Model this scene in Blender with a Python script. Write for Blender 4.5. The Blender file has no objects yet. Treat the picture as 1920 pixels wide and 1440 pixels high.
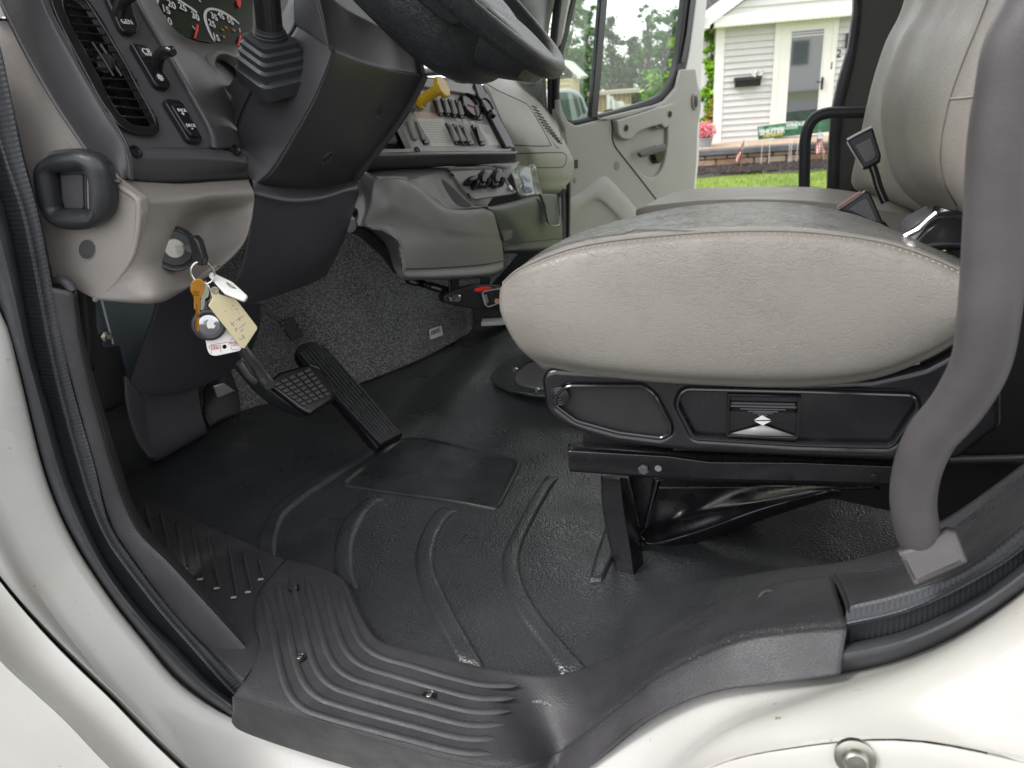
import bpy, bmesh, math, random
from mathutils import Vector, Matrix, noise
random.seed(7)
D = bpy.data
S = bpy.context.scene
COL = S.collection
rad = math.radians
V = Vector

# ------------------------------------------------------------------ camera
PITCH, ROLL, YAW, FPX, CAMZ = 22.5, 4.5, 20.0, 1331.0, 0.68
_p, _r, _y = rad(PITCH), rad(ROLL), rad(YAW)
CFW = V((-math.sin(_y)*math.cos(_p), math.cos(_y)*math.cos(_p), -math.sin(_p)))
_rt = V((math.cos(_y), math.sin(_y), 0)); _up = _rt.cross(CFW)
CR = math.cos(_r)*_rt - math.sin(_r)*_up
CU = math.sin(_r)*_rt + math.cos(_r)*_up
CC = V((0, 0, CAMZ))

def ray(u, v): return CR*((u-960)/FPX) - CU*((v-720)/FPX) + CFW

class Pl:
    """a real plane in the cab: origin, normal turned to the door side, e1 sideways, e2 up"""
    def __init__(s, o, n, up=None):
        s.o = V(o); s.n = V(n).normalized()
        if s.n.dot(CC-s.o) < 0: s.n = -s.n
        u = V(up) if up else V((0, 0, 1))
        if abs(s.n.dot(u.normalized())) > .95: u = V((-1, 0, 0))
        s.e2 = (u - s.n*u.dot(s.n)).normalized()
        s.e1 = s.e2.cross(s.n).normalized()
    def w(s, u, v, d=0):
        r = ray(u, v); o = s.o + s.n*d
        return CC + r*((o-CC).dot(s.n)/r.dot(s.n))
    def l(s, p): q = p-s.o; return (q.dot(s.e1), q.dot(s.e2))
    def at(s, a, b, d=0): return s.o + s.e1*a + s.e2*b + s.n*d
    def off(s, d): return Pl(s.o+s.n*d, s.n, s.e2)
    def mat(s): return Matrix(((s.e1.x, s.e2.x, s.n.x, s.o.x), (s.e1.y, s.e2.y, s.n.y, s.o.y), (s.e1.z, s.e2.z, s.n.z, s.o.z), (0, 0, 0, 1)))

AX = {'x': 0, 'y': 1, 'z': 2}
def P(u, v, ax, val):
    if ax == 'p': return val.w(u, v)
    r = ray(u, v); i = AX[ax]
    return CC + r*((val-CC[i])/r[i])
def T(pts, ax=None, val=None):
    out = []
    for q in pts:
        if isinstance(q, Vector): out.append(q.copy())
        elif len(q) == 4: out.append(P(*q))
        else: out.append(P(q[0], q[1], ax, val))
    return out
def YP(y): return Pl((0, y, 0), (0, -1, 0))
def XP(x): return Pl((x, 0, 0), (1, 0, 0))
def ZP(z): return Pl((0, 0, z), (0, 0, 1))

# ------------------------------------------------------------------ curves
def cr(p0, p1, p2, p3, t):
    return .5*((2*p1)+(p2-p0)*t+(2*p0-5*p1+4*p2-p3)*t*t+(3*p1-p0-3*p2+p3)*t*t*t)
def smooth(pts, n, closed=False, curved=True):
    m = len(pts); den = []
    if curved and m > 2:
        segs = m if closed else m-1
        for i in range(segs):
            if closed: a, b, c, d = pts[(i-1) % m], pts[i], pts[(i+1) % m], pts[(i+2) % m]
            else: a, b, c, d = pts[max(i-1, 0)], pts[i], pts[i+1], pts[min(i+2, m-1)]
            for k in range(10): den.append(cr(a, b, c, d, k/10))
        den.append(pts[0] if closed else pts[-1])
    else:
        den = list(pts)+([pts[0]] if closed else [])
    L = [0]
    for a, b in zip(den, den[1:]): L.append(L[-1]+(b-a).length)
    out = []; j = 0; cnt = n if closed else n-1
    for i in range(n):
        t = L[-1]*i/cnt
        while j < len(L)-2 and L[j+1] < t: j += 1
        d = L[j+1]-L[j]; f = 0 if d < 1e-12 else min(1, (t-L[j])/d)
        out.append(den[j].lerp(den[j+1], f))
    return out
def sidx(pts, n):
    """resample by point number, so that matching points of neighbouring rows stay paired"""
    m = len(pts); out = []
    for i in range(n):
        t = (m-1)*i/(n-1); k = min(int(t), m-2)
        out.append(cr(pts[max(k-1, 0)], pts[k], pts[k+1], pts[min(k+2, m-1)], t-k))
    return out
def rp(pts, r, seg=5):
    """round the corners of a closed 2D polygon"""
    P2 = [V((p[0], p[1])) for p in pts]; m = len(P2); out = []
    for i in range(m):
        a, b, c = P2[i-1], P2[i], P2[(i+1) % m]
        rr = pts[i][2] if len(pts[i]) > 2 else r
        d1, d2 = (a-b), (c-b); r1 = min(rr, d1.length*.49); r2 = min(rr, d2.length*.49)
        if rr <= 0: out.append((b.x, b.y)); continue
        s, e = b+d1.normalized()*r1, b+d2.normalized()*r2
        for k in range(seg+1):
            t = k/seg; q = s*(1-t)**2+b*2*t*(1-t)+e*t*t; out.append((q.x, q.y))
    return out
def cs(pts, n=60, closed=True):
    return [(q.x, q.y) for q in smooth([V((p[0], p[1], 0)) for p in pts], n, closed)]
def ell(cx, cy, a, b, rot=0, n=28):
    c, s = math.cos(rad(rot)), math.sin(rad(rot))
    return [(cx+a*math.cos(t)*c-b*math.sin(t)*s, cy+a*math.cos(t)*s+b*math.sin(t)*c) for t in [2*math.pi*k/n for k in range(n)]]

# ------------------------------------------------------------------ objects
def base(o):
    while o is not None:
        if 'rl' in RL.get(o.name, {}): return RL[o.name]['rl']
        o = o.parent
    return V((0, 0, 0))
RL = {}
def thing(name, label, cat, loc, group=None, kind=None):
    o = D.objects.new(name, None); COL.objects.link(o); o.empty_display_size = .05
    o.location = loc; RL[o.name] = {'rl': V(loc)}
    return tag(o, label, cat, group, kind)
def tag(o, label=None, cat=None, group=None, kind=None):
    if label: o['label'] = label
    if cat: o['category'] = cat
    if group: o['group'] = group
    if kind: o['kind'] = kind
    return o
def mk(name, verts, faces, mat, parent=None, loc=None, sm=True, bevel=0, seg=2, solid=0, sub=0, ang=40, wn=False):
    b = base(parent) if parent else V(loc or (0, 0, 0))
    me = D.meshes.new(name); me.from_pydata([tuple(V(v)-b) for v in verts], [], faces); me.update()
    o = D.objects.new(name, me); COL.objects.link(o)
    if parent: o.parent = parent
    else: o.location = b; RL[o.name] = {'rl': b}
    if mat: me.materials.append(mat)
    if sm: me.shade_smooth(); me.set_sharp_from_angle(angle=rad(ang))
    if solid:
        m = o.modifiers.new('s', 'SOLIDIFY'); m.thickness = solid; m.offset = -1
    if bevel:
        m = o.modifiers.new('b', 'BEVEL'); m.width = bevel; m.segments = seg; m.limit_method = 'ANGLE'; m.angle_limit = rad(35)
    if sub:
        m = o.modifiers.new('u', 'SUBSURF'); m.levels = sub; m.render_levels = sub
    if wn:
        m = o.modifiers.new('w', 'WEIGHTED_NORMAL'); m.keep_sharp = True
    return o
def lg(rows, nu=48, nv=4, curved=True, closedv=False, cu=True, idx=False):
    """grid through traced rows"""
    R = [sidx(r, nu) if idx else smooth(r, nu, curved=cu) for r in rows]; cols = []
    for j in range(nu):
        c = [r[j] for r in R]
        cols.append(smooth_par(c, nv, curved, closedv))
    nr = len(cols[0]); vs = []; fs = []
    for i in range(nr):
        for j in range(nu): vs.append(cols[j][i])
    rng = nr if closedv else nr-1
    for i in range(rng):
        for j in range(nu-1):
            a = i*nu+j; b = ((i+1) % nr)*nu+j
            fs.append((a, a+1, b+1, b))
    return vs, fs, nr
def smooth_par(c, nv, curved, closed):
    m = len(c); out = []
    for i in range(m if closed else m-1):
        if closed: a, b, d, e = c[(i-1) % m], c[i], c[(i+1) % m], c[(i+2) % m]
        else: a, b, d, e = c[max(i-1, 0)], c[i], c[i+1], c[min(i+2, m-1)]
        for k in range(nv):
            t = k/nv; out.append(cr(a, b, d, e, t) if curved else b.lerp(d, t))
    if not closed: out.append(c[-1].copy())
    return out
def run_uv(o, nu, k):
    """length along the strip as a UV, so the ribs follow it"""
    me = o.data; uv = me.uv_layers.new(name='run'); acc = [0]
    for j in range(1, nu): acc.append(acc[-1]+(me.vertices[j].co-me.vertices[j-1].co).length)
    for lp in me.loops:
        i = lp.vertex_index; uv.data[lp.index].uv = (acc[i % nu]*k, (i//nu)*.01)
def orient(vs, fs, ref=None):
    ref = ref or CC; s = 0
    for f in fs:
        a, b, c = vs[f[0]], vs[f[1]], vs[f[2]]
        n = (b-a).cross(c-a); s += n.dot(ref-a)
    return [tuple(reversed(f)) for f in fs] if s < 0 else fs
def loft(name, rows, mat, parent=None, nu=48, nv=4, solid=.006, curved=True, loc=None, cu=True, idx=False, **k):
    vs, fs, nr = lg(rows, nu, nv, curved, cu=cu, idx=idx)
    return mk(name, vs, orient(vs, fs), mat, parent, loc, solid=solid, **k)
def body(name, rows, mat, parent=None, nu=40, nv=4, loc=None, **k):
    """closed cross-section body: rows run lengthwise, joined all the way round, ends capped"""
    vs, fs, nr = lg(rows, nu, nv, True, True)
    e0 = sum((vs[i*nu] for i in range(nr)), V((0, 0, 0)))/nr
    e1 = sum((vs[i*nu+nu-1] for i in range(nr)), V((0, 0, 0)))/nr
    vs += [e0, e1]; c0, c1 = len(vs)-2, len(vs)-1
    for i in range(nr):
        j = (i+1) % nr
        fs.append((i*nu, j*nu, c0)); fs.append((j*nu+nu-1, i*nu+nu-1, c1))
    bm = bmesh.new(); bv = [bm.verts.new(v) for v in vs]
    for f in fs: bm.faces.new([bv[i] for i in f])
    bmesh.ops.recalc_face_normals(bm, faces=bm.faces)
    me = D.meshes.new(name); bm.to_mesh(me); bm.free()
    return wrap(name, me, mat, parent, loc, **k)
def wrap(name, me, mat, parent=None, loc=None, ang=40, sub=0, wn=False, bevel=0, sm=True):
    b = base(parent) if parent else V(loc or (0, 0, 0))
    me.transform(Matrix.Translation(-b))
    o = D.objects.new(name, me); COL.objects.link(o)
    if parent: o.parent = parent
    else: o.location = b; RL[o.name] = {'rl': b}
    me.materials.clear(); me.materials.append(mat)
    for p in me.polygons: p.material_index = 0
    if sm: me.shade_smooth(); me.set_sharp_from_angle(angle=rad(ang))
    if bevel:
        m = o.modifiers.new('b', 'BEVEL'); m.width = bevel; m.segments = 3; m.limit_method = 'ANGLE'; m.angle_limit = rad(35)
    if sub:
        m = o.modifiers.new('u', 'SUBSURF'); m.levels = sub; m.render_levels = sub
    if wn:
        m = o.modifiers.new('w', 'WEIGHTED_NORMAL'); m.keep_sharp = True
    return o
def tube_vf(pts, r, n=12, res=None, closed=False, curved=True, cap=True, sx=1.0, ref=None):
    if res: pts = smooth(pts, res, closed, curved)
    m = len(pts); vs = []; fs = []
    rr = r if callable(r) else (lambda t: r)
    up = ref or V((0.13, 0.21, .97))
    for i, p in enumerate(pts):
        if closed: t = pts[(i+1) % m]-pts[i-1]
        else: t = pts[min(i+1, m-1)]-pts[max(i-1, 0)]
        t = t.normalized() if t.length > 1e-9 else V((0, 0, 1))
        a = up - t*up.dot(t)
        if a.length < 1e-4: a = t.orthogonal()
        a.normalize(); up = a if ref is None else up; b = t.cross(a)
        q = rr(i/max(1, m-1))
        for k in range(n):
            th = 2*math.pi*k/n
            vs.append(p+a*(math.cos(th)*q)+b*(math.sin(th)*q*sx))
    for i in range(m if closed else m-1):
        for k in range(n):
            a0 = i*n+k; a1 = i*n+(k+1) % n; b0 = ((i+1) % m)*n+k; b1 = ((i+1) % m)*n+(k+1) % n
            fs.append((a0, a1, b1, b0))
    if cap and not closed:
        fs.append(tuple(reversed(range(n)))); fs.append(tuple(range((m-1)*n, m*n)))
    return vs, fs
def tube(name, pts, r, mat, parent=None, n=12, res=None, loc=None, **k):
    kk = {x: k.pop(x) for x in ('closed', 'curved', 'cap', 'sx', 'ref') if x in k}
    vs, fs = tube_vf(pts, r, n, res, **kk)
    return mk(name, vs, fs, mat, parent, loc, **k)
class MB:
    def __init__(s): s.v = []; s.f = []
    def add(s, vs, fs):
        o = len(s.v); s.v += list(vs); s.f += [tuple(i+o for i in f) for f in fs]; return s
    def tube(s, pts, r, n=8, **k): return s.add(*tube_vf(pts, r, n, **k))
    def box(s, c, h, ax=None):
        ax = ax or (V((1, 0, 0)), V((0, 1, 0)), V((0, 0, 1))); c = V(c)
        vs = [c+ax[0]*(h[0]*a)+ax[1]*(h[1]*b)+ax[2]*(h[2]*d) for a in (-1, 1) for b in (-1, 1) for d in (-1, 1)]
        return s.add(vs, [(0, 1, 3, 2), (4, 6, 7, 5), (0, 4, 5, 1), (2, 3, 7, 6), (0, 2, 6, 4), (1, 5, 7, 3)])
    def lathe(s, c, axis, prof, n=24, e=None):
        ax = V(axis).normalized(); a = (e or ax.orthogonal()).normalized(); b = ax.cross(a); vs = []; fs = []
        for (r, h) in prof:
            for k in range(n):
                t = 2*math.pi*k/n; vs.append(V(c)+ax*h+(a*math.cos(t)+b*math.sin(t))*r)
        for i in range(len(prof)-1):
            for k in range(n):
                fs.append((i*n+k, i*n+(k+1) % n, (i+1)*n+(k+1) % n, (i+1)*n+k))
        if prof[0][0] > 1e-6: fs.append(tuple(reversed(range(n))))
        if prof[-1][0] > 1e-6: fs.append(tuple(range((len(prof)-1)*n, len(prof)*n)))
        return s.add(vs, fs)
    def quad(s, a, b, c, d): return s.add([a, b, c, d], [(0, 1, 2, 3)])
    def build(s, name, mat, parent=None, loc=None, **k): return mk(name, s.v, s.f, mat, parent, loc, **k)
def curve_mesh(loops, thick, bevel, res=2):
    cu = D.curves.new('c', 'CURVE'); cu.dimensions = '2D'; cu.fill_mode = 'BOTH'
    h = thick/2; bv = min(bevel, h*.95)
    cu.extrude = h-bv; cu.bevel_depth = bv; cu.bevel_resolution = res; cu.offset = -bv
    for lp in loops:
        sp = cu.splines.new('POLY'); sp.points.add(len(lp)-1); sp.use_cyclic_u = True
        for i, q in enumerate(lp): sp.points[i].co = (q[0], q[1], 0, 1)
    o = D.objects.new('tmp', cu); COL.objects.link(o)
    bpy.context.view_layer.update()
    dg = bpy.context.evaluated_depsgraph_get()
    me = D.meshes.new_from_object(o.evaluated_get(dg))
    D.objects.remove(o); D.curves.remove(cu)
    me.transform(Matrix.Translation((0, 0, -h)))
    bm = bmesh.new(); bm.from_mesh(me); bmesh.ops.remove_doubles(bm, verts=bm.verts, dist=1e-6)
    bmesh.ops.recalc_face_normals(bm, faces=bm.faces); bm.to_mesh(me); bm.free()
    return me
def slab(name, outline, pl, thick, mat, parent=None, bevel=.002, holes=(), loc=None, d=0, local=False, res=2, ang=30):
    """a plate with thickness whose front face lies on plane pl (+d)"""
    if local: loops = [outline]+list(holes)
    else: loops = [[pl.l(pl.w(q[0], q[1], d)) for q in lp] for lp in [outline]+list(holes)]
    me = curve_mesh(loops, thick, bevel, res)
    me.transform(Matrix.Translation(pl.n*d) @ pl.mat())
    me.name = name
    return wrap(name, me, mat, parent, loc, ang=ang, wn=True)
def text(name, s, pl, at, size, mat, parent=None, loc=None, d=.0006, rot=0, sx=1.0, ext=.0003, local=False, bold=0, align='CENTER', shear=0):
    cu = D.curves.new('t', 'FONT'); cu.body = s; cu.size = size; cu.extrude = ext; cu.align_x = align; cu.align_y = 'CENTER'
    cu.offset = bold; cu.shear = shear; cu.resolution_u = 3
    o = D.objects.new('tmp', cu); COL.objects.link(o); bpy.context.view_layer.update()
    dg = bpy.context.evaluated_depsgraph_get(); me = D.meshes.new_from_object(o.evaluated_get(dg))
    D.objects.remove(o); D.curves.remove(cu)
    a, b = at if local else pl.l(pl.w(at[0], at[1], d))
    me.transform(pl.mat() @ Matrix.Translation((a, b, d)) @ Matrix.Rotation(rad(rot), 4, 'Z') @ Matrix.Diagonal((sx, 1, 1, 1)))
    return wrap(name, me, mat, parent, loc, sm=False)
def surf(oname, u, v, lift=0.0, fb=None):
    """point and normal where the sight line meets a built surface (fittings are seated on it)"""
    ob = D.objects[oname]; off = base(ob); d = ray(u, v).normalized()
    hit, lo, no, _ = ob.ray_cast(CC-off, d)
    if not hit: return fb, V((0, -1, 0))
    if no.dot(d) > 0: no = -no
    return lo+off+no*lift, no
def boxo(name, c, h, mat, parent=None, loc=None, ax=None, bevel=.002, **k):
    return MB().box(c, h, ax).build(name, mat, parent, loc, bevel=bevel, ang=30, wn=True, **k)
def copy_tree(o, parent=None):
    c = o.copy(); COL.objects.link(c)
    if parent: c.parent = parent
    RL[c.name] = dict(RL.get(o.name, {}))
    for ch in [x for x in D.objects if x.parent == o]: copy_tree(ch, c)
    return c

# ------------------------------------------------------------------ materials
def mat(name, col, rough=.5, metal=0, bump=None, var=0, spec=.5, coat=0, rvar=0, em=None, emc=None, col2=None, vscale=8, sheen=0, speck=None):
    m = D.materials.new(name); m.use_nodes = True; nt = m.node_tree; N = nt.nodes; L = nt.links
    b = N['Principled BSDF']; b.inputs['Base Color'].default_value = (*col, 1); b.inputs['Roughness'].default_value = rough
    b.inputs['Metallic'].default_value = metal; b.inputs['Specular IOR Level'].default_value = spec
    b.inputs['Coat Weight'].default_value = coat; b.inputs['Coat Roughness'].default_value = .08
    if sheen: b.inputs['Sheen Weight'].default_value = sheen
    if em: b.inputs['Emission Color'].default_value = (*emc, 1); b.inputs['Emission Strength'].default_value = em
    g = N.new('ShaderNodeNewGeometry'); pos = g.outputs['Position']
    def noise(sc, det=3, ro=.55, dis=0, vec=None):
        n = N.new('ShaderNodeTexNoise'); n.inputs['Scale'].default_value = sc; n.inputs['Detail'].default_value = det
        n.inputs['Roughness'].default_value = ro; n.inputs['Distortion'].default_value = dis; L.new(vec or pos, n.inputs['Vector']); return n.outputs['Fac']
    def ramp(f, a, bb, lo=.35, hi=.65):
        r = N.new('ShaderNodeMapRange'); r.inputs[1].default_value = lo; r.inputs[2].default_value = hi
        r.inputs[3].default_value = a; r.inputs[4].default_value = bb; L.new(f, r.inputs[0]); return r.outputs[0]
    cc = None
    if var or col2:
        mx = N.new('ShaderNodeMix'); mx.data_type = 'RGBA'
        c1 = col; c2 = col2 or tuple(c*(1-var) for c in col)
        mx.inputs[6].default_value = (*c1, 1); mx.inputs[7].default_value = (*c2, 1)
        L.new(ramp(noise(vscale, 6, .65), 0, 1), mx.inputs[0]); L.new(mx.outputs[2], b.inputs['Base Color']); cc = mx.outputs[2]
    if speck:   # (colour, scale, threshold)
        mx = N.new('ShaderNodeMix'); mx.data_type = 'RGBA'
        if cc: L.new(cc, mx.inputs[6])
        else: mx.inputs[6].default_value = (*col, 1)
        mx.inputs[7].default_value = (*speck[0], 1)
        L.new(ramp(noise(speck[1], 2, .6), 0, 1, speck[2], speck[2]+.06), mx.inputs[0]); L.new(mx.outputs[2], b.inputs['Base Color'])
    if rvar:
        L.new(ramp(noise(vscale*1.7, 5, .6), max(.05, rough-rvar), rough+rvar), b.inputs['Roughness'])
    if bump:
        h = None; dist = bump[2]
        if bump[0] == 'grain': h = noise(bump[1], 2, .6)
        elif bump[0] in ('leather', 'wrinkle'):
            mp = N.new('ShaderNodeMapping'); L.new(pos, mp.inputs['Vector'])
            mp.inputs['Scale'].default_value = (1, 1, 1.5) if bump[0] == 'leather' else (.85, 1.0, 1.7)
            ds = N.new('ShaderNodeTexNoise'); ds.inputs['Scale'].default_value = bump[1]*.22; ds.inputs['Detail'].default_value = 3
            L.new(mp.outputs[0], ds.inputs['Vector'])
            ad = N.new('ShaderNodeVectorMath'); ad.operation = 'MULTIPLY_ADD'; ad.inputs[1].default_value = (9/bump[1],)*3
            L.new(ds.outputs['Color'], ad.inputs[0]); L.new(mp.outputs[0], ad.inputs[2])
            vo = N.new('ShaderNodeTexVoronoi'); vo.feature = 'DISTANCE_TO_EDGE'; vo.inputs['Scale'].default_value = bump[1]
            L.new(ad.outputs[0], vo.inputs['Vector'])
            v1 = ramp(vo.outputs['Distance'], 0, 1, 0, .11)
            if bump[0] == 'wrinkle':
                def crease(sc, dis, k):
                    nn = N.new('ShaderNodeTexNoise'); nn.inputs['Scale'].default_value = sc; nn.inputs['Detail'].default_value = 2.5; nn.inputs['Roughness'].default_value = .55; nn.inputs['Distortion'].default_value = dis
                    L.new(mp.outputs[0], nn.inputs['Vector'])
                    a1 = N.new('ShaderNodeMath'); a1.operation = 'SUBTRACT'; a1.inputs[1].default_value = .5; L.new(nn.outputs['Fac'], a1.inputs[0])
                    a2 = N.new('ShaderNodeMath'); a2.operation = 'ABSOLUTE'; L.new(a1.outputs[0], a2.inputs[0])
                    return ramp(a2.outputs[0], 0, k, 0, .028)
                q = N.new('ShaderNodeMath'); q.operation = 'ADD'; L.new(crease(bump[1]*.24, 1.2, .8), q.inputs[0]); L.new(crease(bump[1]*.62, 1.4, .4), q.inputs[1])
                pm = N.new('ShaderNodeMath'); pm.operation = 'MULTIPLY'; L.new(q.outputs[0], pm.inputs[0]); L.new(ramp(noise(8, 3, .6), .45, 1.0, .38, .62), pm.inputs[1])
                q2 = N.new('ShaderNodeMath'); q2.operation = 'MULTIPLY_ADD'; q2.inputs[1].default_value = .35
                L.new(noise(bump[1]*4, 2), q2.inputs[0]); L.new(pm.outputs[0], q2.inputs[2]); h = q2.outputs[0]
            elif 0:
                # creases fade in and out over the hide
                pm = ramp(noise(9, 3, .6), .15, 1.0, .38, .62)
                q = N.new('ShaderNodeMath'); q.operation = 'MULTIPLY_ADD'; L.new(v1, q.inputs[0]); L.new(pm, q.inputs[1])
                f2 = noise(bump[1]*4, 2); q2 = N.new('ShaderNodeMath'); q2.operation = 'MULTIPLY'; q2.inputs[1].default_value = .25
                L.new(f2, q2.inputs[0]); L.new(q2.outputs[0], q.inputs[2]); h = q.outputs[0]
            else: h = v1
        elif bump[0] == 'pebble':
            vo = N.new('ShaderNodeTexVoronoi'); vo.feature = 'SMOOTH_F1'; vo.inputs['Scale'].default_value = bump[1]; L.new(pos, vo.inputs['Vector'])
            vo.inputs['Smoothness'].default_value = .3
            q = N.new('ShaderNodeMath'); q.operation = 'MULTIPLY_ADD'; q.inputs[1].default_value = -1.0
            L.new(vo.outputs['Distance'], q.inputs[0]); L.new(ramp(noise(22, 3, .5), 0, 1.0, .1, .9), q.inputs[2]); h = q.outputs[0]
        elif bump[0] == 'ribs':
            w = N.new('ShaderNodeTexWave'); w.wave_type = 'BANDS'; w.bands_direction = 'X'; w.inputs['Scale'].default_value = bump[1]
            uv_ = N.new('ShaderNodeUVMap'); uv_.uv_map = 'run'; L.new(uv_.outputs[0], w.inputs['Vector'])
            w.inputs['Distortion'].default_value = .5; w.inputs['Detail'].default_value = 2
            h = w.outputs['Fac']
        bp = N.new('ShaderNodeBump'); bp.inputs['Distance'].default_value = dist; bp.inputs['Strength'].default_value = bump[3] if len(bump) > 3 else 1
        L.new(h, bp.inputs['Height']); L.new(bp.outputs[0], b.inputs['Normal'])
    return m
def glassmat(name, tint=(1, 1, 1), refl=.08, haze=0):
    m = D.materials.new(name); m.use_nodes = True; N = m.node_tree.nodes; L = m.node_tree.links; N.clear()
    o = N.new('ShaderNodeOutputMaterial'); t = N.new('ShaderNodeBsdfTransparent'); t.inputs[0].default_value = (*tint, 1)
    g = N.new('ShaderNodeBsdfGlossy'); g.inputs['Roughness'].default_value = .02
    lf = N.new('ShaderNodeLayerWeight'); lf.inputs[0].default_value = .5; pw = N.new('ShaderNodeMath'); pw.operation = 'POWER'; pw.inputs[1].default_value = 4; L.new(lf.outputs['Facing'], pw.inputs[0])
    lw = N.new('ShaderNodeMath'); lw.operation = 'MULTIPLY_ADD'; lw.inputs[1].default_value = .6; lw.inputs[2].default_value = refl*.4; L.new(pw.outputs[0], lw.inputs[0])
    mx = N.new('ShaderNodeMixShader'); L.new(lw.outputs[0], mx.inputs[0]); L.new(t.outputs[0], mx.inputs[1]); L.new(g.outputs[0], mx.inputs[2])
    last = mx
    if haze:
        df = N.new('ShaderNodeBsdfDiffuse'); df.inputs[0].default_value = (.8, .85, .82, 1)
        ns = N.new('ShaderNodeTexNoise'); ns.inputs['Scale'].default_value = 30; ns.inputs['Detail'].default_value = 5
        rr = N.new('ShaderNodeMapRange'); rr.inputs[1].default_value = .3; rr.inputs[2].default_value = .8; rr.inputs[3].default_value = haze*.6; rr.inputs[4].default_value = haze*1.5
        L.new(ns.outputs['Fac'], rr.inputs[0])
        m2 = N.new('ShaderNodeMixShader'); L.new(rr.outputs[0], m2.inputs[0]); L.new(mx.outputs[0], m2.inputs[1]); L.new(df.outputs[0], m2.inputs[2]); last = m2
    L.new(last.outputs[0], o.inputs[0]); return m

M = {}
M['tan'] = mat('tan_plastic', (.325, .298, .277), .5, bump=('leather', 420, .0003, .8), var=.08, rvar=.06)
M['tanfold'] = mat('tan_leatherette', (.325, .298, .277), .5, bump=('wrinkle', 260, .0004, .5), var=.1, rvar=.06)
M['tan_door'] = mat('tan_door_plastic', (.385, .368, .342), .48, bump=('grain', 900, .0003, .5), var=.06)
M['column'] = mat('column_plastic', (.058, .055, .06), .36, bump=('grain', 1100, .0003, .6), var=.1, rvar=.05)
M['dgrey'] = mat('dark_grey_plastic', (.09, .086, .092), .35, bump=('grain', 1100, .0003, .6), var=.12, rvar=.05)
M['sill'] = mat('sill_plastic', (.054, .052, .056), .43, bump=('grain', 620, .0009, .8), var=.25, rvar=.1, vscale=14)
M['navy'] = mat('charcoal_plastic', (.085, .085, .098), .42, bump=('grain', 700, .0004, .5), var=.15)
M['grey'] = mat('mid_grey_plastic', (.23, .225, .22), .38, bump=('leather', 380, .0003, .6), var=.08)
M['panelgrey'] = mat('console_grey_plastic', (.42, .41, .405), .36, bump=('grain', 900, .0003, .5))
M['black'] = mat('black_gloss_plastic', (.012, .012, .014), .22)
M['blackm'] = mat('black_matt_plastic', (.02, .02, .022), .5, bump=('grain', 800, .0003, .5))
M['paintblk'] = mat('black_painted_steel', (.012, .012, .015), .24, bump=('grain', 160, .0003, .3), var=.3, rvar=.08, vscale=20, spec=.7)
M['rubber'] = mat('black_rubber', (.028, .03, .034), .42, bump=('grain', 300, .0006, .5), var=.3, rvar=.12, vscale=12)
M['seal'] = mat('seal_rubber', (.052, .055, .062), .4, bump=('grain', 260, .0008, .4), var=.35, rvar=.12, vscale=10)
M['sealrib'] = mat('seal_ribbed_rubber', (.085, .089, .098), .5, bump=('ribs', 60, .0008, .55), var=.3, rvar=.1, vscale=10)
M['mat'] = mat('floor_mat_rubber', (.030, .032, .0345), .34, bump=('pebble', 290, .0009, .85), col2=(.045, .047, .049), rvar=.09, vscale=5, spec=.8)
M['carpet'] = mat('grey_carpet', (.19, .19, .205), .95, var=.4, vscale=7, bump=('grain', 500, .004, 1), speck=((.42, .42, .42), 260, .5), spec=.1)
M['seat'] = mat('grey_vinyl', (.27, .252, .228), .4, bump=('wrinkle', 260, .0006, .65), var=.08, rvar=.07)
M['seattop'] = mat('grey_vinyl_top', (.21, .203, .193), .24, bump=('wrinkle', 190, .0030, 1), var=.02, rvar=.08)
M['seatback'] = mat('grey_vinyl_back', (.34, .31, .275), .42, bump=('wrinkle', 150, .0007, .5), var=.06, rvar=.06)
M['thread'] = mat('thread', (.33, .29, .25), .8)
M['seam'] = mat('seam_shadow_gap', (.015, .015, .015), .8)
M['white'] = mat('white_truck_paint', (.57, .565, .545), .3, coat=.4, col2=(.50, .49, .45), rvar=.08, vscale=2.2, bump=('grain', 30, .0006, .25), speck=((.30, .24, .16), 90, .72))
M['whitep'] = mat('white_paint', (.75, .75, .72), .4)
M['metal'] = mat('bare_metal', (.5, .5, .5), .3, 1)
M['screw'] = mat('screw_metal', (.42, .41, .36), .35, 1)
M['darkmetal'] = mat('zinc_sheet', (.22, .26, .31), .45, .7, var=.2)
M['chrome'] = mat('chrome', (.75, .75, .75), .12, 1)
M['wheel'] = mat('wheel_leather', (.024, .027, .030), .33, bump=('leather', 300, .0012, .8), var=.2)
M['tubepl'] = mat('handle_coating', (.098, .090, .093), .45, bump=('grain', 800, .0005, .5), var=.25, rvar=.08, vscale=14)
M['tubeblk'] = mat('black_handle_coating', (.026, .028, .034), .45, bump=('grain', 700, .0004, .5))
M['lens'] = mat('gauge_face', (.012, .014, .013), .25)
M['pedal'] = mat('pedal_rubber', (.07, .072, .074), .34, var=.3, rvar=.1, vscale=30)
M['armsteel'] = mat('pedal_arm_steel', (.48, .48, .47), .4, .85, var=.25, vscale=30)
M['ink'] = mat('white_ink', (.75, .75, .75), .5)
M['orange'] = mat('orange_ink', (.6, .26, .03), .5)
M['redink'] = mat('red_needle', (.85, .04, .03), .4)
M['yellow'] = mat('yellow_knob', (.8, .5, .02), .35)
M['paper'] = mat('paper', (.86, .85, .83), .6)
M['pinkpaper'] = mat('pink_paper', (.86, .60, .55), .6)
M['inkgrey'] = mat('grey_print', (.3, .3, .32), .7)
M['glass'] = glassmat('door_glass', (.93, .97, .94), haze=.035)
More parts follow.
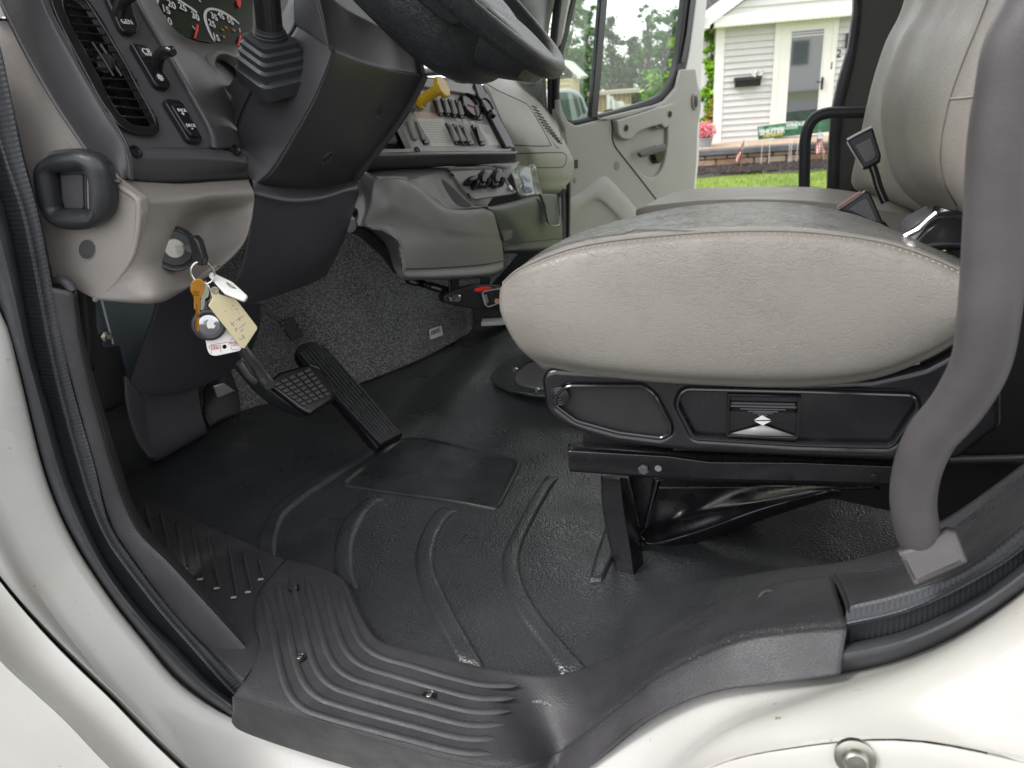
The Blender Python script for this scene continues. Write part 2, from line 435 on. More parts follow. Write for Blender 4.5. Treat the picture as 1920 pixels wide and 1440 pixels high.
# ================================================================== the cab: body, seal, sill, floor
# --- white body around the door opening
cab = thing('truck_cab', 'white painted truck cab body around the open door, with dust along its panel gaps', 'truck cab', (-.2, .45, -.3))
B0 = [(-110, 250), (-90, 400), (-50, 520), (0, 590), (33, 700), (78, 880), (128, 1000), (198, 1110), (268, 1200), (338, 1280), (433, 1342), (560, 1388), (700, 1432), (900, 1470), (1040, 1440), (1190, 1355), (1320, 1290), (1440, 1268), (1578, 1258), (1700, 1228), (1800, 1183), (1920, 1103), (2060, 980), (2250, 760), (2420, 480)]
B0i = [(u+(22 if u < 900 else 0), v-22) for u, v in B0]
Bm = [(-190, 300), (-180, 480), (-130, 640), (-60, 780), (-20, 920), (30, 1040), (90, 1140), (165, 1240), (240, 1330), (330, 1420), (450, 1500), (640, 1580), (900, 1620), (1080, 1570), (1230, 1460), (1350, 1375), (1480, 1335), (1600, 1320), (1730, 1308), (1830, 1290), (1950, 1250), (2090, 1200), (2330, 1080), (2600, 860)]
G = [(-300, 500), (-240, 700), (-150, 880), (-70, 990), (0, 1085), (45, 1140), (100, 1200), (155, 1255), (210, 1308), (275, 1375), (345, 1442), (450, 1540), (620, 1650), (850, 1720), (1050, 1660), (1180, 1540), (1330, 1443), (1500, 1402), (1700, 1389), (1920, 1428), (2120, 1480), (2400, 1580), (2750, 1700)]
Gin = [(u+2, v-3) for u, v in G]
Gout = [(u-2, v+4) for u, v in G]
H1 = [(-330, 620), (-260, 830), (-160, 1020), (-80, 1150), (0, 1247), (60, 1303), (120, 1358), (190, 1432), (260, 1500), (350, 1590), (470, 1700), (700, 1850), (950, 1850), (1150, 1740), (1350, 1620), (1600, 1560), (1920, 1580), (2150, 1620), (2450, 1700), (2850, 1800)]
H1b = [(u-8, v+10) for u, v in H1]
H2 = [(u-110, v+190) for u, v in H1]
loft('door_opening_panel', [T(B0i, 'y', .60), T(B0, 'y', .562), T([(u*1, v+14) for u, v in B0], 'y', .542), T(Bm, 'y', .49), T([(u+5, v-12) for u, v in G], 'y', .462), T(Gin, 'y', .46), T(G, 'y', .475), T(G, 'y', .50)],
     M['white'], cab, nu=110, nv=5, solid=.002)
lower = loft('lower_side_panel', [T(G, 'y', .50), T(Gout, 'y', .452), T([(u-4, v+12) for u, v in G], 'y', .441), T([(u+3, v-28) for u, v in H1], 'y', .425), T(H1, 'y', .412), T(H1b, 'y', .400), T(H2, 'y', .385)],
     M['white'], cab, nu=110, nv=4, solid=.002)
bp = P(1603, 1421, 'y', .435)
mb = MB().lathe(bp, (0, -1, .25), [(.014, -.004), (.0145, .001), (.012, .0025), (.0095, .0028), (.0085, .0065), (.007, .008), (0, .0085)], 28)
mb.build('panel_bolt', M['screw'], cab)

# --- rubber door seal
S0 = [(-150, 40), (-120, 200), (-85, 330), (-35, 480), (2, 587), (35, 700), (80, 880), (130, 1000), (200, 1110), (270, 1200), (340, 1280), (435, 1347)]
S2 = [(-75, 20), (-55, 150), (-30, 280), (10, 400), (36, 520), (60, 650), (90, 760), (121, 870), (150, 952), (200, 1057), (267, 1148), (333, 1215), (392, 1277), (440, 1315)]
S3 = [(-50, 10), (-32, 130), (0, 270), (44, 400), (70, 520), (100, 680), (148, 870), (186, 975), (215, 1030), (292, 1132), (360, 1210), (437, 1297), (480, 1325)]
S4 = [(-25, 0), (0, 87), (20, 180), (42, 290), (72, 400), (95, 520), (130, 700), (177, 870), (200, 965), (233, 1027), (333, 1157), (452, 1280), (500, 1310)]
def mixp(a, b, t, y, n=40):
    A = smooth([V((p[0], p[1], 0)) for p in a], n); B = smooth([V((p[0], p[1], 0)) for p in b], n)
    return [P(p.x+(q.x-p.x)*t, p.y+(q.y-p.y)*t, 'y', y) for p, q in zip(A, B)]
R0 = [(1572, 1266), (1580, 1265), (1640, 1253), (1700, 1235), (1800, 1190), (1920, 1110), (2020, 1030), (2230, 800), (2400, 500)]
R2 = [(1578, 1209), (1587, 1207), (1703, 1180), (1828, 1120), (1920, 1054), (2020, 960), (2190, 760), (2340, 460)]
R3 = [(1584, 1171), (1593, 1169), (1703, 1142), (1828, 1082), (1920, 1020), (2020, 920), (2160, 740), (2300, 440)]
R4 = [(1588, 1136), (1595, 1134), (1683, 1113), (1803, 1071), (1920, 984), (2020, 880), (2130, 720), (2260, 420)]
seal = thing('door_seal', 'black ribbed rubber seal running round the door opening inside the white paint', 'door seal', (-.6, .57, 0))
for nm, (a0, a2, a3, a4) in (('front_seal_strip', (S0, S2, S3, S4)), ('rear_seal_strip', (R0, R2, R3, R4))):
    rr = [T(a0, 'y', .585), T(a0, 'y', .560), mixp(a0, a2, .3, .542), mixp(a0, a2, .68, .541), mixp(a0, a2, .97, .556), mixp(a0, a2, 1.0, .575)]
    s = loft(nm, rr, M['seal'], seal, nu=120, nv=3, solid=.004)
    o = loft('ribbed_gasket', [mixp(a2, a3, -.02, .577), mixp(a2, a3, .1, .576), mixp(a2, a3, .7, .574), mixp(a2, a3, 1.0, .565), mixp(a3, a4, .3, .572), mixp(a3, a4, .96, .576), mixp(a3, a4, 1.0, .60)], M['sealrib'], s, nu=160, nv=3, solid=.004)
    run_uv(o, 160, 1.0)

# --- sill scuff plate
sillp = thing('sill_plate', 'dark grey plastic step plate with raised L-shaped grip ribs on the door sill', 'sill plate', (-.3, .58, 0))
ZS = .012
Sin = T([(533, 1050), (590, 1063), (620, 1073), (645, 1093), (665, 1135), (690, 1180), (720, 1205), (800, 1225), (900, 1250), (1000, 1265), (1065, 1262)], 'z', ZS) + T([(1150, 1230), (1250, 1180), (1330, 1135), (1450, 1095), (1560, 1078)], 'y', .685)
Slf = [(533, 1050), (487, 1105), (478, 1130), (480, 1180), (490, 1220), (480, 1245), (452, 1285), (440, 1300)]
Sout = T([(440, 1300), (520, 1325), (600, 1347), (760, 1395), (900, 1428), (980, 1428)], 'z', ZS) + T([(1050, 1402), (1120, 1352), (1190, 1298), (1245, 1257), (1370, 1198), (1480, 1178), (1587, 1169)], 'y', .562)
Slow = T([(436, 1338), (450, 1368), (600, 1420), (760, 1465), (900, 1498), (1020, 1490)], 'y', .520)+T([(1110, 1432), (1220, 1345), (1330, 1298), (1450, 1280), (1575, 1262)], 'y', .528)
N_ = 90
a = smooth(Sin, N_); b = smooth(Sout, N_); c = smooth(Slow, N_)
lf = smooth(T(Slf, 'z', ZS), 24)
def rowmix(t):
    out = [p.lerp(q, t) for p, q in zip(a, b)]
    # bend the left end on to the joint line
    k = min(23, int(round(t*23))); dlt = lf[k]-out[0]
    for i in range(18):
        w = (1-i/18)**2; out[i] = out[i]+dlt*w
    return out
rows = [[p+V((0, .012, -.014)) for p in a], [p+V((0, .003, -.004)) for p in a]]
rows += [rowmix(t) for t in (0, .12, .25, .4, .55, .7, .85, .96)]
o5 = rowmix(1.0)
rows += [[p+V((0, -.003, -.002)) for p in o5], [p.lerp(q, .12)+V((0, -.004, .001)) for p, q in zip(o5, c)], [p.lerp(q, .85) for p, q in zip(o5, c)], c, [q+V((0, .006, -.003)) for q in c], [q+V((0, .05, -.004)) for q in c]]
loft('plate', rows, M['sill'], sillp, nu=150, nv=2, solid=.004, ang=60)
# rounded left end wall of the plate
r1 = [(490, 1107), (512, 1190), (533, 1278), (560, 1322), (612, 1345), (760, 1385), (860, 1410), (925, 1413)]
r6 = [(637, 1100), (650, 1145), (675, 1202), (712, 1231), (775, 1250), (850, 1272), (910, 1285), (974, 1285)]
tops = [(490, 1107), (517, 1086), (542, 1069), (571, 1080), (604, 1088), (637, 1100)]
ends = [(925, 1413), (937, 1384), (947, 1358), (957, 1333), (966, 1308), (974, 1285)]
mb = MB(); 
for k in range(6):
    t = k/5; pts = [V((x0*(1-t)+x1*t, y0*(1-t)+y1*t)) for (x0, y0), (x1, y1) in zip(r1, r6)]
    pts[0] = V(tops[k]); pts[-1] = V(ends[k]); q = [V((p.x, p.y)) for p in pts]
    w = smooth([V((p.x, p.y, 0)) for p in q], 46)
    pp = [P(p.x, p.y, 'z', ZS+.0002) for p in w]
    rad_ = lambda s: .0048*min(1, (s*46+.25)/2, ((1-s)*46+.25)/2)
    vs, fs = tube_vf(pp, rad_, 10, ref=V((0, 0, 1)), sx=1.0)
    vs = [V((v.x, v.y, ZS+(v.z-ZS)*.75)) for v in vs]
    mb.add(vs, fs)
mb.build('grip_ribs', M['sill'], sillp)
for (u, v) in ((552, 1104), (562, 1234), (805, 1305)):
    p = P(u, v, 'z', ZS+.001)
    d = MB().lathe(p, (0, 0, 1), [(.0085, -.002), (.0085, .0016), (.0072, .0022), (.006, .0010), (.0045, .0006), (0, .0006)], 20).build('screw_cup', M['black'], sillp)
    MB().lathe(p, (0, 0, 1), [(.0036, .0), (.0036, .0022), (.0026, .0028), (.0014, .0028), (.0012, .0014), (0, .0014)], 16).build('screw', M['screw'], d)
pp = P(1443, 1126, 'y', .655)
MB().lathe(pp, (0, -.45, .9), [(.013, -.002), (.012, .001), (.009, .0012), (.008, -.001), (.0045, .0008), (0, .0018)], 20).build('screw', M['sill'], sillp)

bpy.context.view_layer.update(); random.seed(31)
mb = MB(); sc_ = [(1010, 1418), (1060, 1392), (1120, 1350), (1190, 1296), (1245, 1255), (1300, 1226), (1370, 1197), (1480, 1177), (1580, 1168)]
scp_ = smooth([V((x, y, 0)) for x, y in sc_], 200)
def speckle(mb, oname, u, v, s0, s1, lift=.0003):
    p, n_ = surf(oname, u, v, lift, None)
    if p is None: return
    a_ = n_.orthogonal().normalized(); b_ = n_.cross(a_); th = random.uniform(0, 3.14); d = a_*math.cos(th)+b_*math.sin(th); e_ = n_.cross(d)
    d = d*random.uniform(s0, s1); e_ = e_*random.uniform(s0*.5, s0)
    mb.add([p-d, p-e_*.6, p+d, p+e_], [(0, 1, 2, 3)])
for k_ in range(420):
    q = scp_[min(199, int(random.random()**.8*200))]; speckle(mb, 'plate', q.x+random.gauss(0, 5), q.y+random.gauss(0, 4), .0003, .0012)
for k_ in range(220): speckle(mb, 'plate', random.uniform(470, 1560), random.uniform(1090, 1420), .0003, .0009)
tag(mb.build('scuff_marks', mat('scuff_pale', (.26, .255, .25), .7), sillp, sm=False), kind='stuff')
# --- lower pillar trim left of the sill, with the ribbed kick tread
ptrim = thing('pillar_trim', 'dark plastic trim strip curving down the front door pillar to a diagonally ribbed tread', 'pillar trim', (-.8, .62, .05))
K0 = [(92, 540), (110, 620), (136, 720), (180, 880), (203, 965), (236, 1027), (336, 1157), (455, 1280)]
K1 = [(138, 548), (152, 640), (180, 760), (213, 880), (237, 952), (267, 1007), (317, 1057), (395, 1142), (468, 1222)]
K1b = [(u+6, v-3) for u, v in K1]
K2 = T([(144, 556), (160, 650), (195, 770), (232, 890), (252, 945), (282, 995), (332, 1048), (405, 1125), (474, 1200)], 'y', .70)
loft('strip', [T(K0, 'y', .61), T(K0, 'y', .582), T([(u+3, v) for u, v in K0], 'y', .575), T([(u-5, v) for u, v in K1], 'y', .585), T(K1, 'y', .592), T(K1b, 'y', .604), K2], M['sill'], ptrim, nu=90, nv=4, solid=.004)
MB().tube(T([(94, 545), (100, 532), (112, 526), (126, 530), (137, 546)], 'y', .592), .006, 10, res=14).build('strip_cap', M['sill'], ptrim)
Zk = ZP(.006)
tr = rp([(243, 925), (317, 950), (420, 998), (533, 1048), (489, 1104), (479, 1130), (482, 1180), (491, 1220), (481, 1243), (456, 1276), (440, 1262), (340, 1160), (262, 1020)], 6)
slab('tread', tr, Zk, .012, M['sill'], ptrim, bevel=.002)
kr = [((273, 952), (290, 1012)), ((302, 965), (321, 1048)), ((331, 980), (349, 1065)), ((360, 993), (381, 1084)), ((390, 1007), (412, 1102)), ((429, 1025), (445, 1117)), ((456, 1036), (473, 1109)), ((485, 1048), (496, 1084))]
mb = MB()
for (a0, a1) in kr:
    mb.tube([P(*a0, 'z', .007), P(*a0, 'z', .007).lerp(P(*a1, 'z', .007), .5), P(*a1, 'z', .007)], lambda s: .0036*(1 if .1 < s < .9 else .75), 10)
mb.build('tread_ribs', M['sill'], ptrim)
mb = MB()
for (u, v) in ((346, 1067), (375, 1086), (406, 1103), (438, 1120), (465, 1110), (489, 1086)):
    c = P(u, v, 'z', .0115); mb.box(c, (.004, .0016, .0008), (V((.93, .36, 0)), V((-.36, .93, 0)), V((0, 0, 1))))
mb.build('worn_rib_ends', mat('scuffed_plastic', (.42, .42, .42), .6), ptrim)

# --- rear sill trim beyond the plate
rtrim = thing('rear_sill_trim', 'dark grey plastic trim at the rear of the door sill under the tall handle foot', 'sill trim', (.2, .62, .2))
loft('trim_cover', [T([(1560, 1068), (1640, 1050), (1720, 1000), (1800, 955), (1930, 860), (2050, 760)], 'y', .72), T([(1562, 1078), (1650, 1068), (1740, 1030), (1820, 985), (1930, 900), (2050, 800)], 'y', .685),
      T([(1575, 1108), (1680, 1088), (1790, 1045), (1900, 960), (2050, 850)], 'y', .62), T([(1592, 1138), (1683, 1117), (1803, 1074), (1920, 987), (2060, 870)], 'y', .585), T([(1592, 1142), (1683, 1121), (1803, 1078), (1920, 991), (2060, 874)], 'y', .60)],
     M['sill'], rtrim, nu=60, nv=4, solid=.004)
MB().tube(T([(1560, 1078), (1575, 1100), (1590, 1140), (1590, 1172), (1588, 1200)], 'y', .575), .0022, 8, res=20).build('joint_gap', M['seam'], rtrim)

# --- floor
_e = smooth(T([(1150, 1230), (1250, 1180), (1330, 1135), (1450, 1095), (1560, 1078), (1640, 1062), (1740, 1026), (1820, 980), (1930, 895), (2050, 795)], 'y', .685), 24)
ZK = [(-.32, 0.0), (_e[0].x-.05, .008)]+[(p.x, p.z) for p in _e]+[(1.5, _e[-1].z+.4)]
def zin(x):
    K = ZK
    if x <= K[0][0]: return 0
    for (x0, z0), (x1, z1) in zip(K, K[1:]):
        if x <= x1: t = (x-x0)/(x1-x0); return z0+(z1-z0)*t
    return ZK[-1][1]
def ss(t): t = max(0, min(1, t)); return t*t*(3-2*t)
def floor_h(x, y):
    h = 0
    k = zin(x) if x > -.32 else 0
    h += k*(1-ss((y-.68)/.27))
    h += .055*ss((y-1.22)/.28)*ss((x+.80)/.18)            # low tunnel towards the middle of the cab
    h += .30*max(0, (-1.22-x))**1.0*ss((y-.9)/.2)           # toe board
    h += .0035*noise.noise(V((x*7, y*7, 1)))+.0015*noise.noise(V((x*19, y*19, 3)))
    return h
nx, ny = 220, 190; X0, X1, Y0, Y1 = -1.42, .62, .60, 2.50
vs = []; fs = []
for j in range(ny):
    for i in range(nx):
        x = X0+(X1-X0)*i/(nx-1); y = Y0+(Y1-Y0)*j/(ny-1)
        lo = .70 if x < -.66 else .64
        if x > -.66: lo = .60
        yy = max(y, lo) if y < lo else y
        vs.append(V((x, yy, floor_h(x, yy)-.004)))
for j in range(ny-1):
    for i in range(nx-1):
        a = j*nx+i; fs.append((a, a+1, a+1+nx, a+nx))
fmat = thing('floor_mat', 'worn black rubber floor mat with moulded curved strips and a heel pad', 'floor mat', (-.5, 1.0, 0))
sheet = mk('mat_sheet', vs, fs, M['mat'], fmat, solid=.004, ang=60)
def zc(pts): return [((400+x/2.4), (840+y/2.4)) for x, y in pts]
ZM = .0035
def flz(u, v):
    z = .0
    for _ in range(12):
        p = P(u, v, 'z', z); z = .5*z+.5*(floor_h(p.x, p.y)-.004)
    return P(u, v, 'z', z)
def floor_band(left, right, name='raised_strip'):
    n = 44; A = smooth([V((x, y, 0)) for x, y in zc(left)], n); B = smooth([V((x, y, 0)) for x, y in zc(right)], n)
    rows = []
    for t, h in ((-.06, -.003), (0, .0005), (.10, .0055), (.25, .0062), (.75, .0062), (.90, .0055), (1, .0005), (1.06, -.003)):
        r = []
        for i, (p, q) in enumerate(zip(A, B)):
            c = p.lerp(q, t); e = min(1, (i+.01)/1.6, (n-1-i+.01)/1.6); w = flz(c.x, c.y); r.append(w+V((0, 0, h*e if h > 0 else h)))
        rows.append(r)
    vs, fs, nr = lg(rows, n, 1, False)
    return mk(name, vs, orient(vs, fs, V((-.5, .8, 3))), M['mat'], fmat, ang=80)
floor_band([(195, 480), (200, 450), (215, 380), (260, 290), (340, 215), (480, 130), (620, 50), (700, 0)], [(280, 500), (280, 470), (290, 390), (320, 310), (400, 240), (560, 130), (740, 14)])
floor_band([(560, 600), (545, 540), (545, 460), (570, 360), (620, 290), (710, 218)], [(655, 640), (632, 560), (630, 450), (650, 370), (690, 300), (768, 228)])
floor_band([(1110, 980), (1030, 840), (960, 700), (920, 590), (910, 480), (940, 380), (990, 300), (1040, 268)], [(1232, 1010), (1130, 830), (1060, 700), (1000, 570), (990, 480), (1010, 400), (1050, 330), (1098, 280)])
floor_band([(1570, 1030), (1480, 900), (1370, 750), (1310, 620), (1300, 500), (1340, 400), (1420, 250), (1500, 125)], [(1690, 1000), (1540, 840), (1430, 690), (1385, 580), (1380, 480), (1420, 370), (1500, 220), (1558, 130)])
floor_band([(1690, 606), (1722, 480), (1768, 350)], [(1752, 602), (1800, 500), (1850, 380)])
# heel pad
padpx = rp([(634, 911), (837, 940), (935, 958), (981, 867), (800, 822), (745, 824)], 14, 6)
def ring(poly, hole, nseg=90):
    A = cs(poly, nseg); 
    return A
A = smooth([V((x, y, 0)) for x, y in padpx], 90, True, curved=False); c0 = V((810, 885, 0))
rows = []
for t, h in ((1.03, -.003), (1.0, .001), (.985, .0045), (.965, .0045), (.945, .0018), (.9, .0016), (.6, .0016), (.3, .0016), (.0, .0016)):
    rows.append([flz(*(c0.lerp(p, t)).xy)+V((0, 0, h)) for p in A])
vs = [p for r in rows for p in r]; fs = []
for i in range(len(rows)-1):
    for k in range(90): fs.append((i*90+k, i*90+(k+1) % 90, (i+1)*90+(k+1) % 90, (i+1)*90+k))
mk('heel_pad', vs, orient(vs, fs, V((-.5, .8, 3))), mat('heel_pad_rubber', (.034, .036, .038), .38, bump=('grain', 300, .0004, .5), var=.3, rvar=.12, vscale=9), fmat, ang=80)
mb = MB(); bpy.context.view_layer.update()
for k_ in range(520): speckle(mb, 'mat_sheet', random.uniform(260, 1700), random.gauss(1080, 130), .0003, .0010, .0006)
tag(mb.build('dust_specks', mat('dust', (.30, .29, .27), .9), fmat, sm=False), kind='stuff')
# floor access cover on the tunnel
cov = thing('access_cover', 'round-cornered black metal cover screwed to the rubber floor below the seat cushion', 'floor cover', (-.45, 1.7, .05))
def zp(pts): return [(480+x/3, 400+y/3) for x, y in pts]
q = P(970, 700, 'z', .05); zcov = floor_h(q.x, q.y)+.003
o1 = rp(zp([(1310, 915), (1345, 875), (1440, 805), (1500, 790), (1900, 790), (1900, 1030), (1560, 1018), (1400, 985), (1330, 945)]), 12)
slab('flange', o1, ZP(zcov+.006), .008, mat('cover_enamel', (.035, .037, .037), .3, rvar=.1), cov, bevel=.004)
slab('raised_centre', rp(zp([(1445, 915), (1530, 835), (1900, 835), (1900, 990), (1560, 975), (1470, 955)]), 14), ZP(zcov+.012), .010, mat('cover_lid', (.10, .105, .10), .33, bump=('grain', 500, .0003, .4)), cov, bevel=.004)
for (u, v) in zp([(1455, 877), (1580, 992)]):
    MB().lathe(P(u, v, 'z', zcov+.006), (0, 0, 1), [(.008, 0), (.008, .002), (.005, .004), (0, .004)], 16).build('screw', M['screw'], cov)

# --- engine tunnel carpet
cpt = thing('carpet_lining', 'speckled grey carpet lining covering the bulkhead beside the pedals', 'carpet', (-1.0, 1.6, 0))
c0 = T([(380, 800, 'z', -.005), (480, 760, 'z', -.005), (600, 738, 'z', -.005), (690, 712, 'z', 0), (790, 672, 'z', 0), (860, 636, 'z', .0), (884, 618, 'z', .0), (890, 590, 'z', .06)])
c1 = [p+V((0, 0, .012))+V((-.002, -.004, 0)) for p in c0]
c2 = T([(380, 690, 'z', .10), (480, 650, 'z', .11), (600, 640, 'z', .11), (690, 620, 'z', .10), (790, 596, 'z', .09), (850, 580, 'z', .07), (884, 575, 'z', .06), (890, 562, 'z', .10)])
c3 = T([(370, 560, 'z', .26), (480, 540, 'z', .25), (590, 520, 'z', .25), (690, 500, 'z', .24), (790, 505, 'z', .20), (860, 515, 'z', .16), (900, 530, 'z', .14), (925, 520, 'z', .16)])
c4 = T([(370, 420, 'z', .42), (480, 420, 'z', .40), (590, 400, 'z', .40), (690, 400, 'z', .38), (790, 420, 'z', .34), (860, 430, 'z', .30), (920, 440, 'z', .27), (1000, 440, 'z', .25)])
loft('lining', [c0, c1, c2, c3, c4], M['carpet'], cpt, nu=80, nv=8, solid=.01, ang=80)
bpy.context.view_layer.update()
_c, _n = surf('lining', 817, 624, 0, P(817, 624, 'z', .03)); pp = Pl(_c, _n).off(.004)
tg = slab('barcode_tag', rp([(805, 618), (828, 610), (831, 628), (807, 637)], 3), pp, .0015, M['paper'], cpt, bevel=.0004)
mb = MB()
for k in range(9):
    u = 809+k*1.9; a0 = pp.w(u, 628.5-k*.75, .0012); a1 = pp.w(u, 620-k*.75, .0012); mb.tube([a0, a1], .0009+.0006*(k % 3 == 0), 4)
mb.build('barcode_print', M['inkgrey'], tg)

# --- closed shell of the cab (unseen walls, roof and bulkhead that shade the inside)
shell = thing('cab_shell', 'dark inner walls, roof and bulkhead closing the truck cab around the footwell', 'cab interior', (-.4, 1.5, .3), kind='structure')
dk = mat('shadow_liner', (.09, .09, .095), .8)
lt = mat('headliner', (.62, .60, .57), .9)
boxo('bulkhead', (-1.47, 1.55, .35), (.02, 1.0, .42), dk, shell)
boxo('floor_pan', (-.4, 1.55, -.06), (1.1, .92, .012), dk, shell)
boxo('inner_side_wall', (-1.22, .655, .26), (.24, .012, .30), dk, shell)
boxo('rear_body_side', (.86, .60, .4), (.24, .05, 1.15), M['white'], shell, bevel=.03)
boxo('dash_top_board', (-1.20, 1.5, .69), (.22, .88, .03), dk, shell, bevel=.02)
boxo('front_pillar', (-1.18, .64, 1.12), (.04, .035, .42), dk, shell, ax=(V((1, 0, .25)).normalized(), V((0, 1, 0)), V((-.25, 0, 1)).normalized()), bevel=.015)
boxo('windscreen_glass', (-1.33, 1.5, 1.10), (.003, .95, .38), glassmat('windscreen_glass', (.95, .98, .97)), shell, ax=(V((1, 0, -.25)).normalized(), V((0, 1, 0)), V((.25, 0, 1)).normalized()), bevel=0)
boxo('roof_panel', (-.25, 1.5, 1.55), (1.0, 1.0, .02), lt, shell)
boxo('rear_wall', (.72, 1.5, .65), (.02, 1.0, .9), mat('rear_trim', (.40, .39, .37), .6), shell)
boxo('front_header', (-1.15, 1.5, 1.49), (.15, 1.0, .05), lt, shell)
boxo('passenger_side_wall', (-1.1, 2.5, .3), (.36, .02, .40), dk, shell)
boxo('driver_side_panel', (-1.26, .60, .2), (.22, .006, .8), dk, shell)
# ================================================================== dashboard, driver's side
dash = thing('dashboard', 'tan and dark grey truck dashboard running from the driver side pod to the passenger door', 'dashboard', (-.75, 1.3, .4))
YT = .612
tface = [(-60, 30), (-40, 0), (0, 0, 0), (19, 41), (47, 100), (100, 190), (140, 250), (175, 300), (215, 338), (262, 372), (265, 400, 4), (252, 480), (226, 520), (178, 563, 9), (97, 520), (72, 400), (42, 290), (20, 180), (-5, 87)]
slab('side_panel', rp(tface, 5), YP(YT), .012, M['tanfold'], dash, bevel=.0025, res=3)
MB().tube(T([(120, 260), (180, 330), (215, 358), (258, 384)], 'y', YT-.0003), .0006, 6, res=20).build('fold_line', M['tan'], dash)
XT = -.636
r = [T([(206, 336, 'y', .613), (330, 344, 'x', -.672), (400, 340, 'x', -.672), (466, 336, 'x', -.672)]),
     T([(228, 352, 'y', .6125), (330, 358, 'x', -.655), (400, 352, 'x', -.655), (468, 344, 'x', -.655)]),
     T([(258, 374, 'y', .6118), (330, 374, 'x', -.636), (400, 366, 'x', -.636), (476, 360, 'x', -.636)]),
     T([(260, 394, 'y', .6112), (335, 392, 'x', -.640), (395, 384, 'x', -.650), (477, 378, 'x', -.640)]),
     T([(258, 428, 'y', .6112), (330, 418, 'x', -.648), (385, 398, 'x', -.684), (474, 395, 'x', -.640)]),
     T([(254, 458, 'y', .6112), (312, 462, 'x', -.655), (370, 430, 'x', -.700), (470, 415, 'x', -.642)]),
     T([(246, 484, 'y', .6112), (305, 500, 'x', -.662), (375, 475, 'x', -.692), (458, 450, 'x', -.645)]),
     T([(222, 522, 'y', .6112), (292, 530, 'x', -.655), (360, 515, 'x', -.672), (425, 488, 'x', -.650)]),
     T([(200, 545, 'y', .6112), (285, 556, 'x', -.652), (345, 540, 'x', -.660), (405, 502, 'x', -.655)]),
     T([(178, 562, 'y', .6118), (285, 569, 'x', -.665), (335, 551, 'x', -.672), (398, 508, 'x', -.665)]),
     T([(185, 558, 'y', .66), (285, 566, 'x', -.71), (330, 546, 'x', -.71), (395, 500, 'x', -.71)])]
loft('lower_panel', r, M['tan'], dash, nu=70, nv=4, solid=.004, ang=60, idx=True)
MB().tube(smooth(T([(208, 338), (232, 354), (256, 371), (261, 384), (261, 410), (256, 450), (246, 484), (222, 522), (200, 545), (178, 562)], 'y', .6135), 60), .0032, 10).build('fold_edge', M['tanfold'], dash)
# rubber grommet handle on the side panel and round plug
YH = YT-.0005
gr = cs([(52, 322), (62, 300), (80, 286), (110, 281), (140, 282), (168, 293), (184, 312), (192, 345), (196, 380), (190, 408), (172, 425), (145, 434), (112, 434), (86, 424), (68, 400), (56, 362)], 60)
gh = rp([(82, 327), (148, 322), (155, 340), (157, 396), (91, 396), (86, 360)], 7)
slab('grip_grommet', gr, YP(YT-.024), .026, M['rubber'], dash, bevel=.012, holes=[gh], res=5)
hs = slab('grommet_pocket', rp([(78, 322), (160, 318), (162, 400), (84, 400)], 4), YP(YT-.0015), .002, M['navy'], dash, bevel=.0005)
slab('pocket_insert', rp([(112, 328), (154, 326), (156, 392), (122, 392), (115, 375)], 5), YP(YT-.004), .003, M['dgrey'], dash, bevel=.001)
slab('plug_bezel', ell(161, 469, 18, 21), YP(YT-.0012), .003, M['tanfold'], dash, bevel=.0012)
slab('round_plug', ell(162, 468, 15, 18), YP(YT-.0022), .003, M['dgrey'], dash, bevel=.0006)
MB().tube(T([(-15, 38), (6, 35), (17, 38), (25, 45)], 'y', YT-.004), .0022, 8, res=10).build('wire_clip', M['black'], dash)

# --- instrument pod: vent and switch face
PA = P(240, 282, 'x', -.665)
_pu = V((-math.sin(rad(24)), 0, math.cos(rad(24))))
POD = Pl(PA, V((0, 1, 0)).cross(_pu), _pu)
pod = thing('instrument_pod', 'dark grey instrument pod with oblong air vent, three switches and two gauges', 'instrument panel', tuple(PA))
def z4(pts): return [(x/4, y/4) for x, y in pts]
ventpx = cs(z4([(470, -60), (400, -30), (400, 20), (440, 130), (520, 290), (640, 520), (760, 740), (840, 850), (890, 920), (980, 975), (1080, 1000), (1150, 1003), (1188, 985), (1190, 930), (1150, 850), (1050, 660), (950, 470), (830, 260), (720, 80), (640, -20), (560, -60)]), 90)
face = rp(z4([(300, -120), (960, 1060), (980, 1105), (1560, 1112), (1640, 1090), (1600, 1030), (985, -150)]), 4)
swb = [z4([(800, -30), (830, -60), (960, -60), (1045, 190), (1035, 240), (1000, 255), (935, 238), (905, 205)]),
       z4([(990, 325), (1005, 320), (1080, 330), (1110, 350), (1280, 610), (1283, 650), (1262, 665), (1190, 650), (1165, 625)]),
       z4([(1243, 742), (1270, 735), (1345, 745), (1375, 770), (1520, 1030), (1522, 1060), (1500, 1070), (1440, 1062), (1410, 1040), (1245, 770)])]
swb = [rp(s, 3) for s in swb]
slab('switch_plate', face, POD, .012, M['dgrey'], pod, bevel=.001, holes=[ventpx], d=-.004)
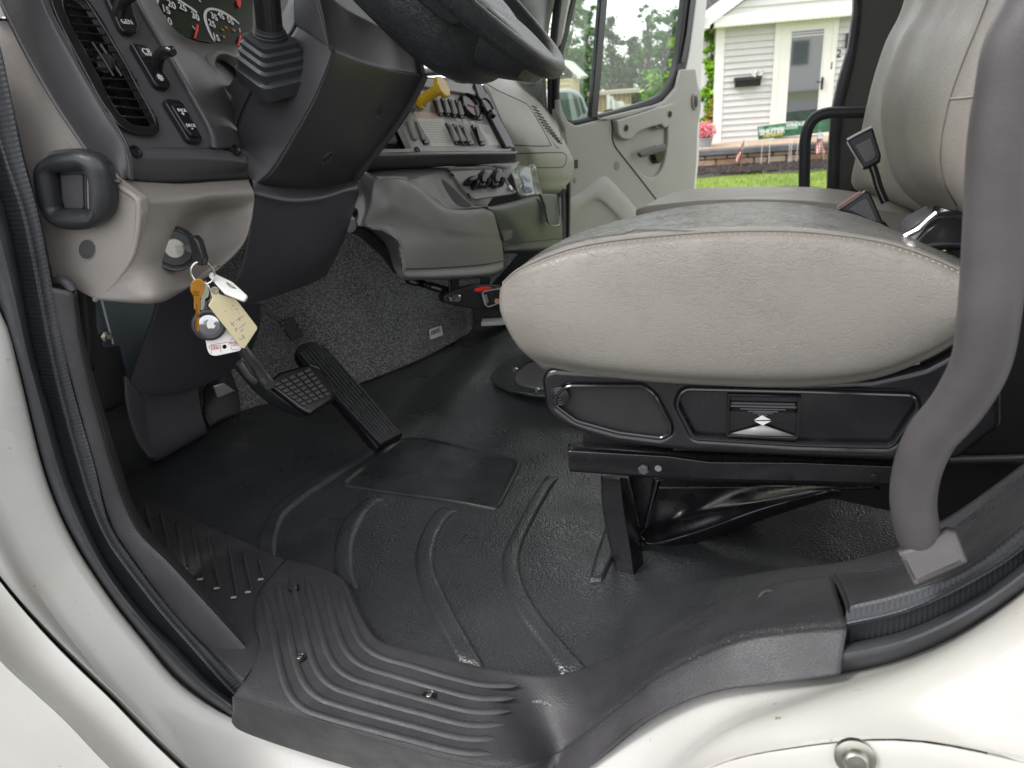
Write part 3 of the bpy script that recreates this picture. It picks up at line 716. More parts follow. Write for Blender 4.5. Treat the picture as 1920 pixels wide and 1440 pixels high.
# frame: side bevel, bottom roll, right roll
def Q(u, v, d=0): return POD.w(u, v, d)
L0 = T([(-10, -60), (0, -5), (20, 41), (50, 100), (102, 190), (142, 250), (178, 302), (205, 332), (225, 338)], 'y', .604)
L1 = [Q(*p, -.045).lerp(P(*p, 'y', .61), .6) for p in [(28, -60), (45, 0), (62, 41), (85, 95), (132, 180), (168, 238), (200, 285), (218, 322), (232, 338)]]
L2 = [Q(*p, -.006) for p in [(60, -60), (78, 0), (95, 38), (115, 75), (160, 155), (195, 215), (225, 262), (236, 300), (240, 334)]]
L3 = [Q(*p, .002) for p in [(66, -60), (85, 0), (102, 38), (122, 75), (167, 155), (202, 215), (232, 265), (243, 302), (246, 336)]]
L4 = [Q(*p, -.006) for p in [(80, -60), (96, 0), (112, 38), (134, 78), (178, 156), (212, 214), (240, 262), (248, 300), (250, 338)]]
loft('pod_side', [L0, L1, L2, L3, L4], M['dgrey'], pod, nu=60, nv=5, solid=.003, ang=70)
bt = [[Q(236, 272, -.004), Q(300, 277, -.005), Q(400, 279, -.005), Q(463, 292, -.005)],
      [Q(238, 281, .001), Q(300, 286, -.0), Q(400, 288, -.0), Q(464, 297, -.002)],
      [Q(241, 295, -.001), Q(300, 300, -.001), Q(400, 302, -.001), Q(465, 307, -.003)],
      T([(240, 325, 'x', -.672), (300, 330, 'x', -.672), (400, 326, 'x', -.672), (465, 322, 'x', -.672)]),
      T([(238, 338, 'x', -.682), (300, 342, 'x', -.682), (400, 338, 'x', -.682), (464, 333, 'x', -.682)]),
      T([(238, 339, 'x', -.72), (300, 343, 'x', -.72), (400, 339, 'x', -.72), (464, 334, 'x', -.72)])]
loft('pod_bottom_roll', bt, M['dgrey'], pod, nu=40, nv=5, solid=.003, ang=70)
gl = Pl(Q(380, 60, -.09), POD.n, POD.e2)
rr = [[Q(*p, -.006) for p in z4([(960, -160), (990, 0), (1110, 220), (1250, 450), (1400, 720), (1540, 990), (1556, 1100)])],
      [Q(*p, .004) for p in z4([(985, -160), (1030, 0), (1150, 220), (1290, 450), (1440, 720), (1580, 980), (1600, 1100)])],
      [Q(*p, .002) for p in z4([(1000, -160), (1060, 0), (1180, 220), (1320, 440), (1470, 700), (1620, 980), (1650, 1110)])],
      [Q(*p, -.02) for p in z4([(1040, -160), (1100, 0), (1215, 210), (1380, 430), (1530, 680), (1680, 940), (1740, 1100)])],
      [Q(*p, -.045) for p in z4([(1080, -160), (1140, 0), (1250, 215), (1440, 400), (1600, 640), (1720, 870), (1800, 1090)])],
      [Q(*p, -.070) for p in z4([(1110, -160), (1160, 0), (1290, 230), (1500, 380), (1700, 560), (1780, 800), (1860, 1150)])],
      [gl.w(*p, .0005) for p in z4([(1130, -160), (1180, 20), (1330, 242), (1520, 320), (1830, 360), (1900, 700), (1950, 1150)])],
      [gl.w(*p, -.01) for p in z4([(1130, -160), (1180, 16), (1330, 236), (1520, 312), (1830, 352), (1960, 700), (1980, 1150)])]]
loft('gauge_surround', rr, M['dgrey'], pod, nu=70, nv=5, solid=.003, ang=70)
# vent
ven = slab('air_vent', cs(z4([(470, -70), (392, -35), (395, 25), (436, 135), (515, 295), (636, 524), (756, 745), (836, 857), (886, 928), (978, 985), (1080, 1010), (1155, 1012), (1196, 990), (1198, 930), (1156, 845), (1056, 655), (956, 465), (836, 255), (726, 75), (646, -25), (560, -70)]), 90), POD, .004, M['black'], pod, bevel=.0018, holes=[cs(z4([(500, -40), (478, 30), (530, 170), (620, 330), (720, 520), (820, 720), (900, 850), (990, 925), (1090, 945), (1150, 940), (1165, 915), (1130, 830), (1030, 650), (930, 460), (800, 240), (700, 80), (640, 0), (560, -50)]), 90)], d=.004)
slab('vent_back', ventpx, POD, .004, M['black'], ven, bevel=.0005, d=-.022)
mb = MB()
sl = [((480, 40), (650, 80)), ((500, 115), (700, 140)), ((520, 180), (745, 200)), ((545, 240), (785, 265)), ((580, 305), (820, 335)), ((615, 372), (860, 392)), ((650, 445), (900, 455)), ((690, 512), (945, 520)), ((730, 585), (1000, 600)), ((780, 655), (1030, 680)), ((830, 730), (1075, 750)), ((890, 800), (1115, 825)), ((940, 875), (1150, 885))]
for a0, a1 in sl:
    A_ = Q(a0[0]/4, a0[1]/4, -.004); B_ = Q(a1[0]/4, a1[1]/4, -.004); d = (B_-A_).normalized(); t = (POD.n*.85-POD.e2*.5).normalized()
    mb.box((A_+B_)/2, ((B_-A_).length/2, .0065, .0011), (d, t, d.cross(t)))
mb.build('vent_slats', M['black'], ven, bevel=.0005, ang=50)
mb = MB(); mb.tube([Q(173, 80, .003), Q(192, 108, .003), Q(213, 143, .003)], .0016, 8); mb.tube([Q(188, 84, .004), Q(207, 112, .004), Q(228, 143, .004)], .0022, 8)
mb.build('vent_guide', M['black'], ven)
A_ = Q(199, 118, .000); mb = MB().lathe(A_, POD.e1, [(.010, -.003), (.010, .003)], 40); mb.build('vent_thumbwheel', M['blackm'], ven)
# switches
for i, s in enumerate(swb):
    b = slab('switch', s, POD, .008, M['black'], pod, bevel=.0022, d=.0045)
    if i == 0:
        text('switch_marking', 'GEN', POD, (238, 41), .0085, M['ink'], b, d=.0052, rot=-2)
        pts = [Q(222, 30, .002), Q(226, 12, .012), Q(236, -2, .024), Q(252, -12, .036), Q(268, -18, .046)]
        tube('switch_lever', pts, lambda t: .0075-.001*t, M['black'], b, n=14, res=20)
    if i == 1:
        t = slab('switch_window', rp(z4([(1035, 345), (1090, 350), (1140, 400), (1110, 435), (1070, 430)]), 1.5), POD, .001, M['blackm'], b, bevel=.0004, d=.0056)
        text('switch_marking', 'CB', POD, (275, 97), .0105, M['ink'], b, d=.0062, rot=-4); text('switch_marking', 'PANEL', POD, (279, 103), .0035, M['ink'], b, d=.0062, rot=-4)
        mk2 = MB()
        c = POD.w(300.5, 145, .0058)
        for k in range(4):
            an = rad(45*k+20); dd = POD.e1*math.cos(an)+POD.e2*math.sin(an); mk2.box(c, (.0045, .0008, .0002), (dd, POD.n.cross(dd), POD.n))
        mk2.build('dimmer_symbol', M['ink'], b)
        pts = [Q(291, 134, .001), Q(294, 118, .012), Q(300, 104, .024), Q(310, 97, .036), Q(321, 96, .046), Q(325, 98, .05)]
        tube('switch_lever', pts, lambda t: .0078-.0018*t if t < .95 else .004, M['black'], b, n=14, res=22)
    if i == 2:
        rk = slab('rocker', rp(z4([(1285, 785), (1300, 775), (1355, 780), (1385, 800), (1490, 990), (1500, 1015), (1480, 1025), (1440, 1015), (1400, 970), (1295, 800)]), 2.5), POD, .006, M['black'], b, bevel=.002, d=.0085)
        text('rocker_marking', 'INCR', POD, (341.5, 207), .0058, M['ink'], rk, d=.0092, rot=-6); text('rocker_marking', '+', POD, (343.5, 213.5), .0075, M['ink'], rk, d=.0092, bold=.0003)
        text('rocker_marking', 'DECR', POD, (358, 235.5), .0058, M['ink'], rk, d=.0092, rot=-6); text('rocker_marking', '-', POD, (360.5, 240.5), .0075, M['ink'], rk, d=.0092, bold=.0003)
for (u, v) in ((255, 284), (443, 281)):
    c = Q(u, v, .0022); MB().lathe(c, POD.n, [(.0075, -.002), (.0075, .0006), (.006, .0008), (.005, -.0015), (.003, -.0005), (0, -.0005)], 20).build('screw', M['black'], pod)
# gauges
slab('gauge_lens', rp(z4([(1100, -200), (1165, 0), (1300, 245), (1480, 300), (1840, 370), (1900, 200), (1900, -250)]), 3), gl, .006, M['lens'], pod, bevel=.001)
def g9(pts): return [(280+x/9.6, x2/9.6) for x, x2 in pts]
for nm, out, inn in (('gauge_arc', [(135, -60), (130, 60), (140, 150), (165, 225), (185, 235)], [(200, -60), (165, 40), (165, 110), (180, 180), (190, 232)]),
                     ('gauge_arc', [(430, -60), (560, 0), (700, 90), (790, 150), (865, 215), (850, 245)], [(440, -30), (560, 30), (690, 120), (770, 180), (850, 245)]),
                     ('gauge_arc', [(1165, 745), (1090, 620), (1000, 400), (980, 280), (1000, 190), (1060, 145), (1150, 140), (1300, 185), (1480, 290), (1630, 420)], [(1195, 745), (1120, 610), (1045, 400), (1030, 290), (1045, 220), (1090, 190), (1160, 185), (1290, 225), (1450, 315), (1625, 445)])):
    A_ = smooth([V((x, y, 0)) for x, y in g9(out)], 30); B_ = smooth([V((x, y, 0)) for x, y in g9(inn)], 30)
    vs = [gl.w(p.x, p.y, .0012) for p in A_]+[gl.w(p.x, p.y, .0012) for p in B_]
    mk(nm, vs, orient(vs, [(i, i+1, 31+i, 30+i) for i in range(29)]), M['ink'], pod, solid=.0006)
for s, (x, y), sz in (('20', (400, 85), .017), ('15', (300, 175), .017), ('25', (600, 130), .017), ('10', (330, 370), .017), ('30', (830, 300), .017), ('35', (1170, 305), .016), ('45', (1290, 285), .016), ('55', (1460, 380), .016), ('25', (1130, 430), .016), ('15', (1205, 675), .016)):
    text('gauge_number', s, gl, g9([(x, y)])[0], sz, M['ink'], pod, d=.0018, bold=.0003, sx=.85, rot=-24)
for s, (x, y) in (('60', (1385, 495)), ('40', (1325, 540)), ('80', (1530, 550)), ('20', (1345, 665))):
    text('gauge_number', s, gl, g9([(x, y)])[0], .0065, M['orange'], pod, d=.0018)
for p in ([(855, 425), (895, 450), (885, 540), (840, 685), (805, 680), (835, 560)], [(1640, 610), (1665, 640), (1645, 740), (1610, 830), (1590, 825), (1610, 740)], [(1580, -10), (1590, 80), (1635, 135), (1655, 80), (1660, -20)]):
    slab('gauge_needle', rp(g9(p), .6), gl, .002, M['redink'], pod, bevel=.0006, d=.004)
mb = MB(); mb.tube([gl.w(*g9([(775, 465)])[0], .002), gl.w(*g9([(825, 530)])[0], .002)], .0007, 6); mb.tube([gl.w(*g9([(1625, 510)])[0], .002), gl.w(*g9([(1635, 580)])[0], .002)], .0008, 6); mb.tube([gl.w(*g9([(895, 0)])[0], .002), gl.w(*g9([(925, 35)])[0], .002)], .0010, 6)
mb.build('gauge_ticks', M['ink'], pod)
# round finger recess beside the column
bpy.context.view_layer.update()
rc, rn = surf('gauge_surround', 425, 150, .0, gl.w(440, 160, .02))
rn = (rn*.4+POD.n*.6).normalized(); rc = rc+rn*.004+V((0, .016, -.006))
MB().lathe(rc, rn, [(.040, -.03), (.040, .0), (.043, .006), (.048, .005), (.052, -.004), (.053, -.02)], 44, e=POD.e1).build('recess_rim', mat('rim_grey', (.20, .19, .17), .45), pod)
MB().lathe(rc, rn, [(.0405, -.006), (0, -.006)], 36).build('recess_floor', M['black'], pod)

# ================================================================== steering column
colm = thing('steering_column', 'dark grey angular steering column shroud with two recessed screws', 'steering column', (-.6, 1.0, .6))
c0 = T([(545, -10), (520, 40), (462, 115), (418, 190), (438, 270), (456, 325)], 'y', .97)
c1 = T([(560, 0), (548, 55), (488, 137), (440, 235), (454, 300), (466, 333)], 'y', .915)
c1b = T([(550, -40), (552, 58), (493, 139), (445, 237), (458, 302), (468, 334)], 'y', .908)
c2 = T([(568, -30), (585, 78), (540, 158), (492, 245), (476, 305), (474, 339)], 'y', .893)
c3 = T([(585, -25), (616, 100), (582, 180), (538, 258), (505, 314), (480, 342)], 'y', .884)
c3b = T([(590, -24), (622, 104), (590, 184), (546, 262), (512, 318), (484, 345)], 'y', .886)
c4 = T([(602, -20), (631, 110), (600, 190), (556, 270), (521, 324), (492, 348)], 'y', .897)
c5 = T([(655, 20), (688, 131), (655, 214), (608, 294), (575, 336), (556, 356)], 'y', .99)
c6 = T([(715, 50), (742, 143), (702, 222), (656, 292), (630, 330), (616, 354)], 'y', 1.08)
c7 = T([(755, 70), (772, 146), (735, 217), (690, 280), (661, 320), (645, 348)], 'y', 1.125)
c8 = T([(775, 80), (788, 148), (752, 214), (706, 277), (676, 316), (655, 345)], 'y', 1.148)
c9 = T([(780, 84), (793, 151), (758, 217), (712, 280), (681, 319), (658, 347)], 'y', 1.158)
c10 = [p+V((-.12, .03, .02)) for p in c9]
loft('shroud_side', [c0, c1], M['column'], colm, nu=60, nv=6, solid=.004)
_rows = [[q_[0], q_[0].lerp(q_[1], .8)]+q_[1:] for q_ in (c1b, c2, c3, c3b, c4, c5, c6, c7, c8, c9, c10)]
loft('shroud', _rows, M['column'], colm, nu=84, nv=5, solid=.004, ang=80, idx=True)
for (u, v), y in (((613, 296), 1.025), ((713, 208), 1.10)):
    bpy.context.view_layer.update(); c, cn_ = surf('shroud', u, v, .0, P(u, v, 'y', y))
    rs_ = MB().lathe(c, cn_, [(.0125, -.004), (.0125, .0008), (.0115, .0014), (.0102, .0009), (.0098, .0003)], 28).build('screw_well', M['dgrey'], colm)
    MB().lathe(c, cn_, [(.0099, .0004), (.0055, .0006), (.0050, .0016), (.003, .0018), (0, .0012)], 24).build('recessed_screw', M['black'], rs_)
slab('cowl', rp([(425, -220), (840, -220), (815, 60), (800, 112), (700, 112), (560, 80), (470, 90), (425, 40)], 6), XP(-.86), .02, M['dgrey'], dash, bevel=.006)
# knee panel below the column
knee = thing('knee_panel', 'charcoal plastic knee panel under the steering column reaching down beside the pedals', 'trim panel', (-.8, .95, .4))
k = [T([(474, 336), (540, 350), (600, 352), (645, 340), (672, 330)], 'x', -.70), T([(476, 346), (540, 362), (600, 360), (648, 346), (674, 342)], 'x', -.675), T([(477, 362), (540, 376), (600, 372), (650, 358), (673, 358)], 'x', -.662),
     T([(477, 378), (540, 392), (598, 388), (650, 376), (668, 378)], 'x', -.672), T([(470, 440), (535, 450), (592, 444), (632, 440), (652, 430)], 'x', -.70), T([(455, 505), (510, 512), (570, 505), (612, 490), (634, 474)], 'x', -.74),
     T([(425, 560), (490, 560), (545, 540), (590, 522), (617, 508)], 'x', -.80), T([(400, 590), (480, 566), (540, 548), (585, 531), (614, 516)], 'x', -.83), T([(400, 588), (480, 563), (540, 544), (585, 527), (614, 512)], 'x', -.90)]
loft('knee_cover', k, M['navy'], knee, nu=60, nv=5, solid=.004, ang=70)
k = [T([(300, 520), (360, 540), (430, 560), (490, 566)], 'x', -.99), T([(290, 590), (350, 610), (430, 620), (485, 622)], 'x', -1.03), T([(252, 690), (300, 725), (400, 710), (455, 680)], 'x', -1.10), T([(243, 728), (282, 745), (340, 738), (380, 712)], 'x', -1.12),
     T([(243, 770), (272, 778), (320, 770), (375, 755)], 'x', -1.13), T([(262, 830), (285, 858), (325, 840), (387, 806)], 'x', -1.14), T([(270, 838), (290, 864), (330, 845), (389, 812)], 'x', -1.20)]
loft('lower_cover', k, M['navy'], knee, nu=50, nv=5, solid=.006, ang=70)
loft('cover_edge', [T([(236, 705), (240, 760), (258, 820), (283, 857)], 'x', -1.10), T([(272, 745), (272, 790), (280, 830), (292, 858)], 'x', -1.125), T([(280, 748), (278, 790), (285, 830), (296, 860)], 'x', -1.16)], M['navy'], knee, nu=30, nv=4, solid=.005)
slab('hanging_bolt', ell(540, 537, 9, 7, -30), XP(-.81), .01, M['dgrey'], knee, bevel=.003)
# sheet metal and recess seen behind the trim
inn = thing('footwell_sheet_metal', 'bare blue-grey sheet metal behind the lower dash at the side of the footwell', 'metal panel', (-1.2, .9, .3))
slab('sheet', rp([(172, 480), (330, 480), (320, 570), (244, 725), (225, 648), (196, 652), (176, 600)], 3), XP(-1.18), .004, M['darkmetal'], inn, bevel=.001)
MB().tube(T([(190, 560), (200, 600), (212, 645)], 'x', -1.176), .002, 8).build('sheet_seam', M['whitep'], inn)
MB().lathe(P(199, 631, 'x', -1.17), (1, -.4, .1), [(.011, -.004), (.011, .004), (.005, .006), (.005, .016), (0, .016)], 6).build('mounting_nut', M['screw'], inn)
slab('bracket', rp([(400, 724), (420, 718), (442, 733), (408, 747)], 2), XP(-1.16), .004, M['metal'], inn, bevel=.002)
hp = thing('side_bolster', 'black padded upright between the door trim strip and the footwell', 'trim panel', (-.95, .72, .3))
loft('bolster_cover', [T([(122, 500), (128, 560), (140, 640), (160, 700)], 'y', .66), T([(150, 500), (160, 560), (170, 640), (172, 690)], 'y', .67), T([(176, 500), (178, 590), (182, 660), (176, 695)], 'y', .69), T([(178, 500), (180, 590), (184, 660), (178, 697)], 'y', .74)], M['blackm'], hp, nu=30, nv=4, solid=.005)

# ================================================================== gear selector
gs = thing('gear_selector', 'black selector lever rising from a stepped square rubber boot on the column', 'gear lever', tuple(P(510, 95, 'y', .86)))
BO = P(512, 118, 'y', .885); axis = (P(500, -40, 'y', .84)-P(514, 105, 'y', .87)).normalized()
e1 = (CR*1.0+CFW*.0); e1 = (e1-axis*e1.dot(axis)).normalized(); e2 = axis.cross(e1)
def sq(c, r, ht, rot=45, n=40):
    out = []
    for k in range(n):
        t = 2*math.pi*k/n; ca, sa = math.cos(t), math.sin(t); m = (abs(ca)**9+abs(sa)**9)**(-1/9)
        x, y = ca*m*r, sa*m*r; c_, s_ = math.cos(rad(rot)), math.sin(rad(rot))
        out.append(c+e1*(x*c_-y*s_)+e2*(x*s_+y*c_)+axis*ht)
    return out
prof = [(.036, -.030), (.037, -.012), (.034, -.009), (.034, -.004), (.0345, .003), (.031, .006), (.0315, .013), (.028, .016), (.0285, .023), (.025, .026), (.0255, .032), (.021, .034), (.020, .034)]
vs = []; fs = []
for r_, h_ in prof: vs += sq(BO, r_*1.06, h_)
n = 40
for i in range(len(prof)-1):
    for k2 in range(n): fs.append((i*n+k2, i*n+(k2+1) % n, (i+1)*n+(k2+1) % n, (i+1)*n+k2))
fs.append(tuple(range((len(prof)-1)*n, len(prof)*n)))
mk('boot', vs, fs, M['rubber'], gs, ang=50)
tp = BO+axis*.034
MB().lathe(tp, axis, [(.021, 0), (.0215, .003), (.0195, .004), (.020, .007), (.018, .008), (.0175, .012)], 32).build('collar', M['rubber'], gs)
tube('lever', [tp, tp+axis*.04, tp+axis*.09, tp+axis*.16], .0165, M['black'], gs, n=20, res=14)

# ================================================================== steering wheel
WC = V((-.447, 1.05, .864)); al, be = rad(45.5), rad(-5.1)
w1 = V((math.cos(al), 0, -math.sin(al))); w2 = V((0, math.cos(be), math.sin(be))); w2 = (w2-w1*w1.dot(w2)).normalized(); w3 = w1.cross(w2)
if w3.z < 0: w3 = -w3
whl = thing('steering_wheel', 'black leather-grained steering wheel with a deep padded hub above the column', 'steering wheel', tuple(WC))
pts = [WC+w1*(.225*math.cos(t))+w2*(.225*math.sin(t)) for t in [2*math.pi*k/96 for k in range(96)]]
tube('rim', pts, .0148, M['wheel'], whl, n=20, closed=True, ref=w3)
# padded hub: a rounded dish in the wheel's own plane
def hubsec(rx, ry, h, n=56):
    out = []
    for k in range(n):
        t = 2*math.pi*k/n; ca, sa = math.cos(t), math.sin(t)
        e = 3.0; m = (abs(ca)**e+abs(sa)**e)**(-1/e)
        out.append(WC+w1*(ca*m*rx+.02)+w2*(sa*m*ry)+w3*h)
    return out
prof = [(.10, .09, .012), (.128, .12, .008), (.145, .135, -.012), (.152, .142, -.04), (.150, .142, -.068), (.138, .132, -.090), (.115, .11, -.104), (.06, .06, -.112)]
vs = []; fs = []; n = 56
for rx, ry, h in prof: vs += hubsec(rx, ry, h)
for i in range(len(prof)-1):
    for k2 in range(n): fs.append((i*n+k2, i*n+(k2+1) % n, (i+1)*n+(k2+1) % n, (i+1)*n+k2))
fs.append(tuple(range(n))); fs.append(tuple(range((len(prof)-1)*n, len(prof)*n)))
bm = bmesh.new(); bv = [bm.verts.new(v) for v in vs]
for f in fs: bm.faces.new([bv[i] for i in f])
bmesh.ops.recalc_face_normals(bm, faces=bm.faces); me = D.meshes.new('hub'); bm.to_mesh(me); bm.free()
hub = wrap('hub_pad', me, M['wheel'], whl, sub=1, ang=180)
def WP(a, b, h): return WC+w1*a+w2*b+w3*h
# lower wide spoke joining the hub and the rim
body('spoke', [[WP(.11, -.085, -.0), WP(.16, -.082, .004), WP(.222, -.06, .006)], [WP(.11, 0, .005), WP(.16, 0, .008), WP(.226, 0, .010)], [WP(.11, .085, 0), WP(.16, .082, .004), WP(.222, .06, .006)],
               [WP(.11, .085, -.07), WP(.155, .082, -.062), WP(.212, .06, -.030)], [WP(.11, 0, -.095), WP(.155, 0, -.074), WP(.215, 0, -.034)], [WP(.11, -.085, -.07), WP(.155, -.082, -.06), WP(.212, -.06, -.028)]], M['wheel'], whl, nu=30, nv=6)
# raised thumb pad with its piping on the near side of the hub
HP = Pl(WP(.05, -.15, -.03), -w2*.93-w3*.25+w1*.25)
slab('thumb_pad', cs([(700, -60), (760, -14), (800, 18), (838, 46), (862, 48), (868, 40), (860, 28), (840, 0), (812, -22), (770, -60)], 60), HP, .012, M['wheel'], whl, bevel=.005, d=.003)
tube('spoke', [WP(.02, -.12, -.02), WP(.04, -.17, -.01), WP(.04, -.218, 0)], lambda t: .026-.008*t, M['wheel'], whl, n=16, res=12)

# ================================================================== centre console
con = thing('centre_console', 'grey slanted centre switch panel framed in dark plastic behind the steering wheel', 'console', (-.6, 1.4, .6))
A_ = P(690, 296, 'x', -.675); B_ = P(965, 283, 'x', -.56); aa = V((B_.x-A_.x, B_.y-A_.y, 0)).normalized(); uu = (V((-aa.y, aa.x, 0)))
if uu.x > 0: uu = -uu
cup = (V((0, 0, 1))*math.cos(rad(28))+uu*math.sin(rad(28))).normalized()
CP = Pl(A_, aa.cross(cup), cup)
def z6(pts): return [((680+p[0]/6), (120+p[1]/6))+tuple(p[2:]) for p in pts]
inner = rp(z6([(230, 940), (300, 700), (600, 240), (900, 290), (1340, 355), (1660, 940), (1500, 945), (700, 962)]), 2)
fr = rp(z6([(-100, 1010), (200, 300), (500, 60), (1100, 60), (1230, 90), (1735, 1010), (1000, 1030), (100, 1050)]), 3)
lpoc = rp(z6([(60, 945), (250, 500), (380, 600), (540, 945), (420, 950)]), 3)
rpan = rp(z6([(560, 560), (620, 240), (900, 290), (1340, 360), (1670, 945), (700, 962)]), 4)
vt = rp(z6([(500, 40), (1150, 40), (1205, 235), (1120, 235), (900, 190), (660, 170), (640, 130)]), 4)
slab('console_frame', fr, CP, .014, mat('console_frame', (.33, .325, .315), .3, bump=('grain', 900, .0003, .5)), con, bevel=.003, holes=[rpan, lpoc, vt])
slab('switch_panel', rp(z6([(440, 560), (560, 200), (900, 260), (1400, 330), (1720, 970), (660, 985)]), 2), CP, .006, M['panelgrey'], con, bevel=.001, d=-.008)
slab('radio_bay', rp(z6([(0, 980), (200, 480), (400, 560), (560, 980)]), 2), CP, .006, M['dgrey'], con, bevel=.001, d=-.05)
MB().box(CP.w(*z6([(455, 780)])[0], -.028), (.0015, .05, .024), (CP.e1, CP.e2, CP.n)).build('bay_wall', M['black'], con)
slab('ash_tray', rp(z6([(180, 870), (330, 700), (400, 870)]), 1), CP, .01, M['panelgrey'], con, bevel=.002, d=-.03)
slab('frame_side', rp(z6([(1215, 90), (1265, 90), (1690, 880), (1680, 930), (1620, 945), (1330, 400), (1300, 360)]), 2), CP, .012, M['black'], con, bevel=.003, d=.004)
rollr = [[CP.w(*p, .0) for p in z6([(40, 1000), (600, 985), (1200, 975), (1738, 975)])], [CP.w(*p, .004) for p in z6([(40, 1030), (600, 1018), (1200, 1008), (1738, 1005)])],
         [CP.w(*p, -.004) for p in z6([(30, 1090), (600, 1070), (1200, 1050), (1735, 1040)])], [CP.w(*p, -.03) for p in z6([(30, 1180), (600, 1155), (1200, 1125), (1725, 1100)])], [CP.w(*p, -.06) for p in z6([(30, 1215), (600, 1175), (1200, 1140), (1710, 1112)])]]
loft('console_roll', rollr, M['dgrey'], con, nu=50, nv=5, solid=.004, ang=70)
for p in z6([(617, 965), (1262, 272), (1698, 960)]):
    MB().lathe(CP.w(*p, .001), CP.n, [(.007, -.004), (.007, .0008), (.0055, .001), (.004, -.001), (0, -.001)], 18, e=CP.e2).build('screw', M['black'], con)
# vents at the top
for o_, a_ in ((z6([(660, 140), (800, 150), (900, 150), (1030, 150), (1010, 215), (830, 195), (690, 170)]), 0), (z6([(1030, 130), (1165, 130), (1195, 232), (1110, 225), (1030, 180)]), 1)):
    vv = slab('console_vent', rp(o_, 1.5), CP, .006, M['black'], con, bevel=.001, d=-.01)
mb = MB(); mb.tube([CP.w(*z6([(840, 200)])[0], -.004), CP.w(*z6([(1150, 190)])[0], -.004)], .0012, 6); mb.build('vent_bar', M['metal'], vv)
# rockers
RS = [(795, 375, 900, 580), (885, 375, 980, 585), (965, 385, 1055, 595), (1040, 395, 1130, 605), (440, 612, 640, 895), (548, 618, 735, 895), (935, 655, 1090, 905), (1010, 668, 1165, 908), (1085, 678, 1235, 908), (1230, 440, 1330, 625), (1230, 680, 1365, 910)]
for i, (x0, y0, x1, y1) in enumerate(RS):
    p = z6([(x0, y0), (x0+40, y0+2), (x1+28, y1-30), (x1+20, y1), (x1-35, y1)])
    b = slab('rocker_switch', rp(p, 1.6), CP, .006, M['black'], con, bevel=.0015, d=-.003)
    dx, dy = x1-x0, y1-y0
    q_ = z6([(x0+dx*.18+18, y0+dy*.08), (x0+dx*.18+48, y0+dy*.1), (x0+dx*.78+40, y0+dy*.78), (x0+dx*.74+25, y0+dy*.86), (x0+dx*.7-5, y0+dy*.82)])
    slab('rocker_paddle', rp(q_, 1.6), CP, .006, M['grey'] if i < 10 else M['black'], b, bevel=.0015, d=.004)
for (x, y), r_, nm in (((1190, 490), .030, 'dial'), ((1365, 500), .020, 'dial')):
    c = CP.w(*z6([(x, y)])[0], -.006)
    dd = MB().lathe(c, CP.n, [(r_, 0), (r_, .010), (r_*.93, .013), (r_*.86, .011), (r_*.84, .007)], 40, e=CP.e2).build(nm, M['black'], con)
    MB().lathe(c, CP.n, [(r_*.85, .0065), (0, .0065)], 36).build('dial_face', M['paper'] if r_ > .025 else M['paper'], dd)
    MB().tube([c+CP.n*.008-CP.e1*r_*.3+CP.e2*r_*.1, c+CP.n*.008+CP.e1*r_*.5-CP.e2*r_*.2], .001, 6).build('dial_pointer', M['redink'], dd)
MB().lathe(CP.w(*z6([(1425, 585)])[0], -.004), CP.n, [(.011, 0), (.010, .012), (.007, .016), (0, .016)], 18).build('control_knob', M['black'], con)
MB().lathe(CP.w(*z6([(520, 500)])[0], -.004), CP.n, [(.012, 0), (.011, .010), (.008, .014), (0, .014)], 18).build('control_knob', M['grey'], con)
# stickers
s = slab('instruction_label', rp(z6([(560, 535), (880, 560), (1075, 922), (775, 925)]), .5), CP, .0008, M['paper'], con, bevel=.0002, d=-.0075)
slab('label_band', z6([(565, 540), (878, 564), (905, 615), (605, 605)]), CP, .0004, M['pinkpaper'], s, bevel=.0001, d=-.0070)
mb = MB()
for k in range(9):
    t = k/9; a0 = z6([(650+t*130, 650+t*250)])[0]; a1 = z6([(890+t*130, 665+t*248)])[0]; mb.tube([CP.w(*a0, -.0069), CP.w(*a1, -.0069)], .00022, 4)
mb.build('fine_print', M['inkgrey'], s)
s = slab('small_label', rp(z6([(1290, 677), (1420, 685), (1540, 912), (1425, 915)]), .5), CP, .0008, M['paper'], con, bevel=.0002, d=-.0075)
mb = MB()
for k in range(4):
    mb.tube([CP.w(*z6([(1335+k*12, 705+k*22)])[0], -.0066), CP.w(*z6([(1400+k*12, 710+k*22)])[0], -.0066)], .0004, 4)
mb.build('fine_print', M['inkgrey'], s)
for q_ in ([(1040, 602), (1090, 605), (1115, 642), (1068, 642)], [(1115, 612), (1170, 618), (1200, 675), (1150, 668)], [(1195, 635), (1245, 640), (1262, 672), (1215, 670)]):
    slab('switch_label', rp(z6(q_), .4), CP, .0006, M['paper'], con, bevel=.0002, d=-.0075)
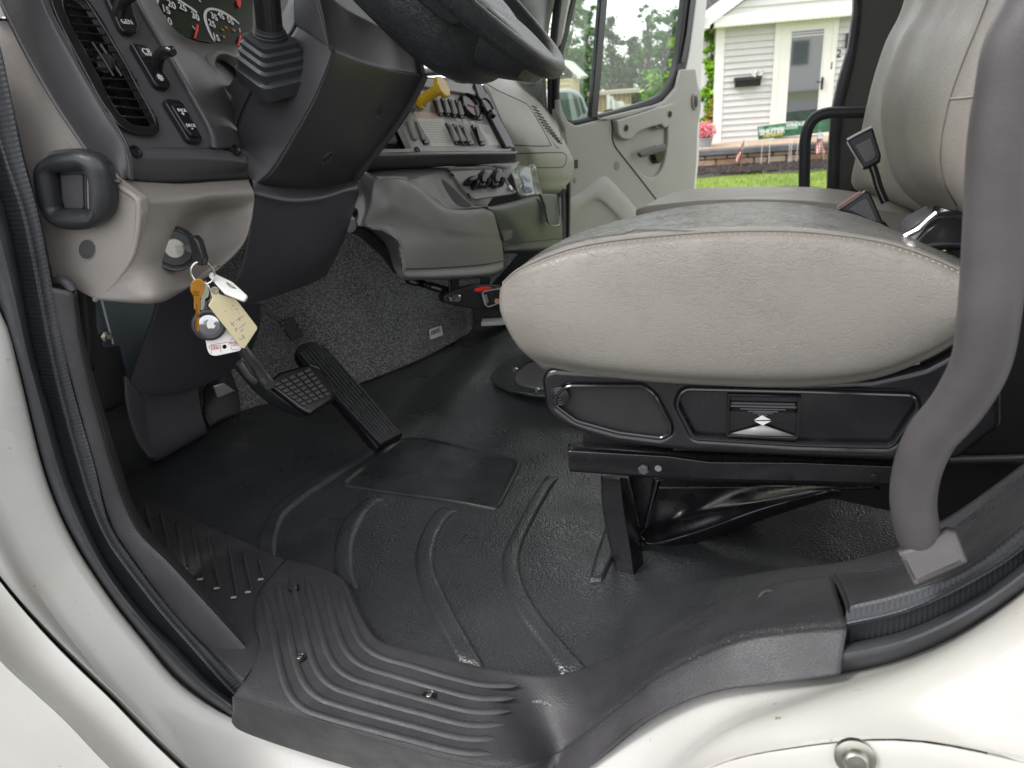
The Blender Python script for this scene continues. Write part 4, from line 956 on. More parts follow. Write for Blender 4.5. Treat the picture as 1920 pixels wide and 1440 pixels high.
# yellow pull knob
kn = thing('pull_control', 'bright yellow square pull knob on a thick stem above the rocker switches', 'pull knob', tuple(CP.w(792, 190)))
k0 = CP.w(788, 190, 0); kd = (P(812, 163, 'x', k0.x+.075)-k0); kd = V((.80, -.05, .35)).normalized()
k1_ = k0+kd*.05
MB().lathe(k0-kd*.004, kd, [(.016, 0), (.016, .006), (.011, .008), (.011, .05), (.013, .052)], 24).build('stem', M['yellow'], kn)
MB().lathe(CP.w(784, 187, -.005), CP.n, [(.022, 0), (.020, .008), (.014, .010)], 24).build('stem_boot', M['black'], kn)
KP = Pl(k0+kd*.062, kd)
f_ = KP.l(k0+kd*.062); sqr = [(f_[0]+x*.021, f_[1]+y*.021) for x, y in ((-1, -.45), (-.45, -1), (.45, -1), (1, -.45), (1, .45), (.45, 1), (-.45, 1), (-1, .45))]
slab('knob_cap', sqr, KP, .011, M['yellow'], kn, bevel=.003, local=True)

# lower console tray with its curved front
tray = thing('lower_console', 'mid grey lower console with scooped bin, cup slots and a bolted-on bracket below', 'console', (-.6, 1.3, .4))
def s6(pts): return [(660+x/4.5, 300+y/4.5) for x, y in pts]
def SX(pts, xs): return [P(*s6([p])[0], 'x', x) for p, x in zip(pts, xs if isinstance(xs, (list, tuple)) else [xs]*len(pts))]
t0 = SX([(130, 90), (400, 80), (800, 62), (1100, 45), (1390, 30)], [-.70, -.67, -.64, -.60, -.58])
t1 = SX([(150, 125), (420, 120), (640, 130), (760, 150), (900, 230)], [-.655, -.64, -.63, -.625, -.62])
t2 = SX([(190, 160), (330, 150), (470, 170), (600, 240), (720, 350), (840, 410), (1000, 415), (1100, 405), (1185, 440)], [-.64, -.625, -.615, -.605, -.592, -.58, -.572, -.568, -.566])
t3 = SX([(180, 200), (330, 180), (450, 195), (580, 260), (700, 370), (830, 432), (1000, 440), (1110, 432), (1200, 470)], [-.632, -.612, -.60, -.59, -.578, -.568, -.56, -.556, -.556])
t4 = SX([(150, 380), (300, 380), (420, 400), (560, 450), (700, 520), (830, 570), (1000, 590), (1130, 590), (1240, 620)], [-.64, -.61, -.60, -.588, -.576, -.565, -.557, -.555, -.558])
t4b = SX([(112, 560), (220, 546), (300, 540), (420, 560), (560, 590), (780, 630), (1000, 655), (1130, 660), (1250, 665)], [-.657, -.637, -.622, -.605, -.590, -.570, -.558, -.556, -.560])
t5 = SX([(330, 552), (365, 610), (400, 690), (560, 720), (800, 735), (1000, 735), (1150, 722), (1265, 705)], [-.615, -.607, -.600, -.586, -.568, -.558, -.556, -.562])
t6 = SX([(400, 690), (425, 800), (440, 912), (600, 915), (800, 905), (1000, 895), (1150, 880), (1277, 855)], [-.604, -.600, -.596, -.585, -.570, -.560, -.558, -.565])
t7 = SX([(432, 850), (440, 930), (444, 1000), (600, 1005), (800, 1005), (1050, 995), (1200, 970), (1272, 930)], [-.606, -.603, -.602, -.590, -.574, -.563, -.563, -.573])
t8 = SX([(445, 860), (452, 935), (470, 1004), (610, 1006), (800, 1006), (1045, 996), (1190, 972), (1255, 935)], -.68)
loft('tray_front', [t2, t3, t4, t4b, t5, t6, t7, t8], M['grey'], tray, nu=90, nv=6, solid=.004, ang=70)
MB().tube(smooth(SX([(441, 918), (600, 917), (800, 907), (1000, 893), (1150, 876), (1278, 850)], [-.5945, -.583, -.568, -.558, -.556, -.563]), 30), .0009, 6).build('front_seam', M['seam'], tray)
loft('tray_left_return', [SX([(20, 100), (10, 200), (-5, 380), (-20, 540)], -.74), SX([(105, 118), (95, 190), (75, 375), (50, 555)], -.685), SX([(176, 145), (170, 200), (145, 380), (105, 562)], [-.648, -.642, -.646, -.663]), SX([(190, 160), (184, 205), (158, 382), (118, 562)], [-.640, -.633, -.639, -.657])], M['grey'], tray, nu=30, nv=5, solid=.004, idx=True)
loft('tray_bracket_skirt', [SX([(108, 558), (220, 543), (300, 538), (345, 570), (395, 680), (425, 810), (444, 1000)], [-.658, -.639, -.624, -.614, -.605, -.602, -.604]), SX([(110, 572), (160, 640), (205, 710), (245, 780), (305, 860), (350, 920), (405, 988)], [-.70, -.73, -.74, -.74, -.72, -.70, -.67])], M['grey'], tray, nu=40, nv=6, solid=.004, idx=True)

# top sheet of the tray, reaching back to the console
loft('tray_top', [SX([(20, 90), (400, 60), (800, 40), (1100, 28), (1400, 15)], [-.74, -.71, -.68, -.65, -.62]), SX([(120, 110), (400, 90), (800, 70), (1100, 55), (1400, 40)], [-.70, -.67, -.64, -.61, -.58]),
     SX([(190, 155), (470, 165), (700, 155), (830, 330), (1180, 330)], [-.645, -.618, -.62, -.60, -.58]), SX([(190, 158), (470, 170), (720, 350), (840, 408), (1140, 385)], [-.64, -.615, -.593, -.581, -.571])], M['grey'], tray, nu=60, nv=6, solid=.004, ang=60)
bk = Pl(P(*s6([(900, 200)])[0], 'x', -.607), V((.80, -.28, .50)))
slab('socket_plate', rp(s6([(810, 60), (1180, 50), (1235, 100), (1390, 270), (1350, 285), (1040, 330), (960, 260)]), 2), bk, .006, mat('plate_grey', (.36, .35, .34), .38, bump=('grain', 900, .0002, .4)), tray, bevel=.001, d=.004)
slab('plate_slot', rp(s6([(815, 72), (1190, 55), (1250, 105), (1230, 112), (1180, 75), (825, 92)]), .6), bk, .004, M['navy'], tray, bevel=.0006, d=.0055)
slab('plate_slot', rp(s6([(1270, 140), (1290, 135), (1378, 265), (1355, 275)]), .6), bk, .004, M['navy'], tray, bevel=.0006, d=.0055)
for (x, y) in ((1330, 240),):
    MB().lathe(bk.w(*s6([(x, y)])[0], .006), bk.n, [(.006, 0), (.006, .003), (0, .004)], 14).build('screw', M['screw'], tray)
for (x, y) in ((850, 118), (988, 290)): slab('plate_clip', rp(s6([(x-10, y-12), (x+5, y-5), (x+15, y+14), (x, y+6)]), .4), bk, .004, M['black'], tray, bevel=.0005, d=.006)
# scooped bin
sc = cs(s6([(712, 168), (740, 150), (790, 165), (880, 235), (960, 320), (1030, 380), (1100, 392), (1060, 405), (900, 410), (820, 385), (770, 320), (730, 240)]), 50)
scp = Pl(P(*s6([(860, 300)])[0], 'x', -.600), V((.80, -.40, .45)))
slab('scoop_bin', sc, scp, .004, M['grey'], tray, bevel=.001, d=.004)
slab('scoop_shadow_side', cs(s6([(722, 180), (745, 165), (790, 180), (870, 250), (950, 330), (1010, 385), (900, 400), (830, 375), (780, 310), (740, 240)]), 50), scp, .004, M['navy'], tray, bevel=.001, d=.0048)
# covered power sockets
for (cx, cy, a_, b_, rot) in ((1015, 165, 62, 34, -25), (1115, 150, 45, 78, 12), (1228, 145, 46, 82, 12)):
    sk = slab('power_socket', ell(*s6([(cx, cy)])[0], a_/4.5, b_/4.5, rot), bk, .012, M['black'], tray, bevel=.004, d=.018)
    c = bk.w(*s6([(cx-6, cy+72)])[0], .006)
    MB().tube([c, c+bk.n*.012+V((0, .004, -.004)), c+bk.n*.018+V((0, .012, .006))], .0055, 8).build('socket_latch', M['black'], sk)
    slab('socket_cap', ell(*s6([(cx+12, cy-12)])[0], a_/6.8, b_/6.8, rot), bk, .004, M['black'], sk, bevel=.002, d=.022)
# second (passenger) tray box
tb = [SX([(1130, 385), (1200, 385), (1380, 345), (1500, 312), (1590, 318), (1625, 400)], [-.59, -.585, -.575, -.57, -.57, -.575]),
      SX([(1140, 400), (1210, 410), (1380, 372), (1500, 340), (1585, 345), (1622, 420)], [-.575, -.57, -.56, -.555, -.555, -.56]),
      SX([(1230, 560), (1290, 560), (1400, 540), (1550, 520), (1660, 500), (1760, 480)], [-.575, -.57, -.56, -.555, -.555, -.56]),
      SX([(1270, 740), (1340, 720), (1460, 700), (1560, 690), (1680, 680), (1775, 665)], [-.58, -.575, -.562, -.557, -.557, -.562]),
      SX([(1280, 780), (1350, 775), (1460, 775), (1560, 770), (1680, 755), (1770, 740)], [-.59, -.58, -.57, -.565, -.565, -.57]),
      SX([(1280, 790), (1350, 790), (1460, 790), (1560, 784), (1680, 770), (1770, 752)], [-.65, -.65, -.65, -.65, -.65, -.65])]
ptr = thing('passenger_tray', 'charcoal storage tray box hanging below the glovebox on the passenger side', 'tray', (-.58, 1.75, .45))
loft('tray_body', tb, mat('tray_grey', (.085, .085, .09), .45, bump=('grain', 800, .0004, .5)), ptr, nu=60, nv=5, solid=.005, ang=60)
tq = Pl(SX([(1500, 500)], -.552)[0], (1, -.15, .1))
slab('tray_pocket', rp(s6([(1240, 425), (1376, 388), (1350, 665), (1285, 690), (1262, 600)]), 3), tq, .005, M['navy'], ptr, bevel=.001, d=.001)
slab('side_pocket', rp(s6([(1590, 285), (1730, 290), (1752, 540), (1690, 552), (1660, 520), (1630, 380)]), 3), tq, .008, mat('pocket_grey', (.10, .10, .105), .4), ptr, bevel=.002, d=-.002)
MB().tube([tq.w(*p, .004) for p in s6([(1640, 420), (1665, 530), (1690, 552), (1748, 545), (1760, 480), (1755, 310)])], .0018, 8, res=24).build('pocket_rim', M['panelgrey'], ptr)
MB().tube([tq.w(*p, .002) for p in s6([(1265, 742), (1350, 705), (1450, 695), (1775, 662)])], .0008, 6, res=24).build('tray_seam', M['seam'], ptr)
# clear plastic bag of paperwork
bag = thing('plastic_bag', 'crumpled clear plastic bag with white papers tucked above the passenger tray', 'plastic bag', tuple(SX([(1480, 200)], -.56)[0]))
random.seed(5)
rows = []
for j, yv in enumerate((50, 110, 170, 230, 300)):
    rows.append([P(*s6([(x+j*14+random.uniform(-6, 6), yv+random.uniform(-10, 10)-(x-1360)*.05)])[0], 'x', -.555+random.uniform(-.010, .010)) for x in (1345, 1385, 1425, 1465, 1505, 1540)])
loft('bag_film', rows, glassmat('bag_film', (.93, .95, .96), haze=.16), bag, nu=40, nv=5, solid=.0003)
bg = Pl(SX([(1450, 200)], -.562)[0], (1, -.2, .2))
slab('folded_paper', rp(s6([(1340, 100), (1390, 90), (1440, 210), (1420, 245)]), .5), bg, .001, M['paper'], bag, bevel=.0003)
slab('folded_paper', rp(s6([(1410, 70), (1500, 55), (1540, 290), (1470, 300), (1450, 200)]), .5), bg.off(.003), .001, mat('cloudy_plastic', (.6, .63, .66), .3), bag, bevel=.0003)
mb = MB()
for k in range(4):
    mb.tube([bg.w(*p, .006) for p in s6(ell(1480, 250+k*5, 42-k*8, 24-k*4, 10, 14))], .0007, 5, closed=True)
mb.build('printed_ring', mat('blue_ink', (.12, .2, .4), .6), bag)

# bracket with switch box under the console
bx = thing('bracket_switch_box', 'black bolted bracket and switch box with red oval badge under the lower console', 'switch box', tuple(SX([(950, 1170)], -.60)[0]))
bp1 = Pl(SX([(850, 1180)], -.585)[0], (.75, -.65, .1))
slab('bracket_leg', rp(s6([(820, 990), (910, 990), (905, 1120), (820, 1120)]), 1), bp1, .006, M['black'], bx, bevel=.001, d=-.004)
slab('bracket_leg', rp(s6([(1085, 985), (1165, 980), (1165, 1080), (1100, 1080)]), 1), bp1, .006, M['black'], bx, bevel=.001, d=-.03)
slab('box_housing', rp(s6([(775, 1150), (800, 1125), (900, 1085), (1030, 1060), (1240, 1058), (1260, 1275), (1100, 1268), (900, 1236), (785, 1208)]), 4), bp1, .03, M['blackm'], bx, bevel=.004)
for p in s6([(848, 1162), (888, 1166)]):
    MB().lathe(bp1.w(*p, .001), (.75, -.65, .1), [(.009, -.002), (.009, .003), (.006, .006), (0, .006)], 6).build('bolt', M['chrome'], bx)
rb = Pl(SX([(1110, 1085)], -.578)[0], (.35, -.3, .9))
slab('red_badge', ell(*s6([(1108, 1090)])[0], 17, 4.5, -6), bp1, .002, M['redink'], bx, bevel=.0006, d=.002)
sp_ = Pl(bp1.w(*s6([(1180, 1160)])[0], .006), (.75, -.62, .2))
sb = slab('switch_module', rp(s6([(1090, 1120), (1110, 1100), (1280, 1065), (1300, 1200), (1150, 1255), (1120, 1235)]), 3), sp_, .012, M['blackm'], bx, bevel=.003, d=.004)
MB().tube([sp_.w(*p, .006) for p in s6([(1100, 1125), (1118, 1108), (1280, 1080), (1290, 1190), (1150, 1240), (1125, 1220), (1100, 1130)])], .0014, 6).build('module_rim', M['panelgrey'], sb)
slab('module_button', rp(s6([(1110, 1140), (1140, 1135), (1155, 1200), (1130, 1215)]), 1.5), sp_, .004, M['grey'], sb, bevel=.001, d=.007)
slab('module_button', rp(s6([(1160, 1120), (1190, 1115), (1205, 1195), (1175, 1205)]), 1.5), sp_, .004, M['blackm'], sb, bevel=.001, d=.009)
slab('module_button', ell(*s6([(1225, 1190)])[0], 4.5, 5, 0), sp_, .004, mat('pink_button', (.6, .3, .25), .4), sb, bevel=.001, d=.008)
cb = thing('wiring_conduit', 'black corrugated cable conduit sagging beneath the grey lower console', 'cable', tuple(SX([(650, 1050)], -.64)[0]))
cpts = smooth(SX([(470, 1010), (560, 1035), (650, 1060), (740, 1085), (830, 1110)], [-.66, -.65, -.63, -.62, -.605]), 60)
tube('conduit', cpts, lambda t: .0075+.0012*(1 if int(t*59) % 2 else -1), M['black'], cb, n=12, ang=80)
mb = MB()
rr = [SX([(-10, 560), (80, 600), (200, 700), (300, 800), (380, 920)], -.70)]
mb.tube(smooth(rr[0], 30), .012, 8); mb.tube(smooth([p+V((-.01, .01, .03)) for p in rr[0]], 30), .009, 8)
mb.build('hose', M['rubber'], cb)
wb = thing('white_box_edge', 'white flat box edge lying on the floor below the switch box', 'box', tuple(P(930, 606, 'z', .06)))
boxo('box_shell', P(925, 606, 'z', .05)+V((.02, .02, 0)), (.06, .02, .006), M['whitep'], wb, ax=(V((.95, .25, 0)).normalized(), V((-.25, .95, 0)).normalized(), V((0, 0, 1))))
bx2 = thing('black_floor_unit', 'black box standing on the floor behind the carpet edge under the switch box', 'box', tuple(P(915, 580, 'z', .1)))
boxo('unit_shell', P(925, 585, 'z', .07)+V((0, .03, .02)), (.07, .03, .05), M['blackm'], bx2, ax=(V((.95, .25, 0)).normalized(), V((-.25, .95, 0)).normalized(), V((0, 0, 1))))

# ================================================================== passenger side of the dash
pd = thing('passenger_dash', 'light grey passenger dash end with glovebox lid outlines and a slotted air outlet', 'dashboard', (-.6, 2.0, .6))
def G8(u, v, x): return P(u, v, 'x', x)
pr = [[G8(893, 128, -.80), G8(935, 140, -.80), G8(985, 155, -.79), G8(1020, 175, -.78), G8(1045, 205, -.76)],
      [G8(905, 150, -.72), G8(940, 165, -.71), G8(985, 184, -.70), G8(1018, 202, -.68), G8(1045, 235, -.66)],
      [G8(916, 170, -.68), G8(945, 182, -.665), G8(985, 205, -.65), G8(1020, 225, -.635), G8(1052, 252, -.62)],
      [G8(935, 215, -.65), G8(960, 225, -.635), G8(1000, 245, -.61), G8(1040, 262, -.60), G8(1066, 280, -.595)],
      [G8(950, 255, -.64), G8(975, 265, -.62), G8(1005, 278, -.60), G8(1048, 288, -.588), G8(1074, 298, -.585)],
      [G8(960, 295, -.64), G8(985, 300, -.62), G8(1010, 305, -.60), G8(1050, 312, -.588), G8(1076, 312, -.585)],
      [G8(968, 335, -.65), G8(990, 338, -.63), G8(1015, 338, -.61), G8(1050, 338, -.595), G8(1071, 335, -.59)],
      [G8(975, 370, -.67), G8(1000, 368, -.65), G8(1025, 364, -.63), G8(1045, 362, -.62), G8(1058, 352, -.61)],
      [G8(980, 372, -.74), G8(1000, 370, -.74), G8(1025, 366, -.74), G8(1045, 363, -.74), G8(1058, 353, -.74)]]
loft('dash_shell', pr, M['tan_door'], pd, nu=60, nv=6, solid=.005, ang=70)
def ond(pts, lift=.0015):
    """lay a traced line on the dash shell"""
    dg = bpy.context.evaluated_depsgraph_get(); out = []
    for (u, v) in pts:
        d = ray(u, v).normalized(); ob = D.objects['dash_shell']; o_ = CC-ob.parent.location
        hit, loc_, nor, _ = ob.ray_cast(o_, d)
        out.append((loc_+ob.parent.location+nor*lift if hit else P(u, v, 'x', -.6)))
    return out
bpy.context.view_layer.update()
MB().tube(ond(cs([(902, 150), (930, 168), (975, 189), (990, 198), (1002, 215), (1031, 268), (1030, 273), (1010, 274), (966, 272)], 90, False), .0003), .0012, 6).build('lid_gap', M['seam'], pd)
MB().tube(ond(cs([(968, 288), (1040, 286), (1058, 288), (1062, 298), (1056, 312), (1040, 314), (970, 314)], 90, False), .0003), .0012, 6).build('lid_gap', M['seam'], pd)
mb = MB()
for k in range(13):
    t = k/12; u = 1001+t*47; v = 201+t*66+3*math.sin(t*3.14); w_ = 5.5+3*math.sin(t*math.pi)
    q = ond([(u-w_*.7, v-1-w_*.1), (u+w_*.8, v+2)], .0010); mb.tube(q, .0024, 6)
mb.build('air_outlet_slots', M['seam'], pd)
for (x0, y0) in ((1000, 196), (1030, 236)):
    pass
MB().tube(ond([(996, 200), (1010, 198), (1030, 214), (1047, 240), (1053, 262), (1050, 276), (1040, 272), (1020, 240), (996, 206)], .0006), .0013, 6, res=60).build('outlet_rim', M['tan_door'], pd)

# passenger A pillar and windscreen corner
ap = thing('windscreen_pillar', 'grey inner windscreen pillar cover beside the passenger door opening', 'pillar', (-.75, 2.4, .8))
loft('pillar_cover', [T([(985, -60), (978, 0), (1000, 60), (1012, 150), (1020, 215)], 'y', 2.50), T([(1020, -60), (1018, 0), (1018, 40), (1015, 100), (1017, 160), (1022, 216)], 'y', 2.40), T([(1040, -60), (1032, 0), (1024, 50), (1020, 110), (1020, 160), (1024, 216)], 'y', 2.40), T([(1046, -60), (1040, 0), (1030, 50), (1025, 110), (1024, 160), (1027, 216)], 'y', 2.42)], mat('pillar_grey', (.13, .135, .13), .4, bump=('grain', 600, .0003, .4)), ap, nu=30, nv=5, solid=.006)
slab('lower_panel', rp([(925, 138), (1016, 150), (1024, 222), (1000, 205), (960, 182), (918, 166)], 2), YP(2.44), .01, mat('corner_grey', (.17, .18, .17), .4), ap, bevel=.002)
slab('upper_panel', rp([(905, -40), (1040, -60), (1020, 40), (1010, 100), (975, 60), (940, 20)], 2), YP(2.50), .01, mat('corner_grey2', (.15, .16, .155), .4), ap, bevel=.002)
slab('seal_strip', rp([(1044, -60), (1058, -60), (1036, 120), (1034, 215), (1026, 216), (1025, 120)], 1), YP(2.45), .02, M['blackm'], ap, bevel=.004)
slab('handle_clip', rp([(974, 148), (995, 150), (1004, 158), (985, 160), (975, 155)], 1.5), YP(2.41), .012, M['grey'], ap, bevel=.002)
slab('rubber_bead', rp([(955, 150), (962, 150), (955, 172), (949, 172)], .5), YP(2.43), .01, M['blackm'], ap, bevel=.001)
slab('door_jamb', rp([(1060, -60), (1078, -60), (1066, 0), (1050, 90), (1046, 200), (1056, 320), (1056, 480), (1046, 480), (1036, 215), (1038, 110)], 1), YP(2.47), .02, M['whitep'], ap, bevel=.003)
slab('jamb_trim', rp([(1053, 352), (1062, 352), (1066, 480), (1056, 480)], 1), YP(2.42), .02, M['tan_door'], ap, bevel=.003)
slab('jamb_seal', rp([(1064, 330), (1068, 345), (1066, 480), (1062, 480), (1061, 352)], .5), YP(2.415), .02, M['blackm'], ap, bevel=.001)
# ================================================================== passenger door, swung open
DH = V((-.63, 2.47, 0)); dd_ = V((math.cos(rad(62)), math.sin(rad(62)), 0)); DN = V((math.sin(rad(62)), -math.cos(rad(62)), 0))
DP = Pl(DH+V((0, 0, .3)), DN)
door = thing('passenger_door', 'tan passenger door swung open with a tall window, pull handle and release lever', 'truck door', (-.4, 2.9, .3))
def z2(pts): return [((940+p[0]/4.8), (p[1]/4.8))+tuple(p[2:]) for p in pts]
win_o = cs([(1094, -120), (1080, -10), (1062, 60), (1052, 110), (1048, 160), (1049, 195), (1057, 220), (1075, 229), (1112, 222), (1160, 209), (1212, 194), (1245, 178), (1266, 150), (1276, 115), (1283, 60), (1292, -20), (1302, -120)], 110)
outer = rp([(1070, -140), (1340, -140), (1326, 0), (1318, 100), (1314, 180), (1311, 300), (1304, 360), (1300, 490), (1050, 520), (1052, 300), (1042, 190), (1046, 110), (1060, 0)], 3)
win_f = cs([(1088, -120), (1075, -10), (1056, 60), (1047, 110), (1044, 160), (1045, 200), (1054, 226), (1075, 235), (1112, 228), (1160, 216), (1214, 202), (1252, 186), (1275, 157), (1289, 118), (1298, 60), (1308, -20), (1318, -120)], 110)
slab('outer_frame', outer, DP, .03, M['whitep'], door, bevel=.006, holes=[win_f], d=-.014)
slab('window_frame', win_f, DP, .03, M['blackm'], door, bevel=.006, holes=[cs([(1098, -120), (1084, -10), (1068, 60), (1056, 110), (1051, 160), (1052, 192), (1060, 216), (1076, 225), (1110, 218), (1158, 206), (1210, 190), (1241, 175), (1261, 148), (1271, 113), (1278, 60), (1287, -20), (1297, -120)], 110)], d=-.008)
slab('window_glass', win_o, DP, .004, M['glass'], door, bevel=.0005, d=-.03)
slab('window_bead', [(1303, -120), (1311, -120), (1303, 0), (1294, 70), (1285, 118), (1277, 118), (1287, 65), (1295, 0)], DP, .01, M['black'], door, bevel=.002, d=.0)
slab('window_divider', rp([(1133, -120), (1149, -120), (1140, 0), (1129, 130), (1121, 222), (1108, 222), (1116, 130), (1127, 0)], 1), DP, .02, M['black'], door, bevel=.004, d=-.006)
inn_p = rp([(1047, 186), (1052, 188), (1056, 208), (1066, 228), (1082, 236), (1117, 227), (1150, 220), (1211, 205), (1248, 189), (1270, 164), (1279, 130, 2), (1305, 129, 2), (1309, 158), (1316, 180), (1315, 205), (1309, 235), (1307, 300), (1302, 360), (1298, 500), (1056, 530), (1060, 345), (1066, 300), (1058, 240), (1047, 215)], 4)
recess = cs([(1183, 225), (1183, 283), (1187, 300), (1195, 316), (1207, 328), (1222, 333), (1234, 328), (1243, 314), (1249, 290), (1252, 265), (1252, 242), (1249, 222), (1220, 215)], 60)
pnl = slab('inner_panel', inn_p, DP, .02, M['tan_door'], door, bevel=.006, holes=[recess], d=.012, res=3)
slab('handle_recess', cs([(1178, 212), (1178, 283), (1182, 302), (1192, 320), (1205, 333), (1222, 338), (1238, 332), (1248, 316), (1254, 290), (1257, 265), (1257, 240), (1253, 212), (1220, 208)], 60), DP, .004, M['tan_door'], door, bevel=.001, d=-.002)
slab('sill_trim', rp([(1125, 222), (1165, 212), (1215, 200), (1232, 196), (1228, 202), (1180, 218), (1140, 226)], 1.5), DP, .012, M['tan_door'], door, bevel=.004, d=.02)
hd = slab('pull_handle', rp([(1157, 226), (1200, 213), (1240, 200), (1265, 193, 3), (1266, 215, 5), (1260, 231, 4), (1248, 241, 3), (1240, 233), (1215, 240), (1196, 248), (1184, 262, 2), (1168, 261, 4), (1160, 252, 3)], 2), DP, .02, M['tan_door'], door, bevel=.005, d=.032, res=3)
for (u, v) in ((1174, 240), (1256, 214)):
    MB().lathe(DP.w(u, v, .0325), DN, [(.012, 0), (.012, .0015), (.010, .002), (.009, -.002), (.005, .0), (0, .0)], 20).build('handle_screw', M['black'], hd)
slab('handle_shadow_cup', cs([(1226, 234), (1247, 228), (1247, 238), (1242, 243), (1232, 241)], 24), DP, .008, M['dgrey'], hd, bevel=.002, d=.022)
MB().lathe(DP.w(1229, 290, .0), DN, [(.034, -.004), (.033, .012), (.026, .02), (0, .02)], 28).build('release_hub', M['black'], door)
rl = slab('release_lever', rp([(1199, 287), (1222, 277), (1248, 270, 2), (1251, 279, 3), (1248, 283), (1204, 296, 3)], 3), DP, .016, M['dgrey'], door, bevel=.005, d=.045, res=3)
bz = slab('lock_bezel', ell(1305, 190, 5.5, 16), DP, .008, M['tan_door'], door, bevel=.003, d=.02)
slab('lock_knob', ell(1305.5, 190, 3.6, 12), DP, .008, M['black'], bz, bevel=.002, d=.022)
slab('plug', ell(1157, 311, 5, 8.5), DP, .003, M['grey'], door, bevel=.001, d=.0135)
slab('plug', ell(1078, 338, 3.2, 4.8), DP, .003, M['grey'], door, bevel=.001, d=.0135)
slab('latch_slot', [(1077, 300), (1084, 299), (1084, 315), (1078, 316)], DP, .003, M['black'], door, bevel=.0005, d=.0135)
MB().tube([DP.w(*p, .0122) for p in [(1146, 222), (1148, 240), (1148, 258), (1152, 272), (1160, 284), (1190, 322), (1232, 376), (1260, 412)]], .0028, 6, res=60).build('panel_gap', M['seam'], door)
pk = loft('map_pocket', [[DP.w(*p, .0118) for p in [(1062, 372), (1090, 360), (1120, 336), (1134, 330), (1148, 340), (1180, 375), (1215, 415), (1250, 460)]],
                        [DP.w(*p, .020) for p in [(1064, 385), (1092, 372), (1120, 349), (1132, 344), (1144, 352), (1172, 384), (1200, 416), (1230, 460)]],
                        [DP.w(*p, .024) for p in [(1066, 420), (1085, 395), (1105, 373), (1118, 367), (1130, 373), (1155, 396), (1180, 425), (1200, 470)]],
                        [DP.w(*p, .017) for p in [(1070, 470), (1088, 420), (1105, 388), (1117, 381), (1128, 387), (1148, 408), (1165, 430), (1180, 480)]],
                        [DP.w(*p, .014) for p in [(1085, 490), (1100, 470), (1110, 440), (1117, 430), (1122, 436), (1128, 450), (1132, 465), (1135, 490)]]], M['tan_door'], door, nu=50, nv=5, solid=.004)

# ================================================================== rear door pillar on the passenger side
rp_ = thing('rear_door_pillar', 'dark rubber-edged rear pillar of the passenger door opening with grey wall trim', 'pillar', (.15, 2.45, .5))
PY_ = YP(2.42)
slab('pillar_seal', rp([(1602, -60), (1622, -60), (1612, 60), (1600, 130), (1582, 200), (1576, 260), (1572, 380), (1550, 380), (1553, 290), (1558, 215), (1572, 150), (1590, 90), (1600, 20)], 3), PY_, .05, M['seal'], rp_, bevel=.012, res=3)
slab('wall_trim', rp([(1610, -80), (1760, -80), (1760, 480), (1560, 480), (1566, 300), (1572, 210), (1590, 140), (1604, 70)], 2), YP(2.44), .03, mat('wall_trim_grey', (.105, .10, .095), .55, bump=('grain', 500, .0005, .5)), rp_, bevel=.003)
slab('belt_guide', rp([(1596, 352), (1602, 320), (1650, 290), (1680, 380), (1640, 420), (1596, 380)], 3), YP(2.36), .01, M['blackm'], rp_, bevel=.002)
phd = thing('passenger_grab_handle', 'black bent tube grab handle standing in front of the passenger door pillar', 'grab handle', (.1, 2.3, .5))
tube('bar', T([(1508, 430), (1508, 350), (1509, 290), (1510, 262), (1516, 238), (1530, 220), (1552, 212), (1580, 211), (1620, 210), (1680, 206)], 'y', 2.25), .0155, M['tubeblk'], phd, n=20, res=70)

# ================================================================== driver's seat
ds = thing('driver_seat', 'grey vinyl driver seat with stitched cushion on a black steel seat base', 'seat', (0, 1.0, .0))
rA = T([(1030, 692, 'y', .83), (1150, 706, 'y', .815), (1300, 718, 'y', .81), (1500, 723, 'y', .81), (1640, 706, 'y', .81), (1740, 668, 'y', .81), (1800, 636, 'y', .815), (1888, 622, 'y', .83)])
rA2 = T([(1000, 676, 'y', .80), (1110, 694, 'y', .782), (1300, 711, 'y', .778), (1500, 715, 'y', .778), (1640, 699, 'y', .778), (1740, 661, 'y', .780), (1808, 626, 'y', .785), (1892, 612, 'y', .80)])
rB = T([(968, 645, 'y', .79), (1070, 668, 'y', .768), (1300, 688, 'y', .764), (1500, 690, 'y', .764), (1640, 676, 'y', .765), (1740, 644, 'y', .768), (1814, 608, 'y', .773), (1895, 596, 'y', .79)])
rC = T([(940, 590, 'y', .79), (1020, 596, 'y', .766), (1200, 598, 'y', .760), (1500, 598, 'y', .760), (1640, 594, 'y', .760), (1760, 588, 'y', .763), (1830, 578, 'y', .769), (1898, 570, 'y', .785)])
rD = T([(937, 548, 'y', .80), (1000, 522, 'y', .776), (1130, 490, 'y', .768), (1350, 466, 'y', .766), (1550, 470, 'y', .766), (1720, 504, 'y', .768), (1820, 535, 'y', .773), (1896, 550, 'y', .79)])
rE = T([(944, 532, 'y', .815), (985, 500, 'y', .795), (1100, 460, 'y', .788), (1300, 438, 'y', .785), (1480, 434, 'y', .785), (1640, 452, 'y', .786), (1740, 482, 'y', .788), (1810, 513, 'y', .792), (1890, 543, 'y', .80)])
rF = T([(955, 522, 'y', .90), (1010, 476, 'y', .87), (1120, 438, 'y', .85), (1300, 415, 'y', .85), (1500, 415, 'y', .85), (1640, 436, 'y', .86), (1730, 460, 'y', .86), (1888, 530, 'y', .87)])
rG = T([(965, 515, 'y', .98), (1060, 448, 'y', .98), (1180, 408, 'y', .99), (1310, 386, 'y', 1.02), (1460, 381, 'y', 1.04), (1590, 400, 'y', 1.02), (1700, 440, 'y', 1.0), (1880, 520, 'y', .98)])
def sh(r_, dx, dy, dz): return [p+V((dx, dy, dz)) for p in r_]
